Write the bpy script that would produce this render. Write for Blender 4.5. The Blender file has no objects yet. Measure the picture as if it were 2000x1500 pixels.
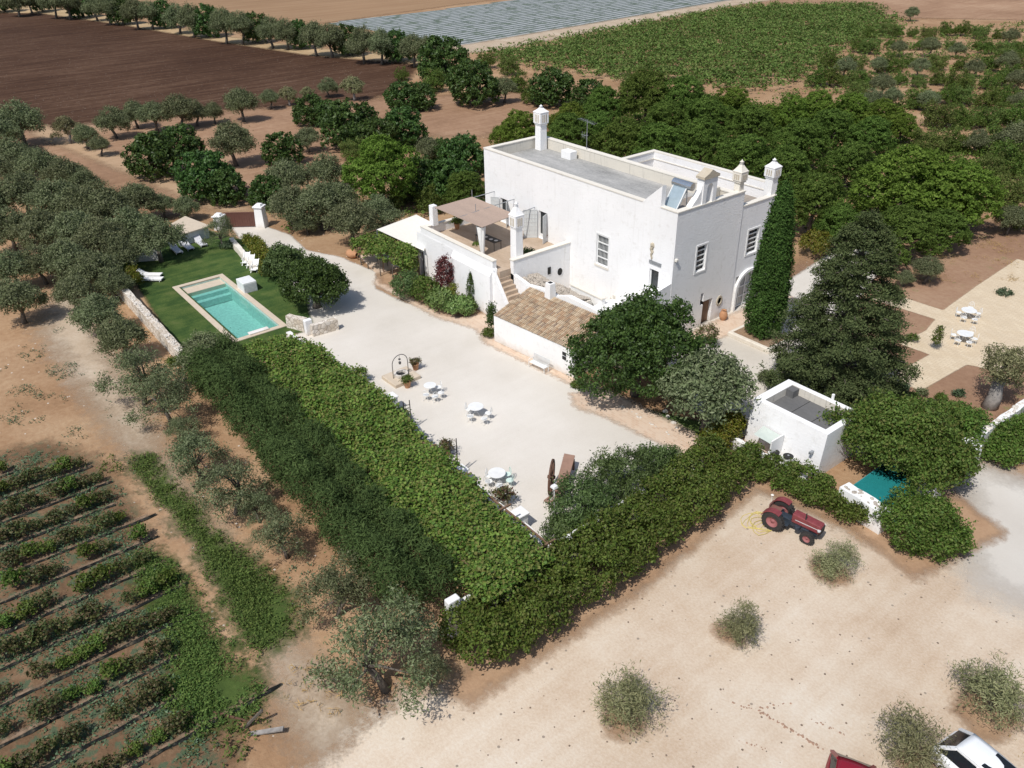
import bpy, math, random
import numpy as np
from mathutils import Vector, Matrix

# ------------------------------------------------------------------ camera, sky, sun, exposure
scn = bpy.context.scene
COL = scn.collection
CAMH = 29.0
FPX = 1600.0                                  # focal length in pixels of the 2000 px wide photograph
TH, RO, HD = math.radians(31.0), math.radians(-1.04), math.radians(142.1)
_fh = np.array([math.cos(HD), math.sin(HD), 0.0]); _rt = np.array([math.sin(HD), -math.cos(HD), 0.0]); _up = np.array([0, 0, 1.0])
FW = math.cos(TH)*_fh - math.sin(TH)*_up
_u0 = math.sin(TH)*_fh + math.cos(TH)*_up
R2 = math.cos(RO)*_rt + math.sin(RO)*_u0
U2 = -math.sin(RO)*_rt + math.cos(RO)*_u0
CC = np.array([0, 0, CAMH])
cam_d = bpy.data.cameras.new('camera'); cam = bpy.data.objects.new('camera', cam_d); COL.objects.link(cam)
cam_d.sensor_width = 36; cam_d.lens = 36*FPX/2000; cam_d.clip_start = 0.5; cam_d.clip_end = 5000
cam.matrix_world = Matrix(((R2[0], U2[0], -FW[0], 0), (R2[1], U2[1], -FW[1], 0), (R2[2], U2[2], -FW[2], CAMH), (0, 0, 0, 1)))
scn.camera = cam

SUN_EL, SHADOW_AZ = 56.0, 108.0                # shadows fall towards world azimuth 95 deg (almost +Y)
w = bpy.data.worlds.new("World"); scn.world = w; w.use_nodes = True
nt = w.node_tree; bg = nt.nodes['Background']
sky = nt.nodes.new('ShaderNodeTexSky'); sky.sky_type = 'NISHITA'; sky.sun_disc = False
sky.sun_elevation = math.radians(SUN_EL)
_sx, _sy = -math.cos(math.radians(SHADOW_AZ)), -math.sin(math.radians(SHADOW_AZ))   # towards the sun
sky.sun_rotation = math.atan2(_sx, _sy)
sky.air_density = 1.0; sky.dust_density = 1.6
nt.links.new(sky.outputs[0], bg.inputs[0]); bg.inputs[1].default_value = 0.12
sd = bpy.data.lights.new('sun', 'SUN'); sun = bpy.data.objects.new('sun', sd); COL.objects.link(sun)
sd.energy = 4.1; sd.angle = math.radians(0.5); sd.color = (1.0, 0.958, 0.90)
_e = math.radians(SUN_EL)
sun.rotation_euler = Vector((_sx*math.cos(_e), _sy*math.cos(_e), math.sin(_e))).to_track_quat('Z', 'Y').to_euler()
sun.location = (0, 0, 60)
scn.view_settings.view_transform = 'Standard'; scn.view_settings.look = 'None'
scn.view_settings.gamma = 1; scn.view_settings.exposure = -0.08
scn.cycles.max_bounces = 6; scn.cycles.transparent_max_bounces = 16

# ------------------------------------------------------------------ helpers
def G(px, py, z=0.0):
    """a pixel of the 2000x1500 photograph -> the world point at height z it shows"""
    d = (px-1000)*R2 - (py-750)*U2 + FPX*FW
    t = (z-CAMH)/d[2]
    p = CC + t*d
    return (float(p[0]), float(p[1]), float(z))
def PX(p):
    v = np.array(p, float)-CC; zc = v@FW
    return 1000+FPX*(v@R2)/zc, 750-FPX*(v@U2)/zc, FPX/zc
def HZ(x, y, ty, z0=0.0):
    lo, hi = z0, 28.0
    for _ in range(50):
        m = (lo+hi)/2
        if PX((x, y, m))[1] > ty: lo = m
        else: hi = m
    return lo
def tag(o, label=None, cat=None, group=None, kind=None):
    if label: o['label'] = label
    if cat: o['category'] = cat
    if group: o['group'] = group
    if kind: o['kind'] = kind
    return o
def thing(name, label, cat, loc=(0, 0, 0), rz=0.0, group=None):
    o = bpy.data.objects.new(name, None); COL.objects.link(o); o.location = loc; o.rotation_euler = (0, 0, rz)
    o.empty_display_size = 0.3
    return tag(o, label, cat, group)
def copy_tree(o, parent=None):
    c = o.copy(); COL.objects.link(c); c.parent = parent
    KIDS[c.name] = [copy_tree(k, c) for k in KIDS.get(o.name, [])]
    return c
KIDS = {}
class MB:
    """collects shapes, then links them as one mesh object"""
    def __init__(s): s.v = []; s.f = []
    def add(s, vs, fs):
        n = len(s.v); s.v.extend([tuple(map(float, p)) for p in vs]); s.f.extend([tuple(n+i for i in f) for f in fs]); return s
    def box(s, x0, x1, y0, y1, z0, z1, tx=0.0, ty=0.0):
        vs = [(x0, y0, z0), (x1, y0, z0), (x1, y1, z0), (x0, y1, z0), (x0+tx, y0+ty, z1), (x1-tx, y0+ty, z1), (x1-tx, y1-ty, z1), (x0+tx, y1-ty, z1)]
        return s.add(vs, [(0, 3, 2, 1), (4, 5, 6, 7), (0, 1, 5, 4), (1, 2, 6, 5), (2, 3, 7, 6), (3, 0, 4, 7)])
    def prism(s, pts, z0, z1):
        n = len(pts); a = sum(pts[i][0]*pts[(i+1) % n][1]-pts[(i+1) % n][0]*pts[i][1] for i in range(n))
        if a < 0: pts = pts[::-1]
        vs = [(p[0], p[1], z0) for p in pts]+[(p[0], p[1], z1) for p in pts]
        return s.add(vs, [tuple(range(n-1, -1, -1)), tuple(range(n, 2*n))]+[(i, (i+1) % n, n+(i+1) % n, n+i) for i in range(n)])
    def extr(s, prof, axis, a0, a1):
        """profile of (u, z) extruded along 'x' (u = y) or 'y' (u = x)"""
        n = len(prof)
        mk = (lambda u, z, a: (a, u, z)) if axis == 'x' else (lambda u, z, a: (u, a, z))
        vs = [mk(u, z, a0) for u, z in prof]+[mk(u, z, a1) for u, z in prof]
        return s.add(vs, [tuple(range(n)), tuple(range(2*n-1, n-1, -1))]+[(i, n+i, n+(i+1) % n, (i+1) % n) for i in range(n)])
    def bar(s, p, q, w, h=None):
        h = h or w; p, q = Vector(p), Vector(q); d = (q-p)
        if d.length < 1e-6: return s
        d.normalize(); a = Vector((0, 0, 1)) if abs(d.z) < .95 else Vector((1, 0, 0))
        x = d.cross(a).normalized()*w/2; y = d.cross(x).normalized()*h/2
        vs = [p-x-y, p+x-y, p+x+y, p-x+y, q-x-y, q+x-y, q+x+y, q-x+y]
        return s.add(vs, [(0, 3, 2, 1), (4, 5, 6, 7), (0, 1, 5, 4), (1, 2, 6, 5), (2, 3, 7, 6), (3, 0, 4, 7)])
    def tube(s, pts, rad, n=7, cap=True):
        pts = [Vector(p) for p in pts]; rad = rad if isinstance(rad, (list, tuple)) else [rad]*len(pts)
        rings = []; a = None
        for i, p in enumerate(pts):
            d = (pts[min(i+1, len(pts)-1)]-pts[max(i-1, 0)])
            d = d.normalized() if d.length > 1e-9 else Vector((0, 0, 1))
            if a is None: a = d.orthogonal().normalized()
            a = (a-d*a.dot(d)); a = a.normalized() if a.length > 1e-6 else d.orthogonal().normalized()
            b = d.cross(a)
            rings.append([p+(a*math.cos(2*math.pi*k/n)+b*math.sin(2*math.pi*k/n))*rad[i] for k in range(n)])
        vs = [v for r in rings for v in r]; fs = []
        for i in range(len(pts)-1):
            for k in range(n): fs.append((i*n+k, i*n+(k+1) % n, (i+1)*n+(k+1) % n, (i+1)*n+k))
        if cap: fs += [tuple(range(n-1, -1, -1)), tuple(range((len(pts)-1)*n, len(pts)*n))]
        return s.add(vs, fs)
    def lathe(s, prof, n=16, c=(0, 0, 0), rot=0.0, cap=True):
        vs = []; fs = []
        for r, z in prof:
            for k in range(n):
                t = 2*math.pi*k/n+rot; vs.append((c[0]+r*math.cos(t), c[1]+r*math.sin(t), c[2]+z))
        for i in range(len(prof)-1):
            for k in range(n): fs.append((i*n+k, i*n+(k+1) % n, (i+1)*n+(k+1) % n, (i+1)*n+k))
        if cap: fs += [tuple(range(n-1, -1, -1)), tuple(range((len(prof)-1)*n, len(prof)*n))]
        return s.add(vs, fs)
    def rock(s, c, r, rng, fl=.7):
        n, m = 7, 4; vs = [(c[0], c[1], c[2]-r*fl)]
        for j in range(1, m):
            for k in range(n):
                t, ph = 2*math.pi*k/n, -math.pi/2+math.pi*j/m; q = r*rng.uniform(.75, 1.15)
                vs.append((c[0]+q*math.cos(ph)*math.cos(t), c[1]+q*math.cos(ph)*math.sin(t), c[2]+q*fl*math.sin(ph)))
        vs.append((c[0], c[1], c[2]+r*fl)); L = len(vs)-1; fs = []
        for k in range(n):
            fs.append((0, 1+(k+1) % n, 1+k)); fs.append((L, L-n+k, L-n+(k+1) % n))
            for j in range(m-2): a = 1+j*n; fs.append((a+k, a+(k+1) % n, a+n+(k+1) % n, a+n+k))
        return s.add(vs, fs)
    def build(s, name, mat, parent=None, org=(0, 0, 0), smooth=False, bevel=0.0):
        me = bpy.data.meshes.new(name)
        me.from_pydata([(x-org[0], y-org[1], z-org[2]) for x, y, z in s.v], [], s.f); me.update()
        o = bpy.data.objects.new(name, me); COL.objects.link(o)
        if mat: me.materials.append(mat)
        if smooth: me.shade_smooth()
        if parent is None: o.location = org
        else: o.parent = parent; KIDS.setdefault(parent.name, []).append(o)
        if bevel:
            b = o.modifiers.new('bevel', 'BEVEL'); b.width = bevel; b.segments = 2; b.limit_method = 'ANGLE'; b.angle_limit = math.radians(40)
        return o
def local(o): return tuple(o.location)

# ------------------------------------------------------------------ materials
def new_mat(name):
    m = bpy.data.materials.new(name); m.use_nodes = True; t = m.node_tree
    return m, t, t.nodes['Principled BSDF']
def N(t, typ, **kw):
    n = t.nodes.new(typ)
    for k, v in kw.items(): setattr(n, k, v)
    return n
def ramp(t, fac, stops, interp='LINEAR'):
    r = N(t, 'ShaderNodeValToRGB'); r.color_ramp.interpolation = interp
    e = r.color_ramp.elements
    while len(e) < len(stops): e.new(0.5)
    for i, (p, c) in enumerate(stops): e[i].position = p; e[i].color = (*c, 1)
    t.links.new(fac, r.inputs[0]); return r.outputs[0]
def noise(t, scale, detail=4, rough=.55, vec=None, dist=0.0):
    n = N(t, 'ShaderNodeTexNoise'); n.inputs['Scale'].default_value = scale; n.inputs['Detail'].default_value = detail
    n.inputs['Roughness'].default_value = rough; n.inputs['Distortion'].default_value = dist
    if vec is not None: t.links.new(vec, n.inputs['Vector'])
    return n.outputs['Fac']
def geo(t): return N(t, 'ShaderNodeNewGeometry').outputs['Position']
def stretch(t, v, s, rot=0.0):
    m = N(t, 'ShaderNodeMapping'); m.inputs['Scale'].default_value = s; m.inputs['Rotation'].default_value = (0, 0, rot)
    t.links.new(v, m.inputs[0]); return m.outputs[0]
def mix(t, f, a, b, mode='MIX'):
    m = N(t, 'ShaderNodeMix', data_type='RGBA', blend_type=mode)
    for i, x in ((0, f), (6, a), (7, b)):
        if isinstance(x, (int, float)): m.inputs[i].default_value = x
        elif isinstance(x, tuple): m.inputs[i].default_value = (*x, 1)
        else: t.links.new(x, m.inputs[i])
    return m.outputs[2]
def mth(t, op, a, b=None, clamp=False):
    m = N(t, 'ShaderNodeMath', operation=op); m.use_clamp = clamp
    for i, x in ((0, a), (1, b)):
        if x is None: continue
        if isinstance(x, (int, float)): m.inputs[i].default_value = x
        else: t.links.new(x, m.inputs[i])
    return m.outputs[0]
def bump(t, b, h, strength, dist=0.05):
    n = N(t, 'ShaderNodeBump'); n.inputs['Strength'].default_value = strength; n.inputs['Distance'].default_value = dist
    t.links.new(h, n.inputs['Height']); t.links.new(n.outputs[0], b.inputs['Normal'])
def plain(name, col, rough=.7, metal=0.0, var=.12, scale=3.0):
    m, t, b = new_mat(name)
    n = noise(t, scale, 4, .6, geo(t))
    c = mix(t, n, tuple(x*(1-var*1.6) for x in col), tuple(min(1, x*(1+var)) for x in col))
    t.links.new(c, b.inputs['Base Color']); b.inputs['Roughness'].default_value = rough; b.inputs['Metallic'].default_value = metal
    return m
def limewash(name, col=(.80, .79, .76), relief=.25, rscale=1.6, streak=.25, stain=(.45, .42, .36)):
    m, t, b = new_mat(name); g = geo(t)
    n1 = noise(t, .35, 5, .6, g); n2 = noise(t, 2.2, 5, .65, g)
    c = mix(t, ramp(t, n1, [(.35, (0, 0, 0)), (.75, (1, 1, 1))]), col, tuple(x*.93 for x in col))
    st = noise(t, 1.0, 5, .7, stretch(t, g, (4.5, 4.5, .35)))
    sf = mth(t, 'MULTIPLY', ramp(t, st, [(.56, (0, 0, 0)), (.78, (1, 1, 1))]), streak)
    c = mix(t, sf, c, stain)
    c = mix(t, mth(t, 'MULTIPLY', ramp(t, n2, [(.56, (0, 0, 0)), (.72, (1, 1, 1))]), .32), c, (.55, .53, .49))
    sz_ = N(t, 'ShaderNodeSeparateXYZ'); t.links.new(g, sz_.inputs[0])
    gr = mth(t, 'SUBTRACT', mth(t, 'MULTIPLY', n2, 1.6), mth(t, 'MULTIPLY', sz_.outputs[2], 1.3), clamp=True)
    c = mix(t, mth(t, 'MULTIPLY', gr, .6), c, (.50, .42, .33))
    t.links.new(c, b.inputs['Base Color']); b.inputs['Roughness'].default_value = .9
    v = N(t, 'ShaderNodeTexVoronoi'); v.inputs['Scale'].default_value = rscale*2.2; t.links.new(stretch(t, g, (1, 1, 1.7)), v.inputs['Vector'])
    h = mth(t, 'ADD', noise(t, rscale*2.2, 6, .66, stretch(t, g, (1, 1, 2.2))), mth(t, 'MULTIPLY', noise(t, rscale*7, 4, .7, g), .35))
    bump(t, b, h, min(1, relief), .06 if relief < .6 else .14)
    return m
def leafmat(name, cols, rough=.6, trans=.28, spec=.35, bigs=.55):
    """leaf clumps: colour varies leaf by leaf, tree by tree; part of the light passes through"""
    m, t, b = new_mat(name); gi = N(t, 'ShaderNodeNewGeometry'); oi = N(t, 'ShaderNodeObjectInfo')
    n = len(cols)
    c = ramp(t, gi.outputs['Random Per Island'], [(i/(n-1), cols[i]) for i in range(n)])
    big = noise(t, bigs, 3, .6, gi.outputs['Position'])
    hs = N(t, 'ShaderNodeHueSaturation'); t.links.new(c, hs.inputs['Color'])
    t.links.new(mth(t, 'ADD', mth(t, 'MULTIPLY', oi.outputs['Random'], .035), .4825), hs.inputs['Hue'])
    t.links.new(mth(t, 'ADD', mth(t, 'MULTIPLY', big, .7), mth(t, 'ADD', mth(t, 'MULTIPLY', oi.outputs['Random'], .3), .5)), hs.inputs['Value'])
    t.links.new(hs.outputs[0], b.inputs['Base Color']); b.inputs['Roughness'].default_value = rough
    b.inputs['Specular IOR Level'].default_value = spec
    tr = N(t, 'ShaderNodeBsdfTranslucent'); t.links.new(hs.outputs[0], tr.inputs[0])
    ms = N(t, 'ShaderNodeMixShader'); ms.inputs[0].default_value = trans
    t.links.new(b.outputs[0], ms.inputs[1]); t.links.new(tr.outputs[0], ms.inputs[2])
    t.links.new(ms.outputs[0], t.nodes['Material Output'].inputs[0])
    return m
def soil(name, stops, scale=.25, fine=6.0, bumpy=.4, streak=None, pebble=0.0, pebcol=(.6, .55, .48), soft=1.0, amp=2.0, spots=None, edge=True, bd=.06):
    """ground sheet; its 'sd' attribute (metres inside its border) gives an irregular, feathered border"""
    m, t, b = new_mat(name); g = geo(t)
    n1 = noise(t, scale, 6, .62, g); n2 = noise(t, fine, 5, .7, g)
    v = mth(t, 'ADD', mth(t, 'MULTIPLY', n1, .65), mth(t, 'MULTIPLY', n2, .35))
    if streak:
        sc, rot, k = streak
        s = noise(t, sc, 3, .6, stretch(t, g, (1.0, .07, 1), rot))
        v = mth(t, 'ADD', mth(t, 'MULTIPLY', v, 1-k), mth(t, 'MULTIPLY', s, k))
    c = ramp(t, v, stops)
    c = mix(t, 1.0, c, ramp(t, noise(t, scale*.28, 3, .6, g), [(.3, (.82, .81, .79)), (.7, (1, 1, 1))]), 'MULTIPLY')
    if pebble:
        vo = N(t, 'ShaderNodeTexVoronoi'); vo.inputs['Scale'].default_value = 2.6; t.links.new(g, vo.inputs['Vector'])
        f = mth(t, 'LESS_THAN', vo.outputs['Distance'], .16)
        sp = N(t, 'ShaderNodeSeparateColor'); t.links.new(vo.outputs['Color'], sp.inputs[0])
        sel = mth(t, 'GREATER_THAN', sp.outputs[0], 1-pebble)
        c = mix(t, mth(t, 'MULTIPLY', f, sel), c, pebcol)
    if spots:
        sc_, thr, colr = spots
        f = ramp(t, noise(t, sc_, 5, .7, g), [(thr, (0, 0, 0)), (thr+.08, (1, 1, 1))])
        c = mix(t, f, c, colr)
    t.links.new(c, b.inputs['Base Color']); b.inputs['Roughness'].default_value = .95; b.inputs['Specular IOR Level'].default_value = .1
    bump(t, b, mth(t, 'ADD', n2, mth(t, 'MULTIPLY', n1, .5)), bumpy, bd)
    if edge:
        at = N(t, 'ShaderNodeAttribute'); at.attribute_name = 'sd'
        e = noise(t, .9, 5, .7, g)
        e2 = noise(t, 6.0, 3, .7, g)
        x = mth(t, 'ADD', at.outputs['Fac'], mth(t, 'MULTIPLY', mth(t, 'SUBTRACT', e, .5), amp*2))
        x = mth(t, 'ADD', x, mth(t, 'MULTIPLY', mth(t, 'SUBTRACT', e2, .5), amp*.8))
        a = mth(t, 'ADD', mth(t, 'DIVIDE', x, soft), .5, clamp=True)
        t.links.new(a, b.inputs['Alpha'])
    return m
# ------------------------------------------------------------------ ground sheets
POOL = (-69.25, -56.75, 17.55, 21.15)          # basin (hole in the ground)
def polysd(P, poly):
    """signed distance (inside positive) of points P (n,2) to polygon"""
    d = np.full(len(P), 1e9); inside = np.zeros(len(P), bool); n = len(poly)
    for i in range(n):
        a = np.array(poly[i][:2]); b = np.array(poly[(i+1) % n][:2]); ab = b-a
        tt = np.clip(((P-a)@ab)/max(ab@ab, 1e-9), 0, 1); q = P-(a+tt[:, None]*ab)
        d = np.minimum(d, np.hypot(q[:, 0], q[:, 1]))
        c = (a[1] > P[:, 1]) != (b[1] > P[:, 1])
        with np.errstate(divide='ignore', invalid='ignore'):
            xi = (b[0]-a[0])*(P[:, 1]-a[1])/(b[1]-a[1]+1e-12)+a[0]
        inside ^= c & (P[:, 0] < xi)
    return np.where(inside, d, -d)
def mesh_np(name, V, F, mat=None, k=4):
    me = bpy.data.meshes.new(name); nf = len(F)
    me.vertices.add(len(V)); me.vertices.foreach_set('co', np.asarray(V, np.float32).ravel())
    me.loops.add(nf*k); me.loops.foreach_set('vertex_index', np.asarray(F, np.int32).ravel())
    me.polygons.add(nf); me.polygons.foreach_set('loop_start', np.arange(nf, dtype=np.int32)*k)
    me.update(calc_edges=True)
    if mat: me.materials.append(mat)
    return me
def sheet(name, poly, mat, z, cell=.5, margin=1.5, label=None, kind='structure', relief=0.0, cat=None):
    poly = [tuple(p[:2]) for p in poly]
    xs = [p[0] for p in poly]; ys = [p[1] for p in poly]
    gx = np.arange(min(xs)-margin, max(xs)+margin+cell, cell); gy = np.arange(min(ys)-margin, max(ys)+margin+cell, cell)
    X, Y = np.meshgrid(gx, gy, indexing='ij'); P = np.stack([X.ravel(), Y.ravel()], 1)
    s = polysd(P, poly); nx, ny = X.shape; idx = np.arange(nx*ny).reshape(nx, ny)
    q = np.stack([idx[:-1, :-1], idx[1:, :-1], idx[1:, 1:], idx[:-1, 1:]], -1).reshape(-1, 4)
    keep = s[q].max(1) > -margin
    c = P[q].mean(1)
    keep &= ~((c[:, 0] > POOL[0]) & (c[:, 0] < POOL[1]) & (c[:, 1] > POOL[2]) & (c[:, 1] < POOL[3]))
    q = q[keep]; u, inv = np.unique(q, return_inverse=True); q = inv.reshape(-1, 4)
    Z = np.full(len(u), z)
    if relief:
        r = np.random.RandomState(7); Z = Z+np.abs(r.normal(0, relief, len(u)))*np.clip(s[u]/1.0, 0, 1)
    me = mesh_np(name, np.column_stack([P[u], Z]), q, mat)
    a = me.attributes.new('sd', 'FLOAT', 'POINT'); a.data.foreach_set('value', s[u].astype(np.float32))
    o = bpy.data.objects.new(name, me); COL.objects.link(o); o['kind'] = kind
    if label: o['label'] = label
    if cat: o['category'] = cat
    return o
def pp(*pts, z=0.0): return [G(x, y, z) for x, y in pts]

M = {}
M['earth'] = soil('dry red soil', [(.30, (.23, .135, .075)), (.46, (.34, .21, .12)), (.58, (.42, .28, .17)), (.72, (.52, .385, .25))], .12, 2.5, .6, edge=False, pebble=.12)
M['plough'] = soil('ploughed brown soil', [(.40, (.045, .022, .013)), (.50, (.072, .038, .023)), (.58, (.11, .063, .040)), (.68, (.17, .11, .072))], .022, .9, 1.0, streak=(.9, .35, .42), pebble=.14, pebcol=(.35, .3, .25), soft=2, amp=2)
M['redearth'] = soil('red earth', [(.35, (.22, .13, .08)), (.5, (.33, .205, .13)), (.65, (.44, .30, .20))], .05, 1.2, .6, streak=(1.0, 1.2, .25), soft=3, amp=3)
M['tanfield'] = soil('tan stubble', [(.3, (.27, .165, .095)), (.55, (.34, .22, .13)), (.75, (.42, .30, .19))], .03, 1.5, .4, streak=(.5, 1.15, .6), soft=3, amp=3)
M['grove'] = soil('grove soil', [(.3, (.24, .14, .09)), (.5, (.33, .205, .135)), (.7, (.43, .30, .20))], .10, 2.2, .6, soft=3, amp=3, spots=(.5, .60, (.22, .19, .09)))
M['straw'] = soil('dry verge grass', [(.3, (.36, .25, .14)), (.6, (.50, .37, .22)), (.8, (.60, .48, .31))], .3, 3, .6, soft=1.5, amp=1.5)
M['track'] = soil('pale dirt track', [(.3, (.38, .285, .20)), (.5, (.48, .385, .285)), (.75, (.62, .535, .43))], .25, 3.5, .5, soft=2.5, amp=1.6, spots=(1.5, .66, (.35, .26, .18)))
M['dirtroad'] = soil('dirt road', [(.3, (.38, .25, .155)), (.6, (.48, .34, .22)), (.8, (.57, .43, .31))], .2, 3.5, .4, soft=1.6, amp=1.0, streak=(2.2, .9, .35))
M['vinesoil'] = soil('vineyard soil with weeds', [(.3, (.11, .068, .040)), (.5, (.18, .112, .066)), (.7, (.28, .185, .115))], .7, 4, .9, soft=2, amp=1.2, spots=(1.6, .50, (.085, .11, .065)))
M['gravel'] = soil('pale courtyard gravel', [(.34, (.57, .53, .465)), (.47, (.65, .61, .55)), (.62, (.72, .685, .63))], .12, 16, .35, soft=.3, amp=.25, bd=.02, streak=(1.6, .9, .10), spots=(3.5, .69, (.42, .39, .35)))
M['parking'] = soil('sandy gravel', [(.32, (.41, .295, .20)), (.43, (.54, .42, .31)), (.53, (.63, .53, .42)), (.66, (.71, .65, .56))], .16, 9, .45, soft=1.2, amp=1.6, bd=.03, spots=(5.0, .655, (.36, .27, .20)), streak=(1.1, .75, .18), pebble=.10, pebcol=(.30, .25, .2))
M['drive'] = soil('white gravel drive', [(.3, (.58, .54, .49)), (.6, (.65, .62, .57)), (.8, (.70, .67, .63))], .2, 14, .25, soft=3, amp=1.2, bd=.02)
M['lawn'] = soil('mown lawn', [(.34, (.028, .058, .018)), (.45, (.046, .088, .025)), (.54, (.08, .125, .034)), (.66, (.14, .165, .06))], .55, 9, .7, soft=.35, amp=.25, streak=(1.3, 1.2, .25))
M['bedsoil'] = soil('bed soil', [(.3, (.33, .2, .12)), (.6, (.45, .30, .19)), (.8, (.56, .42, .29))], .6, 5, .5, soft=.8, amp=.6)
def paving_mat(name, c1, c2, joint, scale=1.2, soft=.12, amp=.06):
    m, t, b = new_mat(name); g = geo(t)
    br = N(t, 'ShaderNodeTexBrick'); br.inputs['Scale'].default_value = scale; br.inputs['Mortar Size'].default_value = .025
    br.inputs['Color1'].default_value = (*c1, 1); br.inputs['Color2'].default_value = (*c2, 1); br.inputs['Mortar'].default_value = (*joint, 1)
    br.inputs['Mortar Smooth'].default_value = .5
    dn = N(t, 'ShaderNodeTexNoise'); dn.inputs['Scale'].default_value = 1.3; t.links.new(g, dn.inputs['Vector'])
    t.links.new(mix(t, .12, g, dn.outputs['Color']), br.inputs['Vector'])
    c = mix(t, ramp(t, noise(t, .8, 5, .7, g), [(.35, (0, 0, 0)), (.7, (.6, .6, .6))]), br.outputs[0], joint)
    t.links.new(c, b.inputs['Base Color']); b.inputs['Roughness'].default_value = .9
    bump(t, b, br.outputs['Fac'], -.3, .02)
    at = N(t, 'ShaderNodeAttribute'); at.attribute_name = 'sd'
    x = mth(t, 'ADD', at.outputs['Fac'], mth(t, 'MULTIPLY', mth(t, 'SUBTRACT', noise(t, 2.5, 4, .7, g), .5), amp*2))
    t.links.new(mth(t, 'ADD', mth(t, 'DIVIDE', x, soft), .5, clamp=True), b.inputs['Alpha'])
    return m
M['paving'] = paving_mat('limestone paving', (.60, .49, .34), (.66, .56, .41), (.50, .40, .28))
M['pinkpave'] = paving_mat('worn pink stone paving', (.52, .36, .25), (.62, .47, .35), (.60, .50, .40), 1.6, .5, .5)
m, t, b = new_mat('plastic mulch rows'); g = geo(t)
wv = N(t, 'ShaderNodeTexWave'); wv.inputs['Scale'].default_value = .13; wv.inputs['Distortion'].default_value = .25; wv.inputs['Detail'].default_value = 3; wv.bands_direction = 'Y'
_a, _b = G(940, 88), G(1420, 3); _row = math.atan2(_b[1]-_a[1], _b[0]-_a[0])
t.links.new(stretch(t, g, (1, 1, 1), -_row), wv.inputs['Vector'])
c = ramp(t, wv.outputs['Fac'], [(.1, (.07, .08, .06)), (.35, (.20, .215, .205)), (.75, (.36, .375, .36))])
c = mix(t, ramp(t, noise(t, .22, 6, .8, g), [(.51, (0, 0, 0)), (.58, (.85, .85, .85))]), c, (.075, .10, .045))
t.links.new(c, b.inputs['Base Color']); b.inputs['Roughness'].default_value = .5
M['plastic'] = m

# base ground: one sheet to the horizon with the pool's basin left open
gb = MB(); L = 3000; x0, x1, y0, y1 = POOL
for (a, b_, c_, d_) in ((-L, L, -L, y0), (-L, L, y1, L), (-L, x0, y0, y1), (x1, L, y0, y1)):
    gb.add([(a, c_, 0), (b_, c_, 0), (b_, d_, 0), (a, d_, 0)], [(0, 1, 2, 3)])
ground = gb.build('ground', M['earth']); tag(ground, 'dry reddish soil reaching to the fields behind', None, None, 'structure')
Z = 0.008
Z0 = .045
_zc = [0]
def ZS(base):
    _zc[0] += 1; return base+_zc[0]*0.0004
sheet('field', pp((-420, -40), (-200, -60), (100, -62), (640, -60), (1250, -40), (640, 44), (560, 52), (460, 40), (330, 20), (240, 8), (90, -12), (-400, -14)), M['tanfield'], ZS(Z), 4, 4, 'tan stubble field behind the far hedge of olives')
sheet('field', pp((-600, 30), (0, 21), (110, 28), (250, 50), (420, 80), (600, 108), (815, 127), (800, 150), (760, 180), (700, 205), (560, 215), (430, 215), (300, 232), (215, 245), (100, 250), (-60, 200), (-600, 170)), M['plough'], ZS(Z), 1.5, 3, 'freshly ploughed dark brown field')
sheet('dirt_verge', pp((-200, 8), (80, 12), (250, 38), (420, 68), (600, 93), (830, 112), (830, 126), (600, 107), (420, 80), (250, 50), (80, 26), (-200, 22)), M['straw'], ZS(2*Z), .8, 2.5, 'strip of dry grass edging the ploughed field')
sheet('field', pp((640, 46), (830, 24), (1060, -6), (1300, -42), (1620, -52), (1420, 3), (1180, 45), (940, 88), (845, 82), (760, 62)), M['plastic'], ZS(Z*1.5), 2, 0.0, 'field laid with grey plastic mulch in rows')
sheet('dirt_track', pp((880, 92), (1180, 42), (1440, -2), (1600, -20), (1600, -12), (1450, 8), (1190, 56), (960, 100), (900, 104)), M['track'], ZS(2*Z), .8, 1.5, 'pale track between the plastic field and green field')
sheet('field', pp((1440, 10), (1600, -30), (2300, -30), (2300, 60), (2010, 40), (1850, 36), (1740, 34), (1600, 20)), M['redearth'], ZS(Z), 2.5, 3, 'bare red field at the far right')
sheet('grove_soil', pp((0, 260), (200, 240), (420, 220), (640, 200), (790, 190), (1050, 180), (1060, 230), (930, 270), (760, 260), (640, 330), (500, 380), (330, 420), (120, 330), (0, 330)), M['redearth'], ZS(2*Z), 1.2, 3, 'reddish soil under the trees beyond the gate')
sheet('dirt_road', pp((60, 262), (150, 300), (250, 340), (350, 385), (430, 415), (505, 412), (430, 388), (340, 352), (250, 308), (150, 270), (90, 245)), M['dirtroad'], ZS(3*Z), .6, 1.5, 'dirt road leading up to the brown gate')
sheet('grove_soil', pp((1560, 520), (1750, 470), (1850, 450), (2100, 420), (2100, 860), (1980, 830), (1900, 860), (1700, 800), (1600, 700)), M['grove'], ZS(Z), .8, 2, 'brown garden soil around the paved terrace')
sheet('dirt_track', pp((120, 560), (190, 640), (240, 740), (300, 860), (360, 960), (420, 1040), (520, 1180), (600, 1300), (700, 1400), (640, 1500), (560, 1380), (540, 1280), (420, 1100), (330, 980), (270, 900), (190, 800), (130, 720), (80, 640)), M['track'], ZS(2*Z), .5, 2, 'pale worn track beside the vineyard')
sheet('vineyard_soil', pp((-60, 900), (90, 870), (180, 905), (250, 1000), (290, 1080), (330, 1150), (420, 1330), (440, 1400), (440, 1560), (-200, 1700), (-300, 1100)), M['vinesoil'], ZS(3*Z), .5, 2, 'vineyard soil tufted with blue green weeds')
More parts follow.
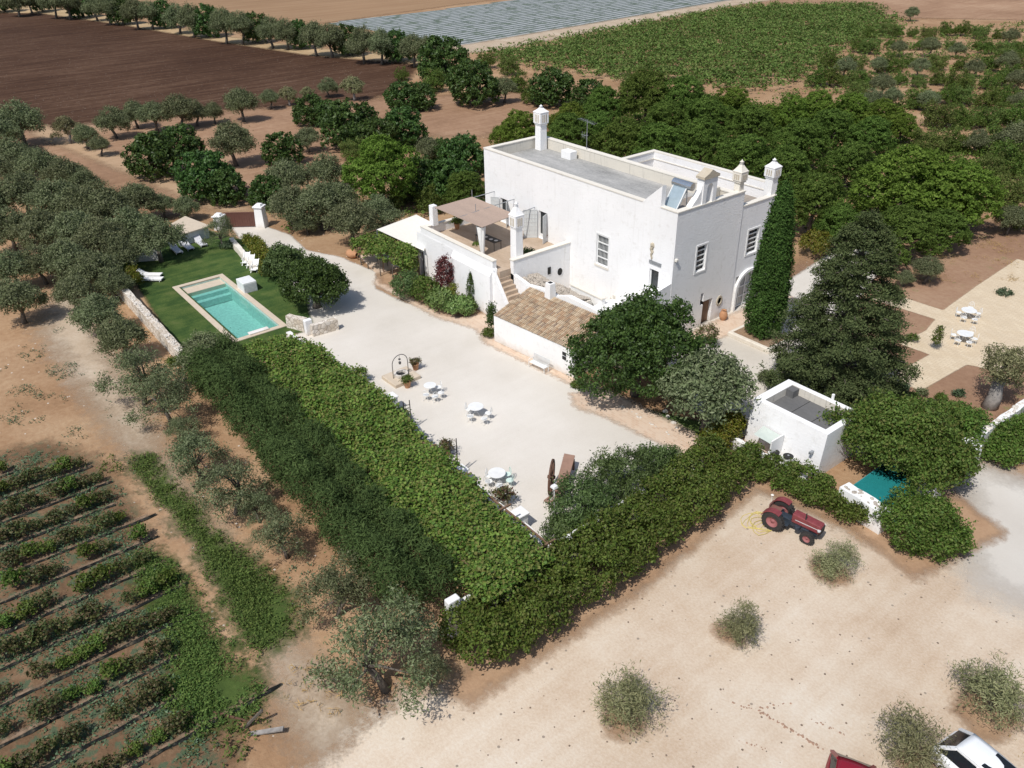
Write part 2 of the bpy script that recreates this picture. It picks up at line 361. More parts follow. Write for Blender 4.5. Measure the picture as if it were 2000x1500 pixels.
sheet('parking_ground', pp((560, 1560), (680, 1440), (760, 1370), (900, 1330), (1080, 1235), (1250, 1130), (1435, 950), (1480, 950), (1700, 1060), (1880, 1000), (1890, 905), (2100, 980), (2400, 1300), (2300, 1700), (500, 1700)), M['parking'], ZS(2*Z), .5, 2, 'sandy gravel parking ground')
sheet('drive', pp((1880, 900), (1990, 935), (2200, 1030), (2300, 1180), (2050, 1200), (1920, 1150), (1860, 1060), (1885, 980)), M['drive'], ZS(3*Z), .5, 3, 'white gravel drive by the right gateway')
sheet('courtyard_gravel', [(-79.3, 29.6), (-81.2, 27.0), (-76.3, 26.2), (-72, 25.4), (-62, 24.4), (-57, 23.6), (-54.7, 22.4), (-54.5, 20.9), (-48, 20.5), (-38, 20.3), (-23, 20.3), (-22.6, 31.5), (-24.2, 33.0), (-25.4, 33.4), (-35.5, 33.1), (-44, 32.4), (-48.5, 33.2), (-54, 31.0), (-58, 30.5), (-61, 32.4), (-66.5, 31.6), (-70, 30.0), (-75, 30.6)], M['gravel'], ZS(2*Z), .4, 1, 'pale gravel of the courtyard and the drive to the gate')
sheet('courtyard_gravel', [(-35.6, 42.6), (-32, 38.6), (-27.5, 36.6), (-24, 36.2), (-24, 40.2), (-18, 40.4), (-19.5, 44), (-26, 46.5), (-30, 58), (-33.5, 70), (-38, 70), (-36, 56)], M['gravel'], ZS(2*Z), .4, 1, 'pale gravel in front of the house facade')
sheet('lawn', pp((232, 500), (300, 478), (400, 448), (475, 470), (530, 520), (600, 590), (612, 645), (560, 655), (480, 700), (400, 720), (352, 690)), M['lawn'], ZS(3*Z), .3, .6, 'green lawn around the swimming pool')
sheet('lawn', pp((1185, 790), (1260, 800), (1400, 830), (1440, 850), (1420, 880), (1340, 868), (1250, 828)), M['lawn'], ZS(4*Z), .3, .5, 'small patch of lawn under the carob tree')
sheet('path', [(-61.0, 32.6), (-59, 30.9), (-50.0, 31.4), (-46.2, 32.6), (-44, 31.75), (-35.5, 32.7), (-32.8, 33.4), (-31, 33.2), (-31, 34.4), (-35.6, 33.6), (-43.5, 32.7), (-45.5, 34.6), (-48.3, 34.8), (-48.5, 33.6), (-50.5, 32.4), (-59, 31.9)], M['pinkpave'], ZS(3*Z), .25, .8, 'worn pink stone edging along the terrace bed')
sheet('path', pp((1115, 770), (1180, 760), (1240, 790), (1350, 845), (1390, 875), (1340, 890), (1250, 850), (1190, 820), (1120, 795)), M['pinkpave'], ZS(Z0+.02), .25, .6, 'worn pink stone path beside the lawn patch')
sheet('path', [(-35.3, 43.4), (-35.3, 56), (-33.4, 56), (-33.2, 46), (-33.6, 43.0)], M['pinkpave'], ZS(3*Z), .3, .6, 'stone strip at the foot of the facade')
PX0 = [(-25.6, 69.5), (-25.0, 62.9), (-29.5, 62.7), (-29.5, 61.0), (-23.9, 59.6), (-23.9, 59.0)]
sheet('paving', [G(1907, 559), (-26, 78), (-16, 78), (-17.6, 56.6), (-19.6, 55.8), (-19.85, 50.0), (-22.3, 49.9), (-27.5, 49.4), (-27.5, 52.0), (-22.1, 52.0), (-22.0, 55.2), (-24.2, 55.1), (-24.1, 58.6), (-24.6, 60.9), (-29.8, 60.5), (-29.8, 62.7), (-25.0, 62.9)], M['paving'], ZS(3*Z), .2, .3, 'yellow limestone paving with two white tables')
sheet('garden_bed', [(-60.5, 32.2), (-58.8, 31.6), (-50, 32.2), (-48.6, 33.2), (-48.4, 35.0), (-60.5, 35.0)], M['bedsoil'], ZS(4*Z), .3, .5, 'planted bed at the foot of the terrace wall')
sheet('garden_bed', [(-20.0, 11.8), (-18.9, 12.0), (-18.9, 22.9), (-20.2, 33), (-15, 34.2), (-11, 33.2), (-9.8, 40), (-13, 41), (-14, 36), (-22, 34.5), (-23, 22)], M['bedsoil'], ZS(4*Z), .4, 1.2, 'soil strip under the hedges by the parking ground')
M['weedsoil'] = soil('weedy ground', [(.3, (.045, .075, .02)), (.55, (.075, .115, .03)), (.75, (.16, .16, .07))], .6, 4, .6, soft=1.6, amp=1.8)
sheet('weed_patch', pp((262, 893), (300, 893), (312, 925), (340, 965), (375, 985), (400, 1040), (470, 1080), (520, 1120), (572, 1175), (572, 1240), (545, 1262), (520, 1262), (500, 1280), (470, 1235), (440, 1180), (415, 1120), (385, 1060), (345, 1005), (300, 960), (270, 920)), M['weedsoil'], ZS(4*Z), .4, 1, 'green ground under the weeds by the worn track')
sheet('weed_patch', pp((270, 1085), (330, 1090), (375, 1165), (405, 1235), (465, 1300), (515, 1345), (495, 1400), (430, 1410), (380, 1440), (340, 1420), (320, 1360), (345, 1280), (310, 1200), (270, 1130)), M['weedsoil'], ZS(4*Z), .4, 1, 'green ground under the weeds at the vine row ends')
# plastic mulch strips along the vine rows
m, t, b = new_mat('black mulch film'); g = geo(t)
t.links.new(ramp(t, noise(t, 3, 5, .7, g), [(.42, (.012, .013, .013)), (.55, (.03, .033, .03)), (.68, (.16, .12, .08))]), b.inputs['Base Color']); b.inputs['Roughness'].default_value = .95; b.inputs['Specular IOR Level'].default_value = .05
M['film'] = m
ridge_m = soil('pale soil ridge', [(.3, (.24, .165, .115)), (.6, (.33, .24, .17)), (.8, (.42, .33, .25))], .8, 5, .6, soft=.25, amp=.35)
ROWS = [-49.0, -46.6, -44.3, -42.0, -39.7, -37.75, -35.55, -33.35, -31.2, -29.1, -26.95, -24.8]
rng = random.Random(3)
for i, rx in enumerate(ROWS):
    ye = [0.5, 4.2, 4.6, 4.4, 5.6, 5.2, 4.8, 5.2, 4.6, 3.4, 2.6, 6.0][i]
    o = sheet('soil_ridge', [(rx-.26, -14), (rx-.26, ye), (rx-.1, ye+.3), (rx-.1, -14)], ridge_m, Z0+i*0.0002+0.012, .2, .3, 'low pale ridge of soil along vine row %d counted from the back' % (i+1))
    mb = MB(); ys = np.arange(-14, ye+.6, .5); L_ = [(rx-.08+rng.uniform(-.04, .04), y) for y in ys]; R_ = [(rx+.10+rng.uniform(-.06, .06), y) for y in ys]
    n = len(ys); zz = [.035+rng.uniform(0, .05) for _ in ys]
    mb.add([(p[0], p[1], Z0+.02) for p in L_]+[((a[0]+b2[0])/2, a[1], Z0+.02+zz[k]) for k, (a, b2) in enumerate(zip(L_, R_))]+[(p[0], p[1], Z0+.02) for p in R_],
           [(j*n+k, (j+1)*n+k, (j+1)*n+k+1, j*n+k+1) for k in range(n-1) for j in (0, 1)])
    tag(mb.build('mulch_strip', M['film']), 'black film strip along vine row %d counted from the back' % (i+1), None, 'mulch strips along the vine rows', 'structure')
# ------------------------------------------------------------------ buildings
M['wall'] = limewash('limewashed wall', (.85, .85, .85), relief=.3)
M['facade'] = limewash('rough limewashed rubble facade', (.85, .85, .85), relief=.55, rscale=1.8, streak=.1)
M['wallsmooth'] = limewash('smooth white render', (.82, .82, .81), relief=.15, streak=.12)
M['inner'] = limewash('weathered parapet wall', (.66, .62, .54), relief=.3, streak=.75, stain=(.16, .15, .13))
M['coping'] = limewash('weathered coping', (.74, .70, .62), relief=.35, streak=.2)
M['cap'] = limewash('lichen stone', (.50, .44, .34), relief=.5, streak=.5, stain=(.2, .18, .13))
def roofmat(name, stops, sc=.25):
    m, t, b = new_mat(name); g = geo(t)
    v = mth(t, 'ADD', mth(t, 'MULTIPLY', noise(t, sc, 6, .68, stretch(t, g, (.6, 1.6, 1))), .7), mth(t, 'MULTIPLY', noise(t, 5, 4, .7, g), .3))
    t.links.new(ramp(t, v, stops), b.inputs['Base Color']); b.inputs['Roughness'].default_value = .95
    bump(t, b, v, .3, .03); return m
M['roof'] = roofmat('grey weathered roof', [(.36, (.20, .20, .195)), (.48, (.31, .31, .30)), (.58, (.42, .415, .40)), (.70, (.55, .53, .50))])
M['roof2'] = roofmat('brown weathered roof', [(.36, (.19, .165, .14)), (.55, (.28, .245, .21)), (.75, (.45, .42, .37))])
M['roofdark'] = roofmat('dark felt roof', [(.36, (.105, .105, .105)), (.55, (.14, .14, .14)), (.72, (.18, .18, .175))])
M['terrfloor'] = roofmat('terrace stone floor', [(.36, (.36, .27, .19)), (.55, (.46, .36, .27)), (.75, (.56, .46, .37))], .6)
M['glass'] = plain('dark window glass', (.035, .042, .045), .12, 0, .2)
M['whitemetal'] = plain('white painted metal', (.78, .79, .78), .45)
M['greymetal'] = plain('grey metal', (.34, .36, .38), .4, .5)
M['darkmetal'] = plain('dark iron', (.05, .045, .04), .6, .3)
M['dark'] = plain('deep dark', (.02, .02, .02), .9)
M['shutter'] = plain('pale grey shutter', (.60, .62, .62), .6)
M['wood'] = plain('old wood', (.20, .12, .075), .8, 0, .35, 6)
M['trunk'] = plain('olive bark', (.13, .11, .09), .9, 0, .4, 5)
M['greybark'] = plain('pale old bark', (.30, .28, .26), .95, 0, .5, 4)
M['terracotta'] = plain('terracotta', (.48, .25, .13), .8, 0, .2, 5)
M['cane'] = plain('cane matting', (.40, .30, .24), .9, 0, .18, 9)
M['cloth'] = plain('white cloth', (.80, .80, .78), .9, 0, .06)
M['canvas'] = plain('cream canvas', (.74, .71, .64), .9, 0, .06)
M['rubble'] = plain('rubble stone', (.46, .41, .35), .95, 0, .4, 2.5)
M['rubblewhite'] = plain('pale rubble stone', (.62, .58, .52), .95, 0, .3, 2.5)

def wall_holes(mb, axis, c, a0, a1, z0, z1, holes, depth, sgn):
    """wall face in plane axis=c between a0..a1 and z0..z1 with rectangular holes and their reveals (going sgn*depth inwards)"""
    A = sorted({a0, a1, *[h[0] for h in holes], *[h[1] for h in holes]}); ZZ = sorted({z0, z1, *[h[2] for h in holes], *[h[3] for h in holes]})
    P3 = (lambda a, z, d=0: (c+d, a, z)) if axis == 'x' else (lambda a, z, d=0: (a, c+d, z))
    for i in range(len(A)-1):
        for j in range(len(ZZ)-1):
            am, zm = (A[i]+A[i+1])/2, (ZZ[j]+ZZ[j+1])/2
            if any(h[0] < am < h[1] and h[2] < zm < h[3] for h in holes): continue
            mb.add([P3(A[i], ZZ[j]), P3(A[i+1], ZZ[j]), P3(A[i+1], ZZ[j+1]), P3(A[i], ZZ[j+1])], [(0, 1, 2, 3)])
    d = sgn*depth
    for h in holes:
        q = [(h[0], h[2]), (h[1], h[2]), (h[1], h[3]), (h[0], h[3])]
        for k in range(4):
            (u, v), (u2, v2) = q[k], q[(k+1) % 4]
            mb.add([P3(u, v), P3(u2, v2), P3(u2, v2, d), P3(u, v, d)], [(0, 1, 2, 3)])
def grilled_window(root, axis, c, a0, a1, z0, z1, sgn, nbars=4, slats=9):
    """window pane part (dark glass) with a white grille and frame"""
    d = .22*sgn
    mb = MB(); pane = mb.box(*( (c+d, c+d+.04*sgn) if axis == 'x' else (a0, a1)), *((a0, a1) if axis == 'x' else (c+d, c+d+.04*sgn)), z0, z1).build('window', M['glass'], root, local(root))
    fr = MB(); e = .07
    def bx(p0, p1, q0, q1, off=.10, th=.05):
        o0, o1 = sorted((c+off*sgn, c+(off+th)*sgn))
        if axis == 'x': fr.box(o0, o1, p0, p1, q0, q1)
        else: fr.box(p0, p1, o0, o1, q0, q1)
    bx(a0, a0+e, z0, z1); bx(a1-e, a1, z0, z1); bx(a0+e, a1-e, z0, z0+e); bx(a0+e, a1-e, z1-e, z1)
    for k in range(1, nbars): z = z0+(z1-z0)*k/nbars; bx(a0+e, a1-e, z-.045, z+.045, .09, .06)
    for k in range(1, slats): a = a0+(a1-a0)*k/slats; bx(a-.014, a+.014, z0+e, z1-e, .17, .03)
    f = fr.build('grille', M['whitemetal'], pane, (0, 0, 0)); 
    f.data.transform(Matrix.Translation(-Vector(root.location)))
def chimney(name, label, x, y, zb, w, zbox0, zbox1, ztop, mat=None, slot=True, group=None, wb=1.45):
    t_ = thing(name, label, 'chimney', (x, y, zb), 0, group); mat = mat or M['wall']
    h0, h1, ht = zbox0-zb, zbox1-zb, ztop-zb; a = w/2; bb = a*wb
    MB().box(-a, a, -a, a, -.3, h0, .03, .03).build('shaft', mat, t_, (0, 0, 0), bevel=.02)
    hd = MB().box(-bb*.86, bb*.86, -bb*.86, bb*.86, h0-.12, h0+.02).box(-bb, bb, -bb, bb, h0+.02, h1)
    ho = hd.build('hood', mat, t_, (0, 0, 0), bevel=.02)
    sl = MB()
    for s in (-1, 1):
        for k in (-.42, 0, .42):
            sl.box(k*bb-.05, k*bb+.05, s*bb-.012, s*bb+.012, h0+.12, h1-.14); sl.box(s*bb-.012, s*bb+.012, k*bb-.05, k*bb+.05, h0+.12, h1-.14)
    so = sl.build('slot', M['greymetal'] if not slot else M['cap'], ho, (0, 0, 0))
    r = bb*1.414
    MB().lathe([(r*1.04, h1), (r*1.05, h1+.06), (r*.9, h1+.12), (r*.52, h1+(ht-h1)*.38), (r*.27, h1+(ht-h1)*.60), (r*.2, h1+(ht-h1)*.63)], 4, rot=math.pi/4).build('cap', mat, t_, (0, 0, 0))
    q = h1+(ht-h1)*.62; k = ht-q
    MB().lathe([(.10, q), (.17, q+k*.12), (.06, q+k*.2), (.15, q+k*.38), (.17, q+k*.5), (.07, q+k*.68), (.04, q+k*.85), (.01, ht)], 10).build('finial', mat, t_, (0, 0, 0), smooth=True)
    return t_

HX0, HX1, HY0, HYB, HZT, HF = -58.0, -35.65, 42.5, 49.1, 9.85, 9.0
house = thing('farmhouse', 'large white limewashed farmhouse with flat grey roof behind parapets', 'farmhouse', (-47, 46, 0)); ho = local(house)
# front wall (towards -Y)
fw_holes = [(-43.5, -42.2, 3.7, 6.12), (-50.55, -49.45, 3.82, 6.2), (-55.8, -54.75, 3.85, 6.0), (-37.85, -36.95, 3.2, 5.1)]
mb = MB(); wall_holes(mb, 'y', HY0, HX0, HX1, 0, HZT, fw_holes, .35, 1)
mb.build('front_wall', M['wall'], house, ho)
fa_holes = [(45.0, 46.05, 4.75, 6.75), (51.0, 52.3, 4.55, 6.5), (46.0, 46.35, 1.75, 2.75), (46.35, 47.45, 0, 2.0)]
mb = MB(); wall_holes(mb, 'x', HX1, HY0, 49.8, 0, HZT, [h for h in fa_holes if h[1] < 49.8], .35, -1)
mb.build('facade_wall', M['facade'], house, ho)
mb = MB(); wall_holes(mb, 'x', HX1-.06, 49.8, 54.4, 0, 8.65, [(51.0, 52.3, 4.55, 6.5), (50.2, 53.2, 0, 2.9)], .35, -1)
mb.build('facade_wall', M['wall'], house, ho)
# other walls and core
mb = MB(); mb.box(HX0, HX0+.4, HY0+.4, HYB, 0, HZT).box(HX0+.4, HX1-.4, HYB-.4, HYB, 0, HZT)
mb.build('side_wall', M['wall'], house, ho)
mb = MB().box(HX0+.4, HX1-.4, HY0+.36, HYB-.4, 0, HF-.02); mb.build('core', M['dark'], house, ho)
mb = MB().box(HX0+.4, HX0+18.8, HY0+.4, HYB-.4, HF-.02, HF); mb.build('roof', M['roof'], house, ho)
mb = MB().box(HX0+18.8, HX1-.4, HY0+.4, HYB-.4, HF-.02, HF+.002); mb.build('roof', M['roof2'], house, ho)
# parapets: weathered inner faces and copings
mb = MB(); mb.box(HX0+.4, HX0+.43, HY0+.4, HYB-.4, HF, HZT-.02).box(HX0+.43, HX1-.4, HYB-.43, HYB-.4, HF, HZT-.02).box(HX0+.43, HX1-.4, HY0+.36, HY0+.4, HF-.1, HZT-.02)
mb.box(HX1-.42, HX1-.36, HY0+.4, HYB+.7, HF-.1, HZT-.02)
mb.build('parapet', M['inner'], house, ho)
cp = MB(); cp.box(HX0-.04, HX0+.46, HY0+.42, HYB+.04, HZT, HZT+.08).box(HX0-.04, -38.95, HY0-.04, HY0+.42, HZT, HZT+.08).box(-37.25, HX1-.46, HY0-.04, HY0+.42, HZT, HZT+.08).box(HX0+.46, HX1-.46, HYB-.46, HYB+.04, HZT, HZT+.08)
cp.box(HX1-.46, HX1+.05, HY0-.04, 49.85, HZT, HZT+.08)
cp.build('coping', M['coping'], house, ho)
# back wing
mb = MB(); mb.box(-49, -48.6, HYB, 54.4, 0, 9.35).box(-48.6, -36.1, 54.0, 54.4, 0, 9.35).box(-36.1, HX1-.07, 49.85, 54.4, 8.0, 8.649).box(-36.1, HX1-.4, 49.4, 49.79, 8, HZT)
mb.build('side_wall', M['wall'], house, ho)
MB().box(-48.6, -36.1, HYB, 54.0, 0, 8.0).build('core', M['dark'], house, ho)
MB().box(-48.6, -36.1, HYB, 54.0, 8.0, 8.02).build('roof', M['roof2'], house, ho)
cp = MB().box(-49.04, -48.56, HYB+.05, 54.0, 9.35, 9.43).box(-49.04, HX1-.4, 54.0, 54.44, 9.35, 9.43).box(-36.14, HX1-.01, 49.9, 54.0, 8.65, 8.73); cp.build('coping', M['coping'], house, ho)
MB().box(-48.6, -36.1, 53.96, 53.999, 8.75, 8.83).box(-48.58, -48.54, 49.2, 53.9, 8.75, 8.83).build('moulding', M['coping'], house, ho)
# sloping wedge over the stair head in the front wall
MB().extr([(-38.95, HZT), (-37.25, HZT), (-37.25, 11.4), (-38.95, HZT+.05)], 'y', HY0, HY0+.41).build('stair_head', M['wall'], house, ho)
MB().box(-53.6, -52.4, 47.6, 48.4, HF, HF+.7).build('roof_hatch', M['wallsmooth'], house, ho, bevel=.03)
MB().box(-38.3, -37.0, 47.4, 48.6, HF, HF+1.15).build('roof_hatch', M['inner'], house, ho, bevel=.03)
# windows and doors
grilled_window(house, 'y', HY0, -43.5, -42.2, 3.7, 6.12, 1, 4, 9)
grilled_window(house, 'x', HX1, 45.0, 46.05, 4.75, 6.75, -1, 5, 0)
grilled_window(house, 'x', HX1-.06, 51.0, 52.3, 4.55, 6.5, -1, 5, 0)
mb = MB().box(-43.62, -42.08, HY0-.06, HY0-.003, 3.52, 3.70).build('sill', M['coping'], house, ho)
MB().box(-43.62, -43.5, HY0-.03, HY0-.002, 3.7, 6.2).box(-42.2, -42.08, HY0-.03, HY0-.002, 3.7, 6.2).box(-43.62, -42.08, HY0-.03, HY0-.002, 6.2, 6.32).build('window_surround', M['wallsmooth'], house, ho)
for (y0, y1, z0, z1) in ((45.0, 46.05, 4.75, 6.75),):
    MB().box(HX1+.002, HX1+.04, y0-.14, y0, z0-.14, z1+.14).box(HX1+.002, HX1+.04, y1, y1+.14, z0-.14, z1+.14).box(HX1+.002, HX1+.04, y0, y1, z0-.14, z0).box(HX1+.002, HX1+.04, y0, y1, z1, z1+.14).build('window_surround', M['wallsmooth'], house, ho)
MB().box(HX1-.058, HX1-.02, 50.86, 51.0, 4.41, 6.64).box(HX1-.058, HX1-.02, 52.3, 52.44, 4.41, 6.64).box(HX1-.058, HX1-.02, 51.0, 52.3, 4.41, 4.55).box(HX1-.058, HX1-.02, 51.0, 52.3, 6.5, 6.64).build('window_surround', M['wallsmooth'], house, ho)
for (a0, a1, z0, z1) in ((-50.55, -49.45, 3.82, 6.2), (-55.8, -54.75, 3.85, 6.0), (-37.85, -36.95, 3.2, 5.1)):
    d = MB().box(a0, a1, HY0+.24, HY0+.29, z0, z1).build('door', M['glass'], house, ho)
    f = MB().box(a0, a0+.08, HY0+.12, HY0+.2, z0, z1).box(a1-.08, a1, HY0+.12, HY0+.2, z0, z1).box(a0+.08, a1-.08, HY0+.12, HY0+.2, z1-.08, z1).box(a0+.08, a1-.08, HY0+.14, HY0+.2, z0, z0+.35)
    f.build('frame', M['whitemetal'], d, ho)
def gridleaf(x0, y0, x1, y1, z0, z1, root, mat):
    mb = MB(); n = 5
    for k in range(n+1):
        u = k/n; mb.bar((x0+(x1-x0)*u, y0+(y1-y0)*u, z0), (x0+(x1-x0)*u, y0+(y1-y0)*u, z1), .03)
    for k in range(8):
        z = z0+(z1-z0)*k/7; mb.bar((x0, y0, z), (x1, y1, z), .035)
    mb.add([(x0, y0, z0), (x1, y1, z0), (x1, y1, z1), (x0, y0, z1)], [(0, 1, 2, 3)])
    return mb.build('shutter', mat, root, local(root))
gridleaf(-50.6, 42.4, -51.35, 41.5, 3.83, 6.25, house, M['shutter'])
gridleaf(-49.4, 42.4, -49.1, 41.75, 3.83, 6.2, house, M['shutter'])
gridleaf(-55.85, 42.4, -56.5, 42.0, 3.85, 6.0, house, M['shutter']); gridleaf(-54.7, 42.4, -54.2, 41.9, 3.85, 6.0, house, M['shutter'])
# arched doorway of the low wing
arc = [(51.7+1.62*math.cos(a), 1.75+1.55*math.sin(a)) for a in np.linspace(0, math.pi, 13)]
arc_i = [(51.7+1.42*math.cos(a), 1.75+1.33*math.sin(a)) for a in np.linspace(math.pi, 0, 13)]
MB().extr([(53.32, 0)]+arc+[(50.08, 0), (50.28, 0)]+arc_i+[(53.12, 0)], 'x', HX1-.058, HX1+.16).build('arch', M['wallsmooth'], house, ho)
dd = MB().box(HX1-.36, HX1-.3, 50.2, 53.2, 0, 2.9).build('door', M['greymetal'], house, ho)
fr = MB()
for k in range(5): y = 50.3+k*.7; fr.box(HX1-.3, HX1-.24, y-.04, y+.04, 0, 2.85)
for z in (.1, .9, 1.75, 2.8): fr.box(HX1-.3, HX1-.25, 50.3, 53.1, z-.04, z+.04)
fr.build('frame', M['whitemetal'], dd, ho)
MB().box(HX1-.3, HX1-.26, 46.4, 47.4, 0, 2.0).build('door', M['wood'], house, ho)
MB().box(HX1-.3, HX1-.26, 46.02, 46.33, 1.77, 2.73).build('window', M['glass'], house, ho)
mb = MB().lathe([(.34, 0), (.34, .06), (.22, .07), (.22, .0)], 18); o = mb.build('oval_window', M['cap'], house, (0, 0, 0)); o.data.transform(Matrix.Translation(Vector((HX1, 48.3, 1.5))-Vector(ho)) @ Matrix.Rotation(math.pi/2, 4, 'Y') @ Matrix.Scale(1.3, 4, (1, 0, 0)))
MB().box(-37.9, -36.75, HY0-.08, HY0-.003, 5.55, 5.78).build('lintel', M['greymetal'], house, ho)
# carved relief on the front wall
rl = MB(); rg = random.Random(5)
for k in range(16):
    rl.rock((-37.75+.04*math.sin(k), HY0-.01, 7.0-k*.075), .20*(1-k/24), rg, .7)
rl.build('carved_relief', M['cap'], house, ho, smooth=True)
# bell gable on the facade parapet
bgx = HX1-.30; zt = HZ(bgx, 45.65, 330)
bell = MB(); yo = [(44.95, HZT+.08), (44.95, zt-.55), (46.4, zt-.55), (46.4, HZT+.08), (46.02, HZT+.08)]
ai = [(45.675+.33*math.cos(a), zt-1.35+.42*math.sin(a)) for a in np.linspace(0, math.pi, 9)]
bell.extr([(46.4, HZT+.08), (46.4, zt-.55), (44.95, zt-.55), (44.95, HZT+.08), (45.33, HZT+.08)]+ai[::-1]+[(46.02, HZT+.08)], 'x', bgx-.3, bgx+.32)
bell.extr([(44.95, HZT+.08), (44.95, 11.4), (44.8, 10.9), (44.45, 10.45), (43.9, HZT+.08)], 'x', bgx-.22, bgx+.24)
bl = bell.build('bell_gable', M['wall'], house, ho)
MB().extr([(44.85, zt-.55), (44.85, zt-.38), (45.3, zt-.18), (45.675, zt+.05), (46.05, zt-.18), (46.5, zt-.38), (46.5, zt-.55)], 'x', bgx-.38, bgx+.40).build('gable_cap', M['cap'], bl, ho)
# eaves drip on the corner, wall lamp
wl = thing('wall_lamp', 'small pale floodlight fixed on the corner of the farmhouse', 'lamp', (HX1, 42.7, 6.35))
MB().box(-.05, .18, -.1, .12, -.08, .1).build('lamp_head', M['canvas'], wl, (0, 0, 0), bevel=.02); MB().bar((0, 0, -.1), (.12, 0, -.02), .04).build('bracket', M['greymetal'], wl, (0, 0, 0))
# outside stair / annexes in front of the facade corner
an = thing('annex', 'low white annex and outside stair at the foot of the farmhouse corner', 'annex', (-38, 40.5, 0)); ao = local(an)
MB().extr([(42.49, 0), (42.49, 4.6), (41.6, 4.45), (39.3, 3.95), (38.7, 3.3), (38.3, 0)], 'x', -36.1, HX1-.02).build('side_wall', M['facade'], an, ao)
MB().box(-39.6, -36.1, 40.9, 42.49, 0, 3.1).build('landing', M['wallsmooth'], an, ao)
st = MB()
for k in range(9): st.box(-39.6-k*.3-.3, -39.6-k*.3, 41.2, 42.49, 0, 3.1-(k+1)*.3)
st.build('step', M['coping'], an, ao)
MB().box(-39.9, -36.1, 38.6, 40.88, 0, 2.4).build('room', M['wallsmooth'], an, ao)
MB().box(-46.0, -40.4, 39.3, 42.49, 0, .12).build('yard_floor', M['coping'], an, ao)
MB().box(-43.0, -39.5, 39.35, 39.7, 0, 2.9).box(-43.0, -42.7, 39.7, 42.49, 0, 1.2).build('yard_wall', M['wallsmooth'], an, ao)
MB().box(-43.05, -39.45, 39.3, 39.75, 2.9, 3.0).build('coping', M['coping'], an, ao)

# chimneys
z = HZT+.08
chimney('chimney', 'tall chimney with lantern top on the far back corner of the main roof', -56.9, 48.1, HF, .78, HZ(-56.9, 48.1, 240), HZ(-56.9, 48.1, 219), HZ(-56.9, 48.1, 204), wb=1.25)
chimney('chimney', 'cream chimney with pointed cap at the step between high and low facade', -36.05, 49.5, z-.1, .55, HZ(-36.05, 49.5, 352), HZ(-36.05, 49.5, 335), HZ(-36.05, 49.5, 311), M['coping'], wb=1.45)
chimney('chimney', 'bluish white chimney on the outer corner of the low wing', -36.2, 53.7, 8.73, .72, HZ(-36.2, 53.7, 344), HZ(-36.2, 53.7, 326), HZ(-36.2, 53.7, 308), M['wallsmooth'], wb=1.25)
# antenna
an_ = thing('antenna', 'thin television aerial standing at the back parapet of the roof', 'antenna', (-51.6, 48.75, HZT))
MB().tube([(0, 0, -.8), (0, 0, 2.55)], .03, 6).build('mast', M['greymetal'], an_, (0, 0, 0))
mb = MB(); mb.bar((-1.0, .1, 2.5), (1.0, -.1, 2.35), .03); [mb.bar((u, .35, 2.45-u*.07), (u, -.35, 2.45-u*.07), .015) for u in np.linspace(-.9, .9, 8)]; mb.build('boom', M['greymetal'], an_, (0, 0, 0))
mb = MB(); mb.bar((-.7, 0, 1.2), (.1, 0, 1.25), .03); [mb.bar((u, 0, .95), (u, 0, 1.5), .02) for u in (-.6, -.35, -.1)]; mb.bar((-.2, -.3, 1.2), (-.2, .3, 1.2), .03); mb.build('boom', M['greymetal'], an_, (0, 0, 0))
# solar water heater
sh = thing('solar_water_heater', 'solar water heater with silver tank behind the front parapet', 'water heater', (-37.0, 43.3, HF))
cmat = plain('collector glass', (.38, .47, .52), .18, .2, .15)
MB().add([(-.6, -.1, .75), (.6, -.1, .75), (.6, .75, 2.1), (-.6, .75, 2.1), (-.6, 0, .68), (.6, 0, .68), (.6, .85, 2.03), (-.6, .85, 2.03)], [(0, 1, 2, 3), (7, 6, 5, 4), (0, 4, 5, 1), (1, 5, 6, 2), (2, 6, 7, 3), (3, 7, 4, 0)]).build('collector', cmat, sh, (0, 0, 0))
mb = MB(); [mb.bar(p, q, .06) for p, q in (((-.6, -.12, .76), (.6, -.12, .76)), ((.6, -.12, .76), (.6, .76, 2.13)), ((.6, .76, 2.13), (-.6, .76, 2.13)), ((-.6, .76, 2.13), (-.6, -.12, .76)))]; mb.build('collector_frame', M['whitemetal'], sh, (0, 0, 0))
silver = plain('galvanised tank', (.55, .60, .64), .25, .8)
MB().tube([(-.75, .95, 2.25), (1.0, .95, 2.25)], .28, 18).build('tank', silver, sh, (0, 0, 0), smooth=False)
mb = MB(); [mb.bar(p, q, .05) for p, q in (((-.55, 1.0, 0), (-.55, .9, 2.0)), ((.55, 1.0, 0), (.55, .9, 2.0)), ((-.55, 1.0, .1), (.55, .9, 1.9)), ((-.55, -.1, .7), (-.55, -.1, 0)), ((.55, -.1, .7), (.55, -.1, 0)))]; mb.build('stand', M['greymetal'], sh, (0, 0, 0))
rj = random.Random(9)
for k, (x, y) in enumerate(((-36.6, 47.4), (-36.5, 51.4))):
    mb = MB(); [mb.rock((x+rj.uniform(-.3, .3), y+rj.uniform(-.2, .2), (HF if y < 49 else 8.02)+.12), .16, rj) for _ in range(4)]
    tag(mb.build('plant_pot', M['dark'], None, (x, y, 8.0)), ('dark clutter on the low roof behind the bell gable', 'dark clutter on the low wing roof beside its chimney')[k], 'clutter')

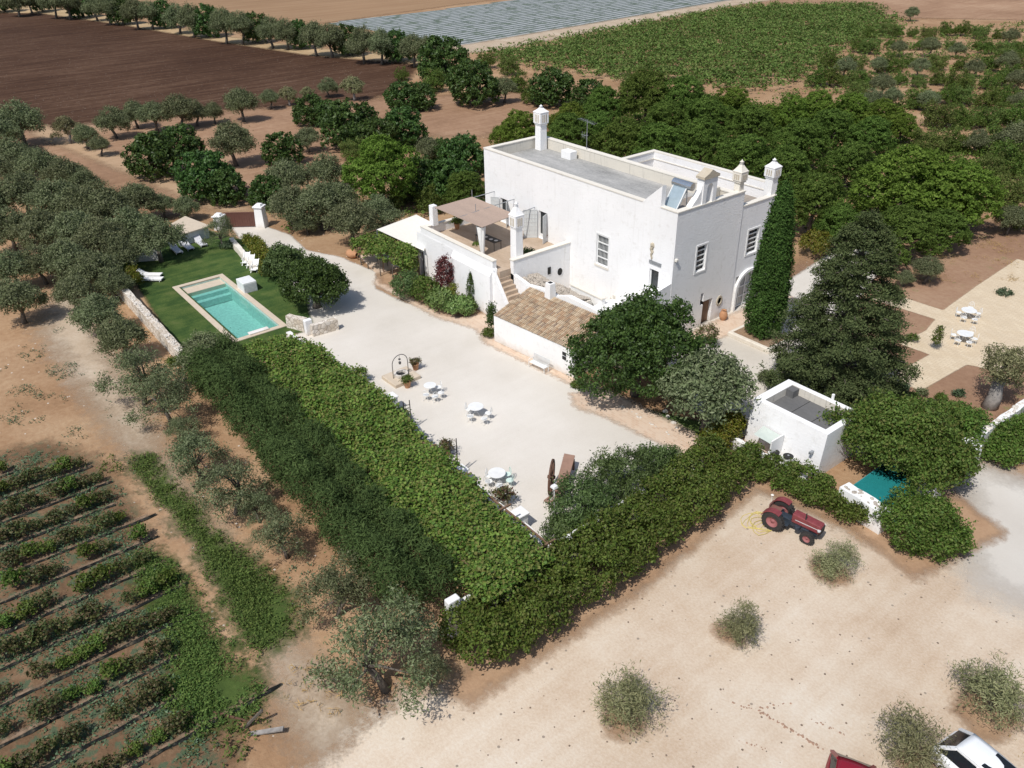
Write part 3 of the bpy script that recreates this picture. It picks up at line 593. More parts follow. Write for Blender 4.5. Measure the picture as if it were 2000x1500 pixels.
# terrace block
tx0, tx1, ty0 = -57.6, -47.4, 35.2
te = thing('terrace_block', 'white raised terrace with cane roofed corner in front of the farmhouse', 'terrace', (-52, 39, 0)); to = local(te)
MB().box(tx0+.35, -46.9, ty0+.3, HY0-.01, 0, 3.8).build('floor', M['terrfloor'], te, to)
mb = MB(); wall_holes(mb, 'y', ty0-.05, tx0-.6, tx1+.2, 0, 4.0, [(-57.95, -57.2, 0, 2.3)], .3, 1); mb.box(tx0-.6, tx1+.2, ty0+.26, ty0+.3, 0, 4.0)
mb.box(tx0, tx1, ty0+.02, ty0+.38, 3.4, 4.55); mb.box(-46.95, -46.55, 36.6, HY0-.01, 0, 4.5).box(tx0, tx0+.35, ty0+.4, HY0-.01, 0, 4.5)
mb.box(tx0-.6, tx0-.2, ty0+.3, HY0-.3, 0, 2.9)
mb.build('wall', M['wall'], te, to)
MB().extr([(ty0-.42, 0), (ty0-.38, 3.45), (ty0-.06, 3.95), (ty0-.06, 0)], 'x', -52.6, tx1+.1).build('buttress', M['wall'], te, to)
MB().box(tx0-.03, tx1+.03, ty0-.02, ty0+.42, 4.55, 4.62).box(-46.99, -46.5, 36.55, HY0-.01, 4.5, 4.58).box(tx0-.03, tx0+.39, ty0+.42, HY0-.01, 4.5, 4.58).build('coping', M['coping'], te, to)
MB().box(-57.95, -57.2, ty0+.22, ty0+.26, 0, 2.3).build('door', M['dark'], te, to)
# stair from the terrace down towards the tiled shed
mb = MB(); n = 12
for k in range(n): x = tx1+k*.28; mb.box(x, x+.28, 35.4, 36.55, 0, 3.8-(k+1)*.29)
mb.build('step', M['pinkstep'] if 'pinkstep' in M else M['terrfloor'], te, to)
MB().extr([(tx1, 0), (tx1, 4.0), (-45.6, 1.5), (-44.3, .35), (-44.3, 0)], 'y', 35.08, 35.39).extr([(-46.95, 0), (-46.95, 3.4), (-45, 3.1), (-43.9, 2.9), (-43.9, 0)], 'y', 36.6, 36.9).build('stair_wall', M['wall'], te, to)
mb = MB().lathe([(.24, 0), (.24, .05), (.02, .05)], 16); o = mb.build('oval_window', M['dark'], te, (0, 0, 0)); o.data.transform(Matrix.Translation(Vector((-46.55, 41.4, 2.3))-Vector(to)) @ Matrix.Rotation(math.pi/2, 4, 'Y') @ Matrix.Scale(1.3, 4, (1, 0, 0)))
MB().box(-46.55, -46.5, 40.1, 40.4, 2.4, 3.0).build('window', M['dark'], te, to)
# chimney column on the terrace
chimney('chimney', 'slender white chimney column on the terrace edge beside the canopy', -47.25, 37.5, 3.8, .74, HZ(-47.25, 37.5, 442), HZ(-47.25, 37.5, 420), HZ(-47.25, 37.5, 392), wb=1.15)
# canopy on the terrace
ca = thing('cane_canopy', 'pinkish cane canopy on rods over the terrace table', 'canopy', (-53.4, 38.2, 4.5)); co = local(ca)
ZC = 6.4
cor = [G(848.5, 405, ZC), G(941.5, 444, ZC), G(1007.5, 418.5, ZC), G(922, 384, ZC)]
mb = MB(); nn = 14
def bil(u, v): return [(1-u)*(1-v)*cor[0][k]+u*(1-v)*cor[1][k]+u*v*cor[2][k]+(1-u)*v*cor[3][k] for k in range(3)]
vs = []; fs = []
for i in range(nn+1):
    for j in range(nn+1):
        p = bil(i/nn, j/nn); p[2] -= .06*math.sin(math.pi*i/nn)*abs(math.sin(3*math.pi*j/nn))+0.0; vs.append(p)
mb.add(vs, [(i*(nn+1)+j, (i+1)*(nn+1)+j, (i+1)*(nn+1)+j+1, i*(nn+1)+j+1) for i in range(nn) for j in range(nn)])
mt = mb.build('matting', M['cane'], ca, co); so = mt.modifiers.new('s', 'SOLIDIFY'); so.thickness = .03
for k in range(3):
    u = (.02, .5, .98)[k]; p = bil(u, 0); q = bil(u, 1); d = [q[i]-p[i] for i in range(3)]
    e = [q[i]+d[i]*.55 for i in range(3)]; e[1] = HY0-.01
    MB().tube([(p[0], p[1], ZC-.06), (e[0], e[1], ZC-.06)], .035, 6).build('rod', M['greymetal'], ca, co)
for (u, v) in ((0, 1), (.5, .5)):
    p = bil(u, v); MB().tube([(p[0], p[1], 3.8), (p[0], p[1], ZC+.6)], .03, 6).build('pole', M['greymetal'], ca, co)
for k, (px, py) in enumerate(((848, 438), (940, 482))):
    x, y, _ = G(px, py, 4.6)
    if k == 0:
        MB().box(x-.3, x+.3, y-.28, y+.28, -.0+4.55, ZC-.1, .03, .03).build('pillar', M['wall'], ca, co, bevel=.03)
    else:
        dr = MB(); nz = 9; ns = 28; vs = []
        for i in range(nz+1):
            f = i/nz; wd = .42-.26*f
            for j in range(ns):
                a = 2*math.pi*j/ns; r_ = wd*(1+.16*math.cos(7*a+f*2)); vs.append((x-.1+.1*f+r_*math.cos(a), y+.1+r_*.7*math.sin(a), ZC-.12-(ZC-4.1)*f))
        dr.add(vs, [(i*ns+j, i*ns+(j+1) % ns, (i+1)*ns+(j+1) % ns, (i+1)*ns+j) for i in range(nz) for j in range(ns)]); dr.build('curtain', M['cloth'], ca, co, smooth=True)
# furniture on the terrace
def ftable(name, label, x, y, z, r, mat, group=None, cloth=None):
    t_ = thing(name, label, 'table', (x, y, z), 0, group)
    MB().lathe([(0.02, .70), (r, .70), (r+.01, .715), (r, .735), (.02, .735)], 20, cap=False).build('tabletop', mat, t_, (0, 0, 0))
    for k in range(3):
        a = 2*math.pi*k/3+.4; MB().tube([(r*.25*math.cos(a), r*.25*math.sin(a), .70), (.06*math.cos(a), .06*math.sin(a), .4), (r*.7*math.cos(a), r*.7*math.sin(a), 0)], .018, 6).build('leg', mat, t_, (0, 0, 0))
    return t_
def fchair(name, label, x, y, z, rz, mat, group=None):
    t_ = thing(name, label, 'chair', (x, y, z), rz, group)
    MB().lathe([(.02, .44), (.21, .44), (.22, .45), (.21, .465), (.02, .465)], 16, cap=False).build('seat', mat, t_, (0, 0, 0))
    for k in range(4):
        a = math.pi/4+k*math.pi/2; MB().tube([(.18*math.cos(a), .18*math.sin(a), .45), (.24*math.cos(a), .24*math.sin(a), 0)], .014, 5).build('leg', mat, t_, (0, 0, 0))
    bk = MB(); pts = [(.21*math.cos(a), -.14+.10*0-.09*0+(-.06), .46+.44*math.sin(max(0, math.pi*(i/8)))) for i, a in enumerate(np.linspace(math.pi, 0, 9))]
    bk.tube(pts, .014, 5); [bk.bar((u, -.2, .46), (u, -.2, .84), .012) for u in (-.08, 0, .08)]; bk.tube([(-.17, -.2, .66), (.17, -.2, .66)], .01, 5)
    bk.build('backrest', mat, t_, (0, 0, 0))
    return t_
bz = 3.8
px_, py_ = G(955, 478, bz)[:2]
tt = thing('dining_table', 'long dark iron table set with plates under the cane canopy', 'table', (px_+.2, py_-.2, bz), math.radians(2)); 
MB().box(-1.3, 1.3, -.42, .42, .70, .74).build('tabletop', M['darkmetal'], tt, (0, 0, 0), bevel=.01)
for a in (-1, 1):
    for b_ in (-1, 1): MB().bar((a*1.2, b_*.36, 0), (a*1.2, b_*.36, .7), .04).build('leg', M['darkmetal'], tt, (0, 0, 0))
pl = thing('plate', 'white plates set along the terrace table', 'plates', (px_+.2, py_-.2, bz+.745), 0)
for u in (-.9, -.2, .5, 1.0): MB().lathe([(.02, 0), (.13, .0), (.17, .02)], 14, c=(u, .1*math.sin(u*9), 0)).build('plate', M['cloth'], pl, (0, 0, 0))
# ------------------------------------------------------------------ tiled shed, small buildings, walls
m, t, b = new_mat('old clay tiles'); gi = N(t, 'ShaderNodeNewGeometry')
c = ramp(t, gi.outputs['Random Per Island'], [(0, (.33, .21, .13)), (.25, (.46, .32, .20)), (.5, (.40, .31, .21)), (.75, (.54, .43, .30)), (1, (.26, .19, .14))])
c = mix(t, ramp(t, noise(t, 1.3, 5, .7, gi.outputs['Position']), [(.5, (0, 0, 0)), (.66, (.75, .75, .75))]), c, (.22, .16, .11))
t.links.new(c, b.inputs['Base Color']); b.inputs['Roughness'].default_value = .9
M['tiles'] = m
shed = thing('shed', 'long low white shed with an old clay tile roof by the courtyard', 'shed', (-40, 34.5, 0)); so_ = local(shed)
A_, B_, C_, D_ = (-43.86, 32.55), (-35.85, 33.4), (-36.25, 37.0), (-44.25, 36.3)
def lerp2(a, b, u): return (a[0]+(b[0]-a[0])*u, a[1]+(b[1]-a[1])*u)
ZE, ZR = 2.15, 3.15
mb = MB()
mb.add([(*A_, 0), (*B_, 0), (*B_, ZE), (*A_, ZE), (*D_, 0), (*C_, 0), (*C_, ZR), (*D_, ZR)], [(0, 1, 2, 3), (1, 5, 6, 2), (5, 4, 7, 6), (4, 0, 3, 7)])
mb.build('wall', M['wallsmooth'], shed, so_)
MB().add([(*A_, ZE), (*B_, ZE), (*C_, ZR), (*D_, ZR)], [(0, 1, 2, 3)]).build('roof_slab', M['cap'], shed, so_)
tl = MB(); r9 = random.Random(11); NC, NR = 50, 9
for i in range(NC):
    u = (i+.5)/NC
    e0, e1 = lerp2(A_, B_, u), lerp2(D_, C_, u); du = .5/NC*8.05
    for j in range(NR):
        v0, v1 = j/NR-.02, (j+1)/NR+.015
        p = (e0[0]+(e1[0]-e0[0])*v0, e0[1]+(e1[1]-e0[1])*v0, ZE+(ZR-ZE)*v0+.03+r9.uniform(0, .02)); q = (e0[0]+(e1[0]-e0[0])*v1, e0[1]+(e1[1]-e0[1])*v1, ZE+(ZR-ZE)*v1+.01)
        js = r9.uniform(-.012, .012); vs = []
        for P_, ww in ((p, .078), (q, .062)):
            for k in range(5):
                a = math.pi*k/4; vs.append((P_[0]+js+ww*math.cos(a), P_[1], P_[2]+ww*.95*math.sin(a)))
        tl.add(vs, [(k, k+1, 5+k+1, 5+k) for k in range(4)])
tl.build('tiles', M['tiles'], shed, so_)
w0 = lerp2(A_, B_, .855); w1 = lerp2(A_, B_, .90)
wn = MB()
for z0 in (1.15, 1.48):
    wn.box(w0[0], w1[0], w0[1]-.012, w0[1]+.03, z0, z0+.25)
wn.build('window', M['dark'], shed, so_)
bw = MB(); pts = [(-44.6, 36.25), (-43, 36.55), (-41.7, 36.7), (-40.5, 36.8), (-38.5, 36.95), (-36.2, 37.1)]; hs = [3.25, 3.35, 3.2, 3.6, 3.45, 3.3]
for k in range(5):
    a, b2 = pts[k], pts[k+1]
    bw.add([(a[0], a[1], 2), (b2[0], b2[1], 2), (b2[0], b2[1], hs[k+1]), (a[0], a[1], hs[k]), (a[0], a[1]+.4, 2), (b2[0], b2[1]+.4, 2), (b2[0], b2[1]+.4, hs[k+1]), (a[0], a[1]+.4, hs[k])], [(0, 1, 2, 3), (5, 4, 7, 6), (3, 2, 6, 7), (1, 5, 6, 2), (4, 0, 3, 7)])
bw.build('back_wall', M['wallsmooth'], shed, so_)
MB().box(-42.3, -41.65, 36.1, 36.75, 3.0, 4.3, .06, .06).build('flue', M['wallsmooth'], shed, so_, bevel=.04)
MB().box(-42.12, -41.83, 36.28, 36.57, 4.28, 4.32).build('flue_hole', M['dark'], shed, so_)
# rubble covered vault behind the shed
va = thing('rubble_vault', 'low rubble covered vault between the tiled shed and the farmhouse', 'vault', (-44, 37.8, 0)); vo = local(va)
MB().box(-46.5, -40.2, 37.2, 39.0, 0, 2.75).build('wall', M['coping'], va, vo)
rb = MB(); rr = random.Random(4)
for k in range(1000): x, y = rr.uniform(-46.4, -40.3), rr.uniform(37.2, 39.0); rb.rock((x, y, 2.72+.22*math.sin(math.pi*(y-37.1)/2.0)+.06*math.sin(x*2)), rr.uniform(.05, .12), rr)
rb.build('rubble', M['rubble'], va, vo)

# pool house
ph = thing('pool_house', 'small white box building with sunken grey felt roof near the tractor', 'outbuilding', (-21, 38.3, 0)); po = local(ph)
px0, px1, py0, py1, pz = -23.7, -18.7, 36.65, 40.1, 2.95
fr = MB(); fr.add([(px0, py0-.25, 0), (px1, py0-.25, 0), (px1, py0, pz), (px0, py0, pz)], [(0, 1, 2, 3)])
fr.add([(px1, py0-.25, 0), (px1, py1, 0), (px1, py1, pz), (px1, py0, pz), (px0, py0-.25, 0), (px0, py1, 0), (px0, py1, pz), (px0, py0, pz)], [(0, 1, 2, 3), (5, 4, 7, 6), (1, 5, 6, 2)])
e = .38; px0i = px0+.55
q = [(px0, py0), (px1, py0), (px1, py1), (px0, py1)]; qi = [(px0i, py0+e), (px1-e, py0+e), (px1-e, py1-e), (px0i, py1-e)]
vs = [(*p, pz) for p in q]+[(*p, pz) for p in qi]+[(*p, 2.4) for p in qi]
fr.add(vs, [(0, 1, 5, 4), (1, 2, 6, 5), (2, 3, 7, 6), (3, 0, 4, 7)])
fr.build('wall', M['wall'], ph, po)
iw = MB(); iw.add(vs[4:], [(0, 1, 5, 4), (1, 2, 6, 5), (2, 3, 7, 6), (3, 0, 4, 7)]); iw.build('parapet', M['inner'], ph, po)
MB().box(px0i, px1-e, py0+e, py1-e, 2.36, 2.42).build('roof', M['roofdark'], ph, po)
rs = MB(); [rs.box(px0i+k*1.35, px0i+k*1.35+.03, py0+e, py1-e, 2.42, 2.432) for k in (1, 2, 3)]; rs.build('roof_seam', M['dark'], ph, po)
MB().box(px0i, px0i+.5, py1-e-.6, py1-e, 2.42, 2.9).build('roof_block', M['roofdark'], ph, po)
MB().tube([(-20.6, 40.0, 2.95), (-20.6, 40.0, 3.35)], .09, 8).build('vent_pipe', M['wallsmooth'], ph, po)
MB().box(-19.35, -19.2, 36.2, 36.5, 1.5, 1.65).build('wall_light', M['greymetal'], ph, po)
gp = plain('pale green glass', (.50, .56, .52), .15, 0, .1)
MB().add([(-22.6, 36.45, 1.62), (-21.2, 36.45, 1.55), (-21.2, 35.55, 1.35), (-22.6, 35.55, 1.42)], [(0, 1, 2, 3)]).build('door_canopy', gp, ph, po)
MB().box(-21.25, -21.17, 35.3, 36.45, 0, 1.75).build('door_screen', M['wallsmooth'], ph, po)
# low wall with two outdoor fan units
lw = thing('low_wall', 'low white wall in front of the pool house fan units', 'wall', (-20.5, 35.2, 0)); lo_ = local(lw)
MB().box(-24.2, -18.6, 35.05, 35.35, 0, .8).build('wall', M['wallsmooth'], lw, lo_, bevel=.03)
for k, (px, py) in enumerate(((1513, 881), (1540, 889))):
    x, y, _ = G(px, py, .95)
    f = thing('fan_unit', ('round black outdoor fan unit nearer the glass canopy', 'round black outdoor fan unit nearer the pool house corner')[k], 'fan unit', (x, y, 0), 0, 'fan units behind the low wall')
    MB().box(-.32, .32, -.22, .22, 0, .85).build('casing', M['whitemetal'], f, (0, 0, 0), bevel=.03)
    MB().lathe([(.30, .852), (.30, .90), (.27, .92), (.05, .93), (.05, .852)], 20).build('fan_grille', M['dark'], f, (0, 0, 0))
    MB().lathe([(.06, .93), (.06, .95)], 10).build('hub', M['greymetal'], f, (0, 0, 0))

def rubble_wall(name, label, p0, p1, th, h, mat, matr, step=.35, z0=0, cap=True):
    """masonry wall with an uneven top"""
    t_ = thing(name, label, 'wall', ((p0[0]+p1[0])/2, (p0[1]+p1[1])/2, z0)); org = local(t_)
    d = Vector((p1[0]-p0[0], p1[1]-p0[1], 0)); L_ = d.length; d.normalize(); nn = Vector((-d.y, d.x, 0)); n = max(2, int(L_/.5)); rr = random.Random(int(L_*100))
    vs = []; fs = []
    for k in range(n+1):
        c = Vector((p0[0], p0[1], z0))+d*L_*k/n; hh = h+rr.uniform(-.05, .05); o1, o2 = th/2+rr.uniform(-.03, .03), th/2+rr.uniform(-.03, .03)
        vs += [c-nn*(o1+.05), c-nn*o1+Vector((0, 0, hh)), c+nn*o2+Vector((0, 0, hh+rr.uniform(-.03, .03))), c+nn*(o2+.05)]
    for k in range(n):
        for j in range(3): fs.append((4*k+j, 4*k+4+j, 4*k+5+j, 4*k+1+j))
    fs += [(0, 1, 2, 3), (4*n+3, 4*n+2, 4*n+1, 4*n)]
    MB().add(vs, fs).build('wall', mat, t_, org)
    if cap:
        st = MB(); 
        for k in range(int(L_/step*2.2)):
            c = Vector((p0[0], p0[1], z0+h))+d*rr.uniform(.1, L_-.1)+nn*rr.uniform(-th*.35, th*.35); st.rock(c, rr.uniform(.07, .15), rr, .6)
        st.build('stones', matr, t_, org)
    return t_
m, t, b = new_mat('dry stone wall'); g = geo(t); vo_ = N(t, 'ShaderNodeTexVoronoi'); vo_.inputs['Scale'].default_value = 3.2; t.links.new(g, vo_.inputs['Vector'])
sp = N(t, 'ShaderNodeSeparateColor'); t.links.new(vo_.outputs['Color'], sp.inputs[0])
c = ramp(t, sp.outputs[0], [(0, (.50, .43, .34)), (.5, (.64, .58, .50)), (1, (.74, .69, .62))])
v2 = N(t, 'ShaderNodeTexVoronoi'); v2.feature = 'DISTANCE_TO_EDGE'; v2.inputs['Scale'].default_value = 3.2; t.links.new(g, v2.inputs['Vector'])
c = mix(t, ramp(t, v2.outputs['Distance'], [(.0, (1, 1, 1)), (.09, (0, 0, 0))]), c, (.30, .25, .20))
t.links.new(c, b.inputs['Base Color']); b.inputs['Roughness'].default_value = .95; bump(t, b, v2.outputs['Distance'], .8, .06)
M['drystone'] = m
# long boundary walls
rubble_wall('stone_wall', 'long pale dry stone wall along the left side of the pool lawn', (-76.5, 13.35), (-54.5, 13.2), .55, 1.05, M['drystone'], M['rubblewhite'])
rubble_wall('garden_wall', 'white wall between the lawn and the olive grove at the far corner', (-78.6, 15.2), (-76.8, 18.6), .3, 1.25, M['wallsmooth'], M['rubblewhite'], cap=False)
rubble_wall('garden_wall', 'low beige wall between lawn and drive behind the deckchairs', (-76.6, 25.3), (-68.5, 24.1), .45, .55, M['coping'], M['rubblewhite'], cap=False)
rubble_wall('stone_wall', 'short stone wall with white capped end right of the lawn steps', G(610, 656)[:2], G(660, 642)[:2], .45, .95, M['drystone'], M['rubblewhite'], cap=False)
MBp = thing('wall_pier', 'white capped pier at the gap beside the lawn steps', 'pier', (G(607, 655)[0]-.2, G(607, 655)[1], 0))
MB().box(-.2, .2, -.3, .3, 0, 1.3).build('pier', M['wallsmooth'], MBp, (0, 0, 0), bevel=.06)
rubble_wall('stone_wall', 'short rough stone wall joining the pool corner to the lawn steps', (-56.2, 21.7), (-54.6, 22.4), .5, 1.0, M['drystone'], M['rubblewhite'], cap=False)
rubble_wall('boundary_wall', 'long white wall behind the front hedge seen in patches', (-22.6, 14.0), (-23.1, 30.5), .35, 1.5, M['wallsmooth'], M['rubblewhite'], cap=False)
rubble_wall('boundary_wall', 'low white wall along the vine pergola side of the courtyard', (-54.4, 20.85), (-23.4, 20.6), .35, .55, M['wallsmooth'], M['rubblewhite'], cap=False)
rubble_wall('boundary_wall', 'white wall topped with rubble stones in front of the turquoise pond', G(1640, 985)[:2], G(1725, 1040)[:2], .75, 1.35, M['wallsmooth'], M['rubble'])
rubble_wall('boundary_wall', 'white roadside wall running off the right edge behind a hedge', (-14.3, 44.6), (-14.0, 62), .4, 1.35, M['wallsmooth'], M['rubblewhite'])
pr = thing('wall_pier', 'broad white pier at the gateway under the fig tree branches', 'pier', (-14.1, 44.2, 0)); MB().box(-.6, .6, -.4, .5, 0, 1.5, .05, .05).build('pier', M['wallsmooth'], pr, (0, 0, 0), bevel=.06)
pr = thing('wall_pier', 'white broken pier right of the turquoise pond in the tree shade', 'pier', (G(1800, 960)[0], G(1800, 960)[1], 0)); MB().box(-.9, .9, -.5, .5, 0, 1.0, .15, .15).build('pier', M['wallsmooth'], pr, (0, 0, 0), bevel=.06)
pr = thing('wall_pier', 'white wall end showing above the hedge at the lower corner', 'pier', (-22.45, 13.9, 0)); MB().box(-.22, .22, -.35, .35, 0, 2.2, .03, .03).build('pier', M['wallsmooth'], pr, (0, 0, 0), bevel=.05)
# courtyard edge pillars
for k, (px, py, lb) in enumerate(((812, 862, 'square white pillar beside the first ladder at the pergola edge'), (905, 945, 'square white pillar beside the second ladder at the pergola edge'), (1020, 1030, 'squat white pillar at the pergola edge near the courtyard corner'), (770, 800, 'low white pillar at the pergola edge nearest the well'))):
    x, y, _ = G(px, py); p_ = thing('pillar', lb, 'pillar', (x, y-.15, 0), 0, 'white pillars along the pergola'); MB().box(-.32, .32, -.32, .32, 0, 1.05).build('shaft', M['wallsmooth'], p_, (0, 0, 0), bevel=.03); MB().box(-.38, .38, -.38, .38, 1.05, 1.15).build('cap', M['wallsmooth'], p_, (0, 0, 0), bevel=.03)
# pond
tq = plain('turquoise pond lining', (.05, .26, .28), .4)
pd = thing('pond', 'small turquoise plunge pool under the fig tree', 'pond', (-15.3, 38.2, 0)); pdo = local(pd)
MB().prism([(-16.5, 36.3), (-14.0, 35.7), (-13.3, 37.4), (-14.8, 39.6), (-16.5, 39.6)], -.02, .95).build('basin', tq, pd, pdo)
m, t, b = new_mat('pool water'); 
tb = N(t, 'ShaderNodeBsdfTransparent'); tb.inputs[0].default_value = (.64, .89, .87, 1)
gl = N(t, 'ShaderNodeBsdfGlossy'); gl.inputs['Roughness'].default_value = .04
bn = N(t, 'ShaderNodeBump'); bn.inputs['Strength'].default_value = .22; bn.inputs['Distance'].default_value = .05
v = N(t, 'ShaderNodeTexVoronoi'); v.inputs['Scale'].default_value = 3.4; v.feature = 'SMOOTH_F1'; g = geo(t)
dn = N(t, 'ShaderNodeTexNoise'); dn.inputs['Scale'].default_value = 2; t.links.new(g, dn.inputs['Vector']); t.links.new(mix(t, .25, g, dn.outputs['Color']), v.inputs['Vector'])
t.links.new(v.outputs['Distance'], bn.inputs['Height']); t.links.new(bn.outputs[0], gl.inputs['Normal'])
fz = N(t, 'ShaderNodeFresnel'); fz.inputs[0].default_value = 1.33; t.links.new(bn.outputs[0], fz.inputs['Normal'])
ms = N(t, 'ShaderNodeMixShader'); t.links.new(mth(t, 'MULTIPLY', fz.outputs[0], 1.3, clamp=True), ms.inputs[0]); t.links.new(tb.outputs[0], ms.inputs[1]); t.links.new(gl.outputs[0], ms.inputs[2])
t.links.new(ms.outputs[0], t.nodes['Material Output'].inputs[0]); M['water'] = m
MB().add([(-16.45, 36.35, .96), (-14.05, 35.77, .96), (-13.37, 37.4, .96), (-14.85, 39.5, .96), (-16.45, 39.5, .96)], [(0, 1, 2, 3, 4)]).build('water', M['water'], pd, pdo)
# swimming pool
sp_ = thing('swimming_pool', 'rectangular turquoise swimming pool with beige stone coping and steps', 'swimming pool', (-63, 19.3, 0)); spo = local(sp_)
M['poolstone'] = plain('beige pool stone', (.58, .49, .38), .8, 0, .12, 2)
lin = plain('pale pool lining', (.45, .62, .57), .6, 0, .30, 5)  # strong mottling paints rippled light speckle into the lining colour
X0, X1, Y0, Y1 = POOL
MB().box(X0-.45, X1+.45, Y0-.45, Y0, -.02, .09).box(X0-.45, X1+.45, Y1, Y1+.45, -.02, .09).box(X0-.45, X0, Y0, Y1, -.02, .09).box(X1, X1+.45, Y0, Y1, -.02, .09).build('coping', M['poolstone'], sp_, spo, bevel=.015)
bs = MB(); D = -1.45
bs.add([(X0, Y0, .0), (X1, Y0, .0), (X1, Y1, .0), (X0, Y1, .0), (X0, Y0, D), (X1, Y0, D), (X1, Y1, D), (X0, Y1, D)], [(0, 1, 5, 4), (1, 2, 6, 5), (2, 3, 7, 6), (3, 0, 4, 7), (4, 5, 6, 7)])
bs.build('basin', lin, sp_, spo)
MB().box(X0+.002, X0+1.25, Y0+.002, Y1-.002, -1.4, -.16).build('shelf', M['poolstone'], sp_, spo)
MB().box(X0+1.25, X0+1.75, Y0+.003, Y1-.003, -1.4, -.5).box(X0+1.75, X0+2.25, Y0+.003, Y1-.003, -1.4, -.85).build('step', lin, sp_, spo)
MB().add([(X0+.01, Y0+.01, -.20), (X1-.01, Y0+.01, -.20), (X1-.01, Y1-.01, -.20), (X0+.01, Y1-.01, -.20)], [(0, 1, 2, 3)]).build('water', M['water'], sp_, spo)
MB().box(X1-.25, X1+.2, 18.6, 20.2, .09, .2).build('overflow', M['wallsmooth'], sp_, spo, bevel=.03)
bx = thing('pump_box', 'white slatted box standing beside the pool', 'box', (-65.0, 22.0, 0)); s_ = MB().box(-.75, .75, -.6, .6, 0, .95); s_.build('body', M['whitemetal'], bx, (0, 0, 0), bevel=.03)
mb = MB(); [mb.box(.752, .772, -.55, .55, .08+k*.1, .13+k*.1) for k in range(8)]; mb.build('slats', M['shutter'], bx, (0, 0, 0))
# gate
for k, (px, py, h, lb) in enumerate(((513, 443, 2.45, 'tall white gate pillar right of the brown gate'), (432, 448, 1.7, 'lower white gate pillar left of the brown gate, half behind an olive'))):
    x, y, _ = G(px, py); gp_ = thing('gate_pillar', lb, 'gate pillar', (x, y, 0), math.radians(40), 'gate pillars')
    MB().box(-.5, .5, -.5, .5, 0, h-.35, .09, .09).build('shaft', M['wallsmooth'], gp_, (0, 0, 0), bevel=.03)
    MB().box(-.52, .52, -.52, .52, h-.35, h-.2).box(-.36, .36, -.36, .36, h-.2, h, .1, .1).build('cap', M['wallsmooth'], gp_, (0, 0, 0), bevel=.03)
gt = thing('gate', 'rust brown sheet metal gate between two white pillars', 'gate', (-80.1, 27.9, 0), math.atan2(29.48-26.1, -78.93+81.46)); brown = plain('brown painted gate', (.13, .055, .04), .6)
MB().box(-1.75, 0, -.03, .03, .08, 1.55).build('leaf', brown, gt, (0, 0, 0)); MB().box(.01, 1.75, -.03, .03, .08, 1.55).build('leaf', brown, gt, (0, 0, 0))
mb = MB(); [mb.box(-1.75+k*.25, -1.71+k*.25, -.05, .05, .08, 1.57) for k in range(15)]; mb.box(-1.75, 1.75, -.045, .045, 1.5, 1.6); mb.build('rails', brown, gt, (0, 0, 0))
# shack by the loungers
sk = thing('flat_roof_hut', 'low hut with a beige flat roof behind the shaded loungers', 'hut', (-78.2, 22.0, 0)); sko = local(sk)
c4 = [G(333, 440, 1.15), G(362, 424, 1.15), G(411, 443, 1.15), G(346, 463, 1.15)]
ctr = (sum(p[0] for p in c4)/4, sum(p[1] for p in c4)/4)
MB().prism([(p[0], p[1]) for p in c4], 1.15, 1.27).build('roof', M['poolstone'], sk, sko)
MB().prism([(ctr[0]+(p[0]-ctr[0])*.9, ctr[1]+(p[1]-ctr[1])*.9) for p in c4], 0, 1.15).build('wall', M['shutter'], sk, sko)

# left awning and its vine pergola
aw = thing('canvas_awning', 'cream canvas awning stretched from the terrace wall over the patio', 'awning', (-60, 36.5, 0)); awo = local(aw)
c4 = [G(736, 448, 3.0), G(828, 490, 2.75), G(843, 434, 3.6), G(813, 419, 3.3)]
mb = MB(); n = 10; vs = []
for i in range(n+1):
    for j in range(n+1):
        u, v = i/n, j/n; p = [(1-u)*(1-v)*c4[0][k]+u*(1-v)*c4[1][k]+u*v*c4[2][k]+(1-u)*v*c4[3][k] for k in range(3)]; p[2] -= .12*math.sin(math.pi*u)*math.sin(math.pi*v); vs.append(p)
mb.add(vs, [(i*(n+1)+j, (i+1)*(n+1)+j, (i+1)*(n+1)+j+1, i*(n+1)+j+1) for i in range(n) for j in range(n)])
s_ = mb.build('canvas', M['canvas'], aw, awo).modifiers.new('s', 'SOLIDIFY'); s_.thickness = .03
for p in (c4[0], c4[1], c4[3]): MB().tube([(p[0], p[1], 0), (p[0], p[1], p[2])], .05, 7).build('post', M['greymetal'], aw, awo)
x, y, _ = G(812, 527)
pc = thing('porch_pillar', 'round white pillar under the end of the vine pergola', 'pillar', (x, y-.1, 0)); MB().tube([(0, 0, 0), (0, 0, 2.5)], [.3, .24], 14).build('shaft', M['wallsmooth'], pc, (0, 0, 0), smooth=True); MB().box(-.33, .33, -.33, .33, 2.5, 2.62).build('cap', M['wallsmooth'], pc, (0, 0, 0))
wp = thing('pergola_frame', 'thin wooden frame of the small vine pergola over the patio', 'pergola', (-61.5, 33.8, 0)); wo = local(wp)
pc4 = [G(694, 462, 2.3), G(738, 448, 2.3), G(812, 487, 2.3), G(797, 505, 2.3)]
for p in pc4[:1]+pc4[3:]+[G(745, 485, 2.3)]: MB().tube([(p[0], p[1], 0), (p[0], p[1], 2.3)], .05, 6).build('post', M['wood'], wp, wo)
for a, b2 in ((0, 1), (1, 2), (2, 3), (3, 0)): MB().tube([pc4[a], pc4[b2]], .04, 6).build('beam', M['wood'], wp, wo)
cj = thing('clay_jar', 'large clay jar lying on its side beside the drive', 'jar', (*G(688, 503)[:2], .38), math.radians(20)); 
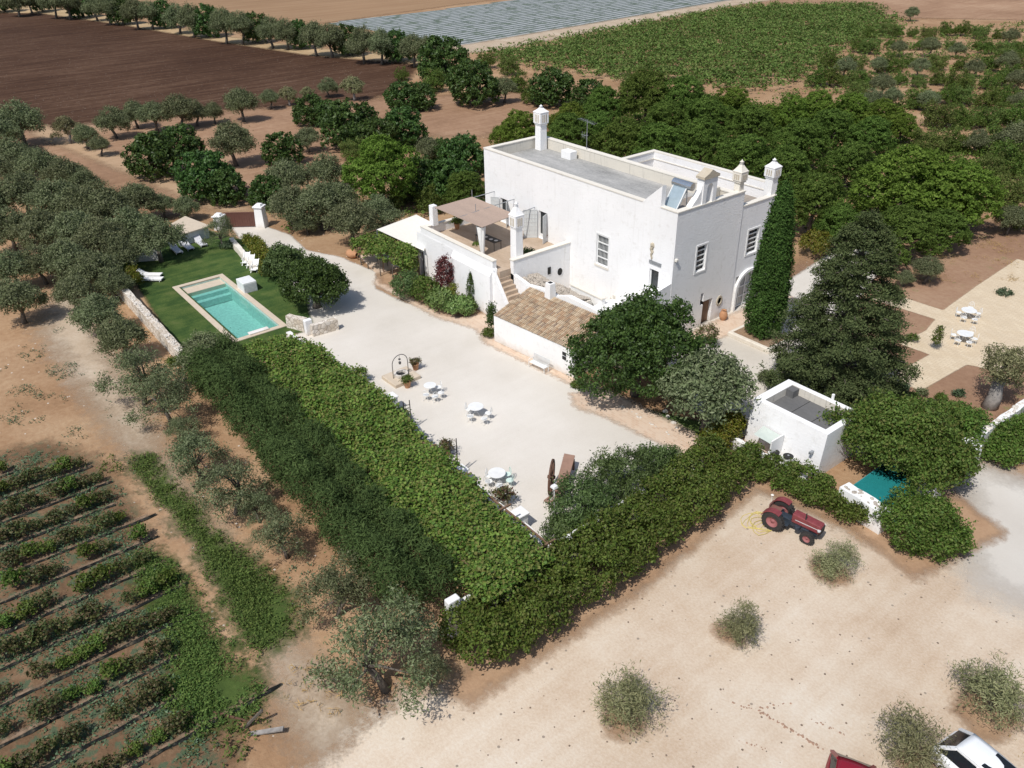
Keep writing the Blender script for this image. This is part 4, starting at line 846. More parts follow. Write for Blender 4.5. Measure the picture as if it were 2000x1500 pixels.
jr = MB().lathe([(.12, -.6), (.36, -.4), (.45, -.05), (.42, .25), (.25, .5), (.2, .56), (.24, .6), (.15, .6), (.13, .5)], 20, cap=False).build('jar', M['terracotta'], cj, (0, 0, 0), smooth=True); jr.data.transform(Matrix.Rotation(math.pi/2, 4, 'Y'))
for k in range(2):
    x, y, _ = G((752, 782)[k], (516, 532)[k])
    gz = thing('patio_table', ('glass topped patio table under the vine pergola', 'second patio table nearer the round pillar under the vine pergola')[k], 'table', (x, y, 0), .3)
    MB().box(-.7, .7, -.4, .4, .7, .73).build('tabletop', M['shutter'], gz, (0, 0, 0), bevel=.01)
    for a in (-1, 1):
        for b2 in (-1, 1): MB().bar((a*.6, b2*.3, 0), (a*.6, b2*.3, .7), .04).build('leg', M['darkmetal'], gz, (0, 0, 0))
MB_ = tag(MB().add([G(700, 500), G(745, 545), G(800, 560), G(800, 520), G(742, 490)], [(0, 1, 2, 3, 4)]).build('patio', M['pinkpave']), 'dark paved patio under the vine pergola', None, None, 'structure'); MB_.location.z = .03
MB_.data.attributes.new('sd', 'FLOAT', 'POINT').data.foreach_set('value', [1.0]*5)
# main vine pergola posts and beams
pg = thing('pergola_frame', 'long pergola frame of posts and beams under the big vine canopy', 'pergola', (-36, 17.6, 0)); pgo = local(pg)
for x in np.arange(-49.5, -22, 3.4):
    for y in (15.6, 19.4): MB().box(x-.09, x+.09, y-.09, y+.09, 0, 2.35).build('post', M['wallsmooth'] if y > 17 else M['wood'], pg, pgo)
    MB().bar((x, 15.3, 2.4), (x, 19.8, 2.4), .09).build('beam', M['wood'], pg, pgo)
for y in (15.6, 19.4): MB().bar((-49.8, y, 2.31), (-22, y, 2.31), .09).build('beam', M['wood'], pg, pgo)
# ------------------------------------------------------------------ courtyard furniture and small things
def ladder(name, label, px, py, ptop):
    x, y, _ = G(px, py); h = HZ(x, y, ptop)
    t_ = thing(name, label, 'trellis', (x, y, 0), math.radians(75), 'rusty iron trellis ladders')
    for s in (-.2, .2): MB().tube([(s, 0, 0), (s, 0, h)], .03, 6).build('upright', M['darkmetal'], t_, (0, 0, 0))
    [MB().bar((-.2, 0, .25+k*.24), (.2, 0, .25+k*.24), .03).build('rung', M['darkmetal'], t_, (0, 0, 0)) for k in range(int((h-.3)/.24))]
ladder('iron_trellis', 'rusty iron trellis ladder at the pergola edge nearer the well', 799, 842, 783)
ladder('iron_trellis', 'rusty iron trellis ladder at the pergola edge nearer the green chairs', 889, 932, 858)
def tset(px, py, chairs, labels, tl, mats, tr=.42):
    x, y, _ = G(px, py); ftable('garden_table', tl, x, y, 0, tr, mats[0], 'round garden tables')
    for (dx, dy), lb, m_ in zip(chairs, labels, mats[1:]):
        cx, cy, _ = G(dx, dy); fchair('garden_chair', lb, cx, cy, 0, math.atan2(y-cy, x-cx)-math.pi/2, m_, 'white garden chairs')
W_ = M['whitemetal']; GR = plain('pale mint painted metal', (.60, .74, .68), .45)
tset(841, 770, [(833, 782), (850, 785), (862, 778), (857, 767)], ['white chair at the table nearest the well, towards the ladder', 'white chair at the table nearest the well, on the camera side', 'white chair at the table nearest the well, on its right', 'white chair at the table nearest the well, on the house side'], 'round white table nearest the old well', [W_]*5)
tset(930, 812, [(919, 824), (946, 829), (954, 818), (916, 810)], ['white chair at the middle table, front left', 'white chair at the middle table, on the camera side', 'white chair at the middle table, on its right', 'white chair at the middle table, behind on the left'], 'round white table in the middle of the courtyard', [W_]*5, .5)
tset(971, 943, [(957, 941), (955, 952), (975, 960), (996, 950), (991, 938)], ['white chair at the front table, back left', 'white chair at the front table, front left', 'white chair at the front table, on the camera side', 'pale mint chair at the front table, front right', 'pale mint chair at the front table, back right'], 'round white table nearest the cart wheel', [W_, W_, W_, W_, GR, GR], .5)
tset(1888, 622, [(1870, 620), (1880, 630), (1901, 634), (1907, 622), (1893, 611)], ['white chair left of the far table on the yellow paving', 'white chair on the camera side of the far paving table', 'white chair front right of the far paving table', 'white chair right of the far paving table', 'white chair behind the far paving table'], 'white table on the yellow paving, farther from the camera', [W_]*6, .55)
tset(1880, 668, [(1860, 664), (1868, 675), (1890, 679), (1900, 672), (1893, 660)], ['white chair left of the near table on the yellow paving', 'white chair front left of the near paving table', 'white chair front right of the near paving table', 'white chair right of the near paving table', 'white chair behind the near paving table'], 'white table on the yellow paving, nearer the camera', [W_]*6, .55)
# bench
x, y, _ = G(1052, 722); bn_ = thing('bench', 'white slatted iron bench against the tiled shed wall', 'bench', (x, y, 0), math.radians(6)+math.pi)
mb = MB(); [mb.box(-.75, .75, -.2+k*.09, -.14+k*.09, .43, .45) for k in range(5)]; mb.build('seat', W_, bn_, (0, 0, 0))
mb = MB(); [mb.bar((-.75+k*.1, -.24, .45), (-.75+k*.1, -.34, .92), .03) for k in range(16)]; mb.bar((-.77, -.34, .93), (.77, -.34, .93), .035); mb.bar((-.77, -.24, .45), (.77, -.24, .45), .03); mb.build('backrest', M['shutter'], bn_, (0, 0, 0))  # backrest of the white bench coloured grey to paint in its shade
for s in (-.74, .74):
    for yy in (-.22, .22): MB().bar((s, yy, 0), (s, yy, .44), .035).build('leg', W_, bn_, (0, 0, 0))
    MB().tube([(s, -.3, .68), (s, 0, .7), (s, .22, .66), (s, .24, .44)], .018, 6).build('armrest', W_, bn_, (0, 0, 0))
# well
x, y, _ = G(784, 740); we = thing('well', 'old stone well with a low kerb and thin iron arch', 'well', (x, y, 0), math.atan2(G(801, 724)[1]-G(771, 736)[1], G(801, 724)[0]-G(771, 736)[0]))
MB().box(-1.05, 1.05, -.9, .9, 0, .28).build('platform', M['poolstone'], we, (0, 0, 0), bevel=.05)
MB().lathe([(.5, .28), (.5, .5), (.34, .5), (.34, .3)], 18, cap=False).build('kerb', M['rubblewhite'], we, (0, 0, 0)); MB().lathe([(.01, .34), (.34, .34)], 16, cap=False).build('well_hole', M['dark'], we, (0, 0, 0))
ar = [(-.62, 0, .28), (-.62, 0, 1.25)]+[(-.62*math.cos(a), 0, 1.3+.62*math.sin(a)) for a in np.linspace(.2, math.pi-.2, 9)]+[(.62, 0, 1.25), (.62, 0, .28)]
iron = plain('wrought iron', (.12, .115, .11), .5, .4)
MB().tube(ar, .028, 7).build('arch', iron, we, (0, 0, 0)); MB().lathe([(.02, 1.62), (.09, 1.6), (.09, 1.55), (.02, 1.53)], 10).bar((0, 0, 1.9), (0, 0, 1.6), .015).lathe([(.08, 1.2), (.1, 1.35)], 10).bar((0, 0, 1.55), (0, 0, 1.35), .01).build('pulley', iron, we, (0, 0, 0))
# cart wheel and wooden cart bed
x, y, _ = G(1078, 965)
WR = 1.02
M['wood2'] = plain('dark weathered wood', (.13, .065, .04), .8, 0, .35, 6)
M['wood3'] = plain('faded brown planks', (.33, .20, .145), .8, 0, .2, 3)
c4 = [G(1102, 886, .85), G(1123, 890, .85), G(1098, 980, .85), G(1078, 978, .85)]
ct = thing('cart', 'old brown wooden cart with a big upright spoked wheel at its side', 'cart', (sum(p[0] for p in c4)/4, sum(p[1] for p in c4)/4, 0)); cto = local(ct)
MB().prism([p[:2] for p in c4], .78, .87).build('bed', M['wood3'], ct, cto)
for p in c4: MB().bar((ct.location.x+(p[0]-ct.location.x)*.88, ct.location.y+(p[1]-ct.location.y)*.88, 0), (ct.location.x+(p[0]-ct.location.x)*.88, ct.location.y+(p[1]-ct.location.y)*.88, .78), .1).build('leg', M['wood2'], ct, cto)
sh0 = G(1064, 978, .15); MB().bar(sh0, (c4[3][0], c4[3][1], .8), .1).bar(sh0, (sh0[0]-.1, sh0[1]+.5, .12), .09).build('shaft', M['wood3'], ct, cto)
rim = MB(); ns = 36
for k in range(ns):
    a0, a1 = 2*math.pi*k/ns, 2*math.pi*(k+1)/ns
    rim.add([(r_*math.cos(a), s*.045, r_*math.sin(a)) for a in (a0, a1) for r_ in (WR-.12, WR) for s in (-1, 1)], [(0, 4, 5, 1), (2, 3, 7, 6), (0, 2, 6, 4), (1, 5, 7, 3)])
wh = rim.build('wheel', M['wood2'], ct, (0, 0, 0)); _w = G(1077, 931, WR); wh.location = (_w[0]-ct.location.x, _w[1]-ct.location.y, WR*.98); wh.rotation_euler = (0, 0, math.atan2(c4[0][1]-c4[3][1], c4[0][0]-c4[3][0])); wh['label'] = 'large old cart wheel with twelve spokes standing upright'
for k in range(12):
    a = 2*math.pi*k/12; MB().bar((.1*math.cos(a), 0, .1*math.sin(a)), ((WR-.1)*math.cos(a), 0, (WR-.1)*math.sin(a)), .055).build('spoke', M['wood2'], wh, (0, 0, 0))
hb = MB().lathe([(.09, -.22), (.14, -.1), (.14, .1), (.09, .22)], 14).build('hub', M['wood2'], wh, (0, 0, 0)); hb.data.transform(Matrix.Rotation(math.pi/2, 4, 'X'))
# street lamp on slim post
x, y, _ = G(1082, 1008); sl = thing('garden_lamp', 'slim white lamp post with square head beside the cart', 'lamp', (x, y, 0))
MB().tube([(0, 0, 0), (0, 0, 1.95)], .03, 8).build('post', W_, sl, (0, 0, 0)); MB().box(-.17, .17, -.17, .17, 1.95, 2.1, .04, .04).build('lamp_head', W_, sl, (0, 0, 0), bevel=.02)
# loungers
def lounger(label, px, py, rz, group, mat):
    x, y, _ = G(px, py); t_ = thing('sun_lounger', label, 'sun lounger', (x, y, 0), rz, group)
    mb = MB(); prof = [(-1.0, .30), (.25, .30), (.55, .38), (1.05, .72)]
    for s in (0,):
        vs = [(u, -.32, z) for u, z in prof]+[(u, .32, z) for u, z in prof]+[(u, -.32, z-.07) for u, z in prof]+[(u, .32, z-.07) for u, z in prof]
        fs = [(k, k+1, 5+k, 4+k) for k in range(3)]+[(8+k, 12+k, 13+k, 9+k) for k in range(3)]+[(k, 8+k, 9+k, k+1) for k in range(3)]+[(4+k, 5+k, 13+k, 12+k) for k in range(3)]+[(0, 4, 12, 8), (3, 11, 15, 7)]
        mb.add(vs, fs)
    mb.build('mattress', mat, t_, (0, 0, 0))
    f = MB().bar((-1.0, -.3, .2), (.9, -.3, .2), .05).bar((-1.0, .3, .2), (.9, .3, .2), .05); f.build('frame', W_, t_, (0, 0, 0))
    for a in (-.8, .75):
        for b2 in (-.28, .28): MB().bar((a, b2, 0), (a, b2, .22), .05).build('leg', W_, t_, (0, 0, 0))
a_pool = math.atan2(*(np.array(G(335, 485)[:2])-np.array(G(352, 499)[:2]))[::-1])
gc = plain('shade-toned lounger cloth', (.60, .61, .64), .9, 0, .05)  # white cloth toned grey: shade put into the colour of this row
lounger('pale lounger nearest the olive trunk in the shaded row by the hut', 345, 492, a_pool, 'sun loungers shaded by the hut', gc)
lounger('pale lounger in the middle of the shaded row by the hut', 367, 485, a_pool, 'sun loungers shaded by the hut', gc)
lounger('pale lounger rightmost of the shaded row by the hut', 393, 478, a_pool, 'sun loungers shaded by the hut', gc)
a2 = math.atan2(*(np.array(G(272, 540)[:2])-np.array(G(316, 540)[:2]))[::-1])
lounger('white lounger in the sun at the far side of the pair on the left lawn', 295, 541, a2, 'pair of white loungers on the left lawn', M['cloth'])
lounger('white lounger in the sun at the near side of the pair on the left lawn', 297, 549, a2, 'pair of white loungers on the left lawn', M['cloth'])
def deckchair(label, px, py, rz):
    x, y, _ = G(px, py); t_ = thing('deckchair', label, 'deckchair', (x, y, 0), rz, 'white deckchairs behind the pool')
    mb = MB(); prof = [(-.55, .35), (-.2, .30), (.15, .34), (.6, .95)]
    vs = [(u, -.26, z) for u, z in prof]+[(u, .26, z) for u, z in prof]; mb.add(vs, [(k, k+1, 5+k, 4+k) for k in range(3)]); q = mb.build('sling', M['cloth'], t_, (0, 0, 0)).modifiers.new('s', 'SOLIDIFY'); q.thickness = .025
    for s in (-.28, .28): MB().bar((-.6, s, .38), (.45, s, 0), .05).bar((-.45, s, 0), (.65, s, 1.0), .05).bar((-.3, s, .55), (.3, s, .55), .05).build('frame', W_, t_, (0, 0, 0))
a3 = math.atan2(*(np.array(G(496, 500)[:2])-np.array(G(478, 521)[:2]))[::-1])
deckchair('white folding deckchair farthest from the pump box', 482, 516, a3); deckchair('white folding deckchair in the middle of the three', 491, 521, a3); deckchair('white folding deckchair nearest the pump box', 499, 530, a3)
# posts, poles
def post(name, label, cat, px, py, ptop, r, mat, group=None, n=9):
    x, y, _ = G(px, py); h = HZ(x, y, ptop); t_ = MB().tube([(0, 0, -.1), (0, 0, h)], [r, r*.92], n).build(name, mat, None, (x, y, 0)); return tag(t_, label, cat, group)
post('stone_post', 'grey stone post at the corner of the front hedge', 'post', 911, 1348, 1303, .13, M['greybark'])
post('stone_post', 'short grey stone post left of the hedge corner', 'post', 879, 1370, 1345, .12, M['greybark'])
post('wooden_pole', 'rusty brown pole at the far corner of the yellow paving', 'pole', 1967, 571, 503, .06, M['wood'])
post('wooden_pole', 'creeper covered dark pole at the inner corner of the yellow paving', 'pole', 1823, 692, 617, .07, M['wood'])
x, y, _ = G(1823, 692)
post('wooden_pole', 'thin pole standing at the far field edge', 'pole', 1737, 32, 0, .08, M['greymetal'])
VP = [(138, 912, 866), (154, 925, 878), (171, 957, 922), (196, 1002, 958), (205, 1048, 1006), (227, 1078, 1040), (244, 1146, 1095), (268, 1185, 1150), (297, 1240, 1200), (319, 1308, 1255), (351, 1352, 1320), (380, 1440, 1395), (38, 1300, 1262)]
for k, (a, b_, c_) in enumerate(VP):
    post('vineyard_post', 'dark wooden post at the end of vine row %d counted from the back' % (k+1) if k < 12 else 'leaning wooden post in the middle of a vine row at the left edge', 'post', a, b_, c_, .055, M['trunk'], 'end posts of the vine rows', 6)
# broken timber by the vineyard
x, y, _ = G(495, 1425); lg = thing('broken_timber', 'broken grey timbers leaning in the weeds at the vineyard corner', 'timber', (x, y, 0))
MB().bar((-.3, -.3, 0), (.1, .5, .9), .09).build('beam', M['trunk'], lg, (0, 0, 0)); MB().bar((.1, -.2, 0), (1.0, .9, .35), .2, .06).build('plank', M['greybark'], lg, (0, 0, 0)); MB().bar((-1.8, -1.0, .1), (-.2, .1, .12), .08).build('beam', M['wood2'], lg, (0, 0, 0))
# clay pots with plants are added with the vegetation; terracotta jar by the arch
x, y, _ = G(1411, 622); jr = thing('clay_jar', 'terracotta oil jar at the foot of the facade beside the arch', 'jar', (x+.2, y-.2, 0)); MB().lathe([(.16, 0), (.3, .25), (.33, .5), (.22, .78), (.17, .84), (.22, .88), (.15, .88), (.12, .8)], 18, cap=False).build('jar', M['terracotta'], jr, (0, 0, 0), smooth=True)
x, y, _ = G(1820, 945); tag(MB().lathe([(.01, .95), (.35, .93), (.72, .8), (.8, .45), (.75, 0)], 22, cap=False).build('domed_cover', plain('dark grey dome', (.10, .10, .115), .7), None, (x, y, 0), smooth=True), 'dark grey domed cover in the shade of the fig tree', 'cover')
# garden hose
hp = []; hr = random.Random(8); x, y, _ = G(1470, 1012)
for k in range(80): a = k*.5; hp.append((x+.55*math.cos(a)*(1+.3*math.sin(k*.9))+k*.012, y+.75*math.sin(a)*(1+.3*math.cos(k*.6))+hr.uniform(-.06, .06), .03+.0006*k))
tag(MB().tube(hp, .016, 5).build('garden_hose', plain('yellow hose', (.60, .50, .14), .5), None, (0, 0, 0)), 'tangled yellow garden hose on the gravel left of the tractor', 'hose')

# ------------------------------------------------------------------ tractor
p0 = Vector(G(1517, 1022)); p1 = Vector(G(1578, 1052)); hd = math.atan2(p1.y-p0.y, p1.x-p0.x)+math.radians(2)
redp = plain('faded red tractor paint', (.23, .05, .055), .5, 0, .35, 5); rub = plain('dusty black rubber', (.035, .032, .03), .85, 0, .4, 8); rimr = plain('dull red wheel rim', (.32, .12, .12), .7, 0, .3)
eng = plain('dark blue grey engine', (.045, .06, .08), .55, .3, .4, 7)
tc = thing('tractor', 'small old red tractor parked beside the hedge', 'tractor', (p0.x, p0.y, 0), hd)
def wheel(cx, cy, r, wd, parent=tc, ri=.55, tyre=rub, rimm=rimr, lugs=True, sgn=-1):
    w_ = MB(); prof = [(r*ri, -wd/2), (r*.9, -wd/2), (r, -wd*.3), (r, wd*.3), (r*.9, wd/2), (r*ri, wd/2)]
    w_.lathe(prof, 28, cap=False)
    if lugs:
        for k in range(22):
            a = 2*math.pi*k/22
            for s in (-1, 1): w_.bar((r*.98*math.cos(a), r*.98*math.sin(a), 0), (r*1.0*math.cos(a+.16), r*1.0*math.sin(a+.16), s*wd*.45), .05)
    o = w_.build('wheel', tyre, parent, (0, 0, 0)); o.location = (cx, cy, r); o.rotation_euler = (math.pi/2, 0, 0)
    h_ = MB().lathe([(r*(ri+.02), wd*.42), (r*ri*.85, wd*.3), (r*ri*.6, wd*.05), (r*.2, wd*.05), (r*.16, wd*.22), (.01, wd*.22)], 24, cap=False).lathe([(r*(ri+.02), -wd*.42), (r*ri*.85, -wd*.3), (r*ri*.6, -wd*.05), (r*.2, -wd*.05), (r*.16, -wd*.22), (.01, -wd*.22)], 24, cap=False).build('rim', rimm, o, (0, 0, 0), smooth=True)
for s in (-1, 1): wheel(0, s*.62, .58, .30); wheel(1.85, s*.50, .36, .20)
# axis: x forward
MB().extr([(.80, .72), (2.30, .68), (2.36, .75), (2.36, 1.10), (2.30, 1.18), (.80, 1.26)], 'y', -.25, .25).build('hood', redp, tc, (0, 0, 0), bevel=.05)
MB().box(2.362, 2.40, -.2, .2, .74, 1.1).build('grille', rub, tc, (0, 0, 0)); MB().box(1.0, 2.2, -.254, -.25, .93, .97).box(1.0, 2.2, .25, .254, .93, .97).build('trim', M['shutter'], tc, (0, 0, 0))
MB().box(.7, 2.2, -.17, .17, .42, .72).box(-.2, .75, -.2, .2, .4, .78).lathe([(.16, 0), (.16, .2)], 10, (1.2, -.3, .5)).box(1.4, 1.8, -.32, -.16, .55, .68).box(.9, 1.3, .16, .32, .5, .7).build('engine', eng, tc, (0, 0, 0), bevel=.02)
MB().bar((0, -.6, .58), (0, .6, .58), .14).bar((1.85, -.5, .36), (1.85, .5, .36), .09).build('axle', eng, tc, (0, 0, 0))
for s in (-1, 1):
    fp = [(-.66*math.cos(a)-.0, .58+.66*math.sin(a)) for a in np.linspace(.25, 2.1, 9)]; fi = [(-.62*math.cos(a), .58+.62*math.sin(a)) for a in np.linspace(2.1, .25, 9)]
    MB().extr(fp+fi, 'y', s*.62-.17 if s < 0 else .40, -.40 if s < 0 else .79).build('fender', redp, tc, (0, 0, 0))
    MB().lathe([(.02, 0), (.08, .02), (.09, .1), (.02, .11)], 12, (2.3, s*.3, .9)).build('headlight', M['shutter'], tc, (0, 0, 0))
MB().box(-.45, .1, -.24, .24, .86, .93).box(-.5, -.43, -.24, .24, .93, 1.2).build('seat', plain('brown seat', (.20, .09, .07), .7), tc, (0, 0, 0), bevel=.03)
MB().tube([(.78, 0, 1.2), (.5, 0, 1.42)], .02, 6).tube([(.5+.06*math.sin(a)*1.0, .2*math.cos(a), 1.42+.17*math.sin(a)) for a in np.linspace(0, 2*math.pi, 19)], .015, 5).build('steering_wheel', rub, tc, (0, 0, 0))
MB().box(-.1, .75, -.5, -.2, .5, .54).box(-.1, .75, .2, .5, .5, .54).build('footplate', eng, tc, (0, 0, 0)); MB().tube([(1.5, -.2, 1.1), (1.5, -.2, 1.6)], .035, 7).build('exhaust', rub, tc, (0, 0, 0)); MB().lathe([(.04, 0), (.09, .06), (.04, .1)], 10, (-.62, .3, 1.35)).bar((-.6, .3, .9), (-.62, .3, 1.35), .03).build('rear_lamp', M['canvas'], tc, (0, 0, 0))
# ------------------------------------------------------------------ cars
def car(label, loc, rz, paint, L_=4.1, W=1.72, roofmat_=None, glassroof=False):
    c_ = thing('parked_car', label, 'car', loc, rz)
    # body as lofted sections along x (front +x)
    def loft(secs, name, mat, smooth=True):
        mb = MB(); n = len(secs[0]); vs = [p for s in secs for p in s]; fs = []
        for i in range(len(secs)-1):
            for k in range(n): fs.append((i*n+k, i*n+(k+1) % n, (i+1)*n+(k+1) % n, (i+1)*n+k))
        fs += [tuple(range(n-1, -1, -1)), tuple(range((len(secs)-1)*n, len(secs)*n))]
        mb.add(vs, fs); return mb.build(name, mat, c_, (0, 0, 0), smooth=False, bevel=.03)
    def sec(x, w, zb, zt, tw=.9):
        a = w/2; return [(x, -a*.96, zb), (x, -a, zb+.18), (x, -a, zt-.16), (x, -a*tw, zt), (x, 0, zt+.025), (x, a*tw, zt), (x, a, zt-.16), (x, a, zb+.18), (x, a*.96, zb), (x, 0, zb)]
    h = L_/2
    loft([sec(-h, W*.84, .35, .80), sec(-h+.12, W*.94, .25, .92), sec(-h+.6, W, .2, .96), sec(-.2, W, .2, .95), sec(.75, W, .2, .93), sec(h-.55, W*.97, .2, .80), sec(h-.15, W*.88, .25, .70), sec(h, W*.74, .35, .60)], 'body', paint)
    def cs(x, w, z): a = w/2; return [(x, -a, z), (x, -a*.0, z+.02), (x, a, z)]
    # cabin: roof frame + glazing
    zr = 1.47; rw = W*.62; bwid = W*.88
    xf0, xf1, xr1, xr0 = 1.15, .42, -1.35, -1.95
    lo = [(xf0, -bwid/2, .93), (xf0, bwid/2, .93), (xr0, bwid/2, .95), (xr0, -bwid/2, .95)]; hi = [(xf1, -rw/2, zr), (xf1, rw/2, zr), (xr1, rw/2, zr-.02), (xr1, -rw/2, zr-.02)]
    gm = plain('tinted car glass', (.015, .018, .022), .06, 0, .1)
    MB().add(lo+hi, [(0, 1, 5, 4), (1, 2, 6, 5), (2, 3, 7, 6), (3, 0, 4, 7), (4, 5, 6, 7)]).build('window', gm, c_, (0, 0, 0))
    rf = MB(); nx, ny = 8, 6; vs = []
    for i in range(nx+1):
        for j in range(ny+1):
            u, v = i/nx, j/ny; x = (xf1+.02)+(xr1-.05-xf1)*u; y = (-rw/2-.02)+(rw+.04)*v; vs.append((x, y, zr+.015+.05*math.sin(math.pi*u)*.8+.05*math.sin(math.pi*v)))
    rf.add(vs, [(i*(ny+1)+j, (i+1)*(ny+1)+j, (i+1)*(ny+1)+j+1, i*(ny+1)+j+1) for i in range(nx) for j in range(ny)])
    r_ = rf.build('roof', paint, c_, (0, 0, 0), smooth=True); q = r_.modifiers.new('s', 'SOLIDIFY'); q.thickness = .04
    if glassroof:
        MB().box(-.42, .40, -rw/2+.04, rw/2-.04, zr+.0, zr+.125).build('sunroof', gm, r_, (0, 0, 0), bevel=.02)
    pl_ = MB()
    for s in (0, 1):
        a, b2, c2, d2 = (lo[0], hi[0], lo[3], hi[3]) if s == 0 else (lo[1], hi[1], lo[2], hi[2])
        pl_.bar(a, b2, .09, .06).bar(c2, d2, .14, .08); m0 = [(a[k]+c2[k])/2 for k in range(3)]; m1 = [(b2[k]+d2[k])/2 for k in range(3)]; pl_.bar(m0, m1, .08, .06); pl_.bar(b2, d2, .07, .07)
    pl_.build('pillars', paint, c_, (0, 0, 0))
    for sx in (-1.28, 1.3):
        for s in (-1, 1): wheel(sx, s*(W/2-.1), .31, .2, c_, .62, rub, M['greymetal'], False)
    for s in (-1, 1):
        MB().box(h-.42, h-.12, s*.62-.16, s*.62+.16, .60, .73).build('headlight', M['shutter'], c_, (0, 0, 0), bevel=.03)
        MB().box(.85, 1.0, s*(W/2+.03)-.09, s*(W/2+.03)+.09, .95, 1.08).build('wing_mirror', paint, c_, (0, 0, 0), bevel=.03)
    MB().lathe([(.02, zr+.07), (.03, zr+.1), (.01, zr+.12)], 8, (-.9 if not glassroof else .1, 0, 0)).build('aerial', rub, c_, (0, 0, 0))
    return c_
wp_ = plain('white car paint', (.78, .80, .82), .25, 0, .03); rp_ = plain('dark red car paint', (.23, .012, .025), .25, 0, .05)
a_, b_ = G(1895, 1449, 1.5), G(1925, 1474, 1.5); rz = math.atan2(b_[1]-a_[1], b_[0]-a_[0]); r0 = G(1930, 1484, 1.5)
car('white parked hatchback at the bottom right beside an olive bush', (r0[0]+.45*math.cos(rz), r0[1]+.45*math.sin(rz), 0), rz, wp_, glassroof=True)
a_, b_ = G(1670, 1478, 1.5), G(1662, 1530, 1.5); rz = math.atan2(b_[1]-a_[1], b_[0]-a_[0]); r0 = G(1662, 1530, 1.5)
car('dark red parked car cut by the bottom edge of the picture', (r0[0]+.45*math.cos(rz), r0[1]+.45*math.sin(rz), 0), rz, rp_)

# ------------------------------------------------------------------ foliage
LM = {
 'olive':  leafmat('olive leaves', [(.105, .135, .058), (.17, .20, .10), (.245, .27, .155), (.125, .155, .066)], .8, .3, .15),
 'olive2': leafmat('greyer olive leaves', [(0.145, 0.159, 0.076), (0.232, 0.239, 0.120), (0.325, 0.318, 0.176), (0.174, 0.180, 0.084)], .8, .3, .15),
 'carob':  leafmat('carob leaves', [(0.033, 0.067, 0.017), (0.058, 0.110, 0.023), (0.094, 0.160, 0.038), (0.041, 0.083, 0.020)], .5, .28, .3),
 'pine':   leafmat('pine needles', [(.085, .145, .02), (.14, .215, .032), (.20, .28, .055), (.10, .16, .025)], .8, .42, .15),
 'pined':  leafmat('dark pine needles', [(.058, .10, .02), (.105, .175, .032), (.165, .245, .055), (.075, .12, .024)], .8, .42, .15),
 'cypress': leafmat('cypress sprays', [(0.032, 0.057, 0.014), (0.054, 0.099, 0.020), (0.084, 0.138, 0.030), (0.041, 0.072, 0.017)], .8, .25, .15),
 'cedar':  leafmat('cedar sprays', [(.048, .07, .026), (.08, .11, .042), (.125, .155, .062), (.06, .082, .03)], .8, .25, .15),
 'vine':   leafmat('vine leaves', [(.07, .125, .02), (.13, .215, .036), (.22, .30, .06), (.19, .175, .055), (.08, .135, .025)], .6, .35, .25),
 'hedge':  leafmat('mastic hedge leaves', [(0.052, 0.097, 0.015), (0.089, 0.154, 0.023), (0.136, 0.204, 0.038), (0.126, 0.140, 0.038), (0.073, 0.122, 0.020)], .6, .28, .25),
 'feather': leafmat('feathery dark hedge', [(0.040, 0.069, 0.022), (0.063, 0.104, 0.032), (0.099, 0.149, 0.050), (0.047, 0.077, 0.023)], .85, .25, .1),
 'laurel': leafmat('oleander leaves', [(0.058, 0.099, 0.029), (0.094, 0.154, 0.046), (0.146, 0.220, 0.076), (0.068, 0.110, 0.032)], .55, .28, .3),
 'fig':    leafmat('fig leaves', [(0.063, 0.110, 0.020), (0.104, 0.177, 0.032), (0.157, 0.232, 0.050), (0.146, 0.144, 0.042)], .6, .35, .25),
 'weed':   leafmat('weed leaves', [(.055, .10, .022), (.095, .16, .036), (.16, .22, .055), (.075, .115, .028)], .7, .3, .2),
 'greyweed': leafmat('grey green weeds', [(0.063, 0.110, 0.050), (0.094, 0.154, 0.076), (0.167, 0.232, 0.134)], .6, .3),
 'vineyard': leafmat('young vine leaves', [(.045, .075, .02), (.08, .115, .03), (.15, .11, .055), (.12, .14, .04)], .6, .3),
 'purple': leafmat('purple prunus leaves', [(0.081, 0.021, 0.024), (0.139, 0.037, 0.040), (0.209, 0.064, 0.064)], .5, .3),
 'yellow': leafmat('yellow green bush', [(0.104, 0.144, 0.017), (0.177, 0.209, 0.025), (0.230, 0.177, 0.034)], .5, .35),
 'agave':  leafmat('agave leaves', [(0.116, 0.148, 0.104), (0.186, 0.223, 0.152)], .5, .1),
 'cactus': leafmat('prickly pear pads', [(0.104, 0.165, 0.042), (0.167, 0.242, 0.067), (0.209, 0.264, 0.084)], .5, .1),
 'flower': leafmat('bougainvillea and pot flowers', [(.08, .12, .03), (.13, .16, .05), (.22, .12, .08), (.08, .11, .03)], .5, .3),
 'dry':    leafmat('dry grass', [(0.418, 0.286, 0.104), (0.522, 0.360, 0.144), (0.348, 0.233, 0.088)], .8, .3),
 'field':  leafmat('overgrown field leaves', [(0.073, 0.122, 0.025), (0.115, 0.177, 0.038), (0.172, 0.226, 0.063), (0.136, 0.138, 0.046)], .7, .3, .2, .09),
}
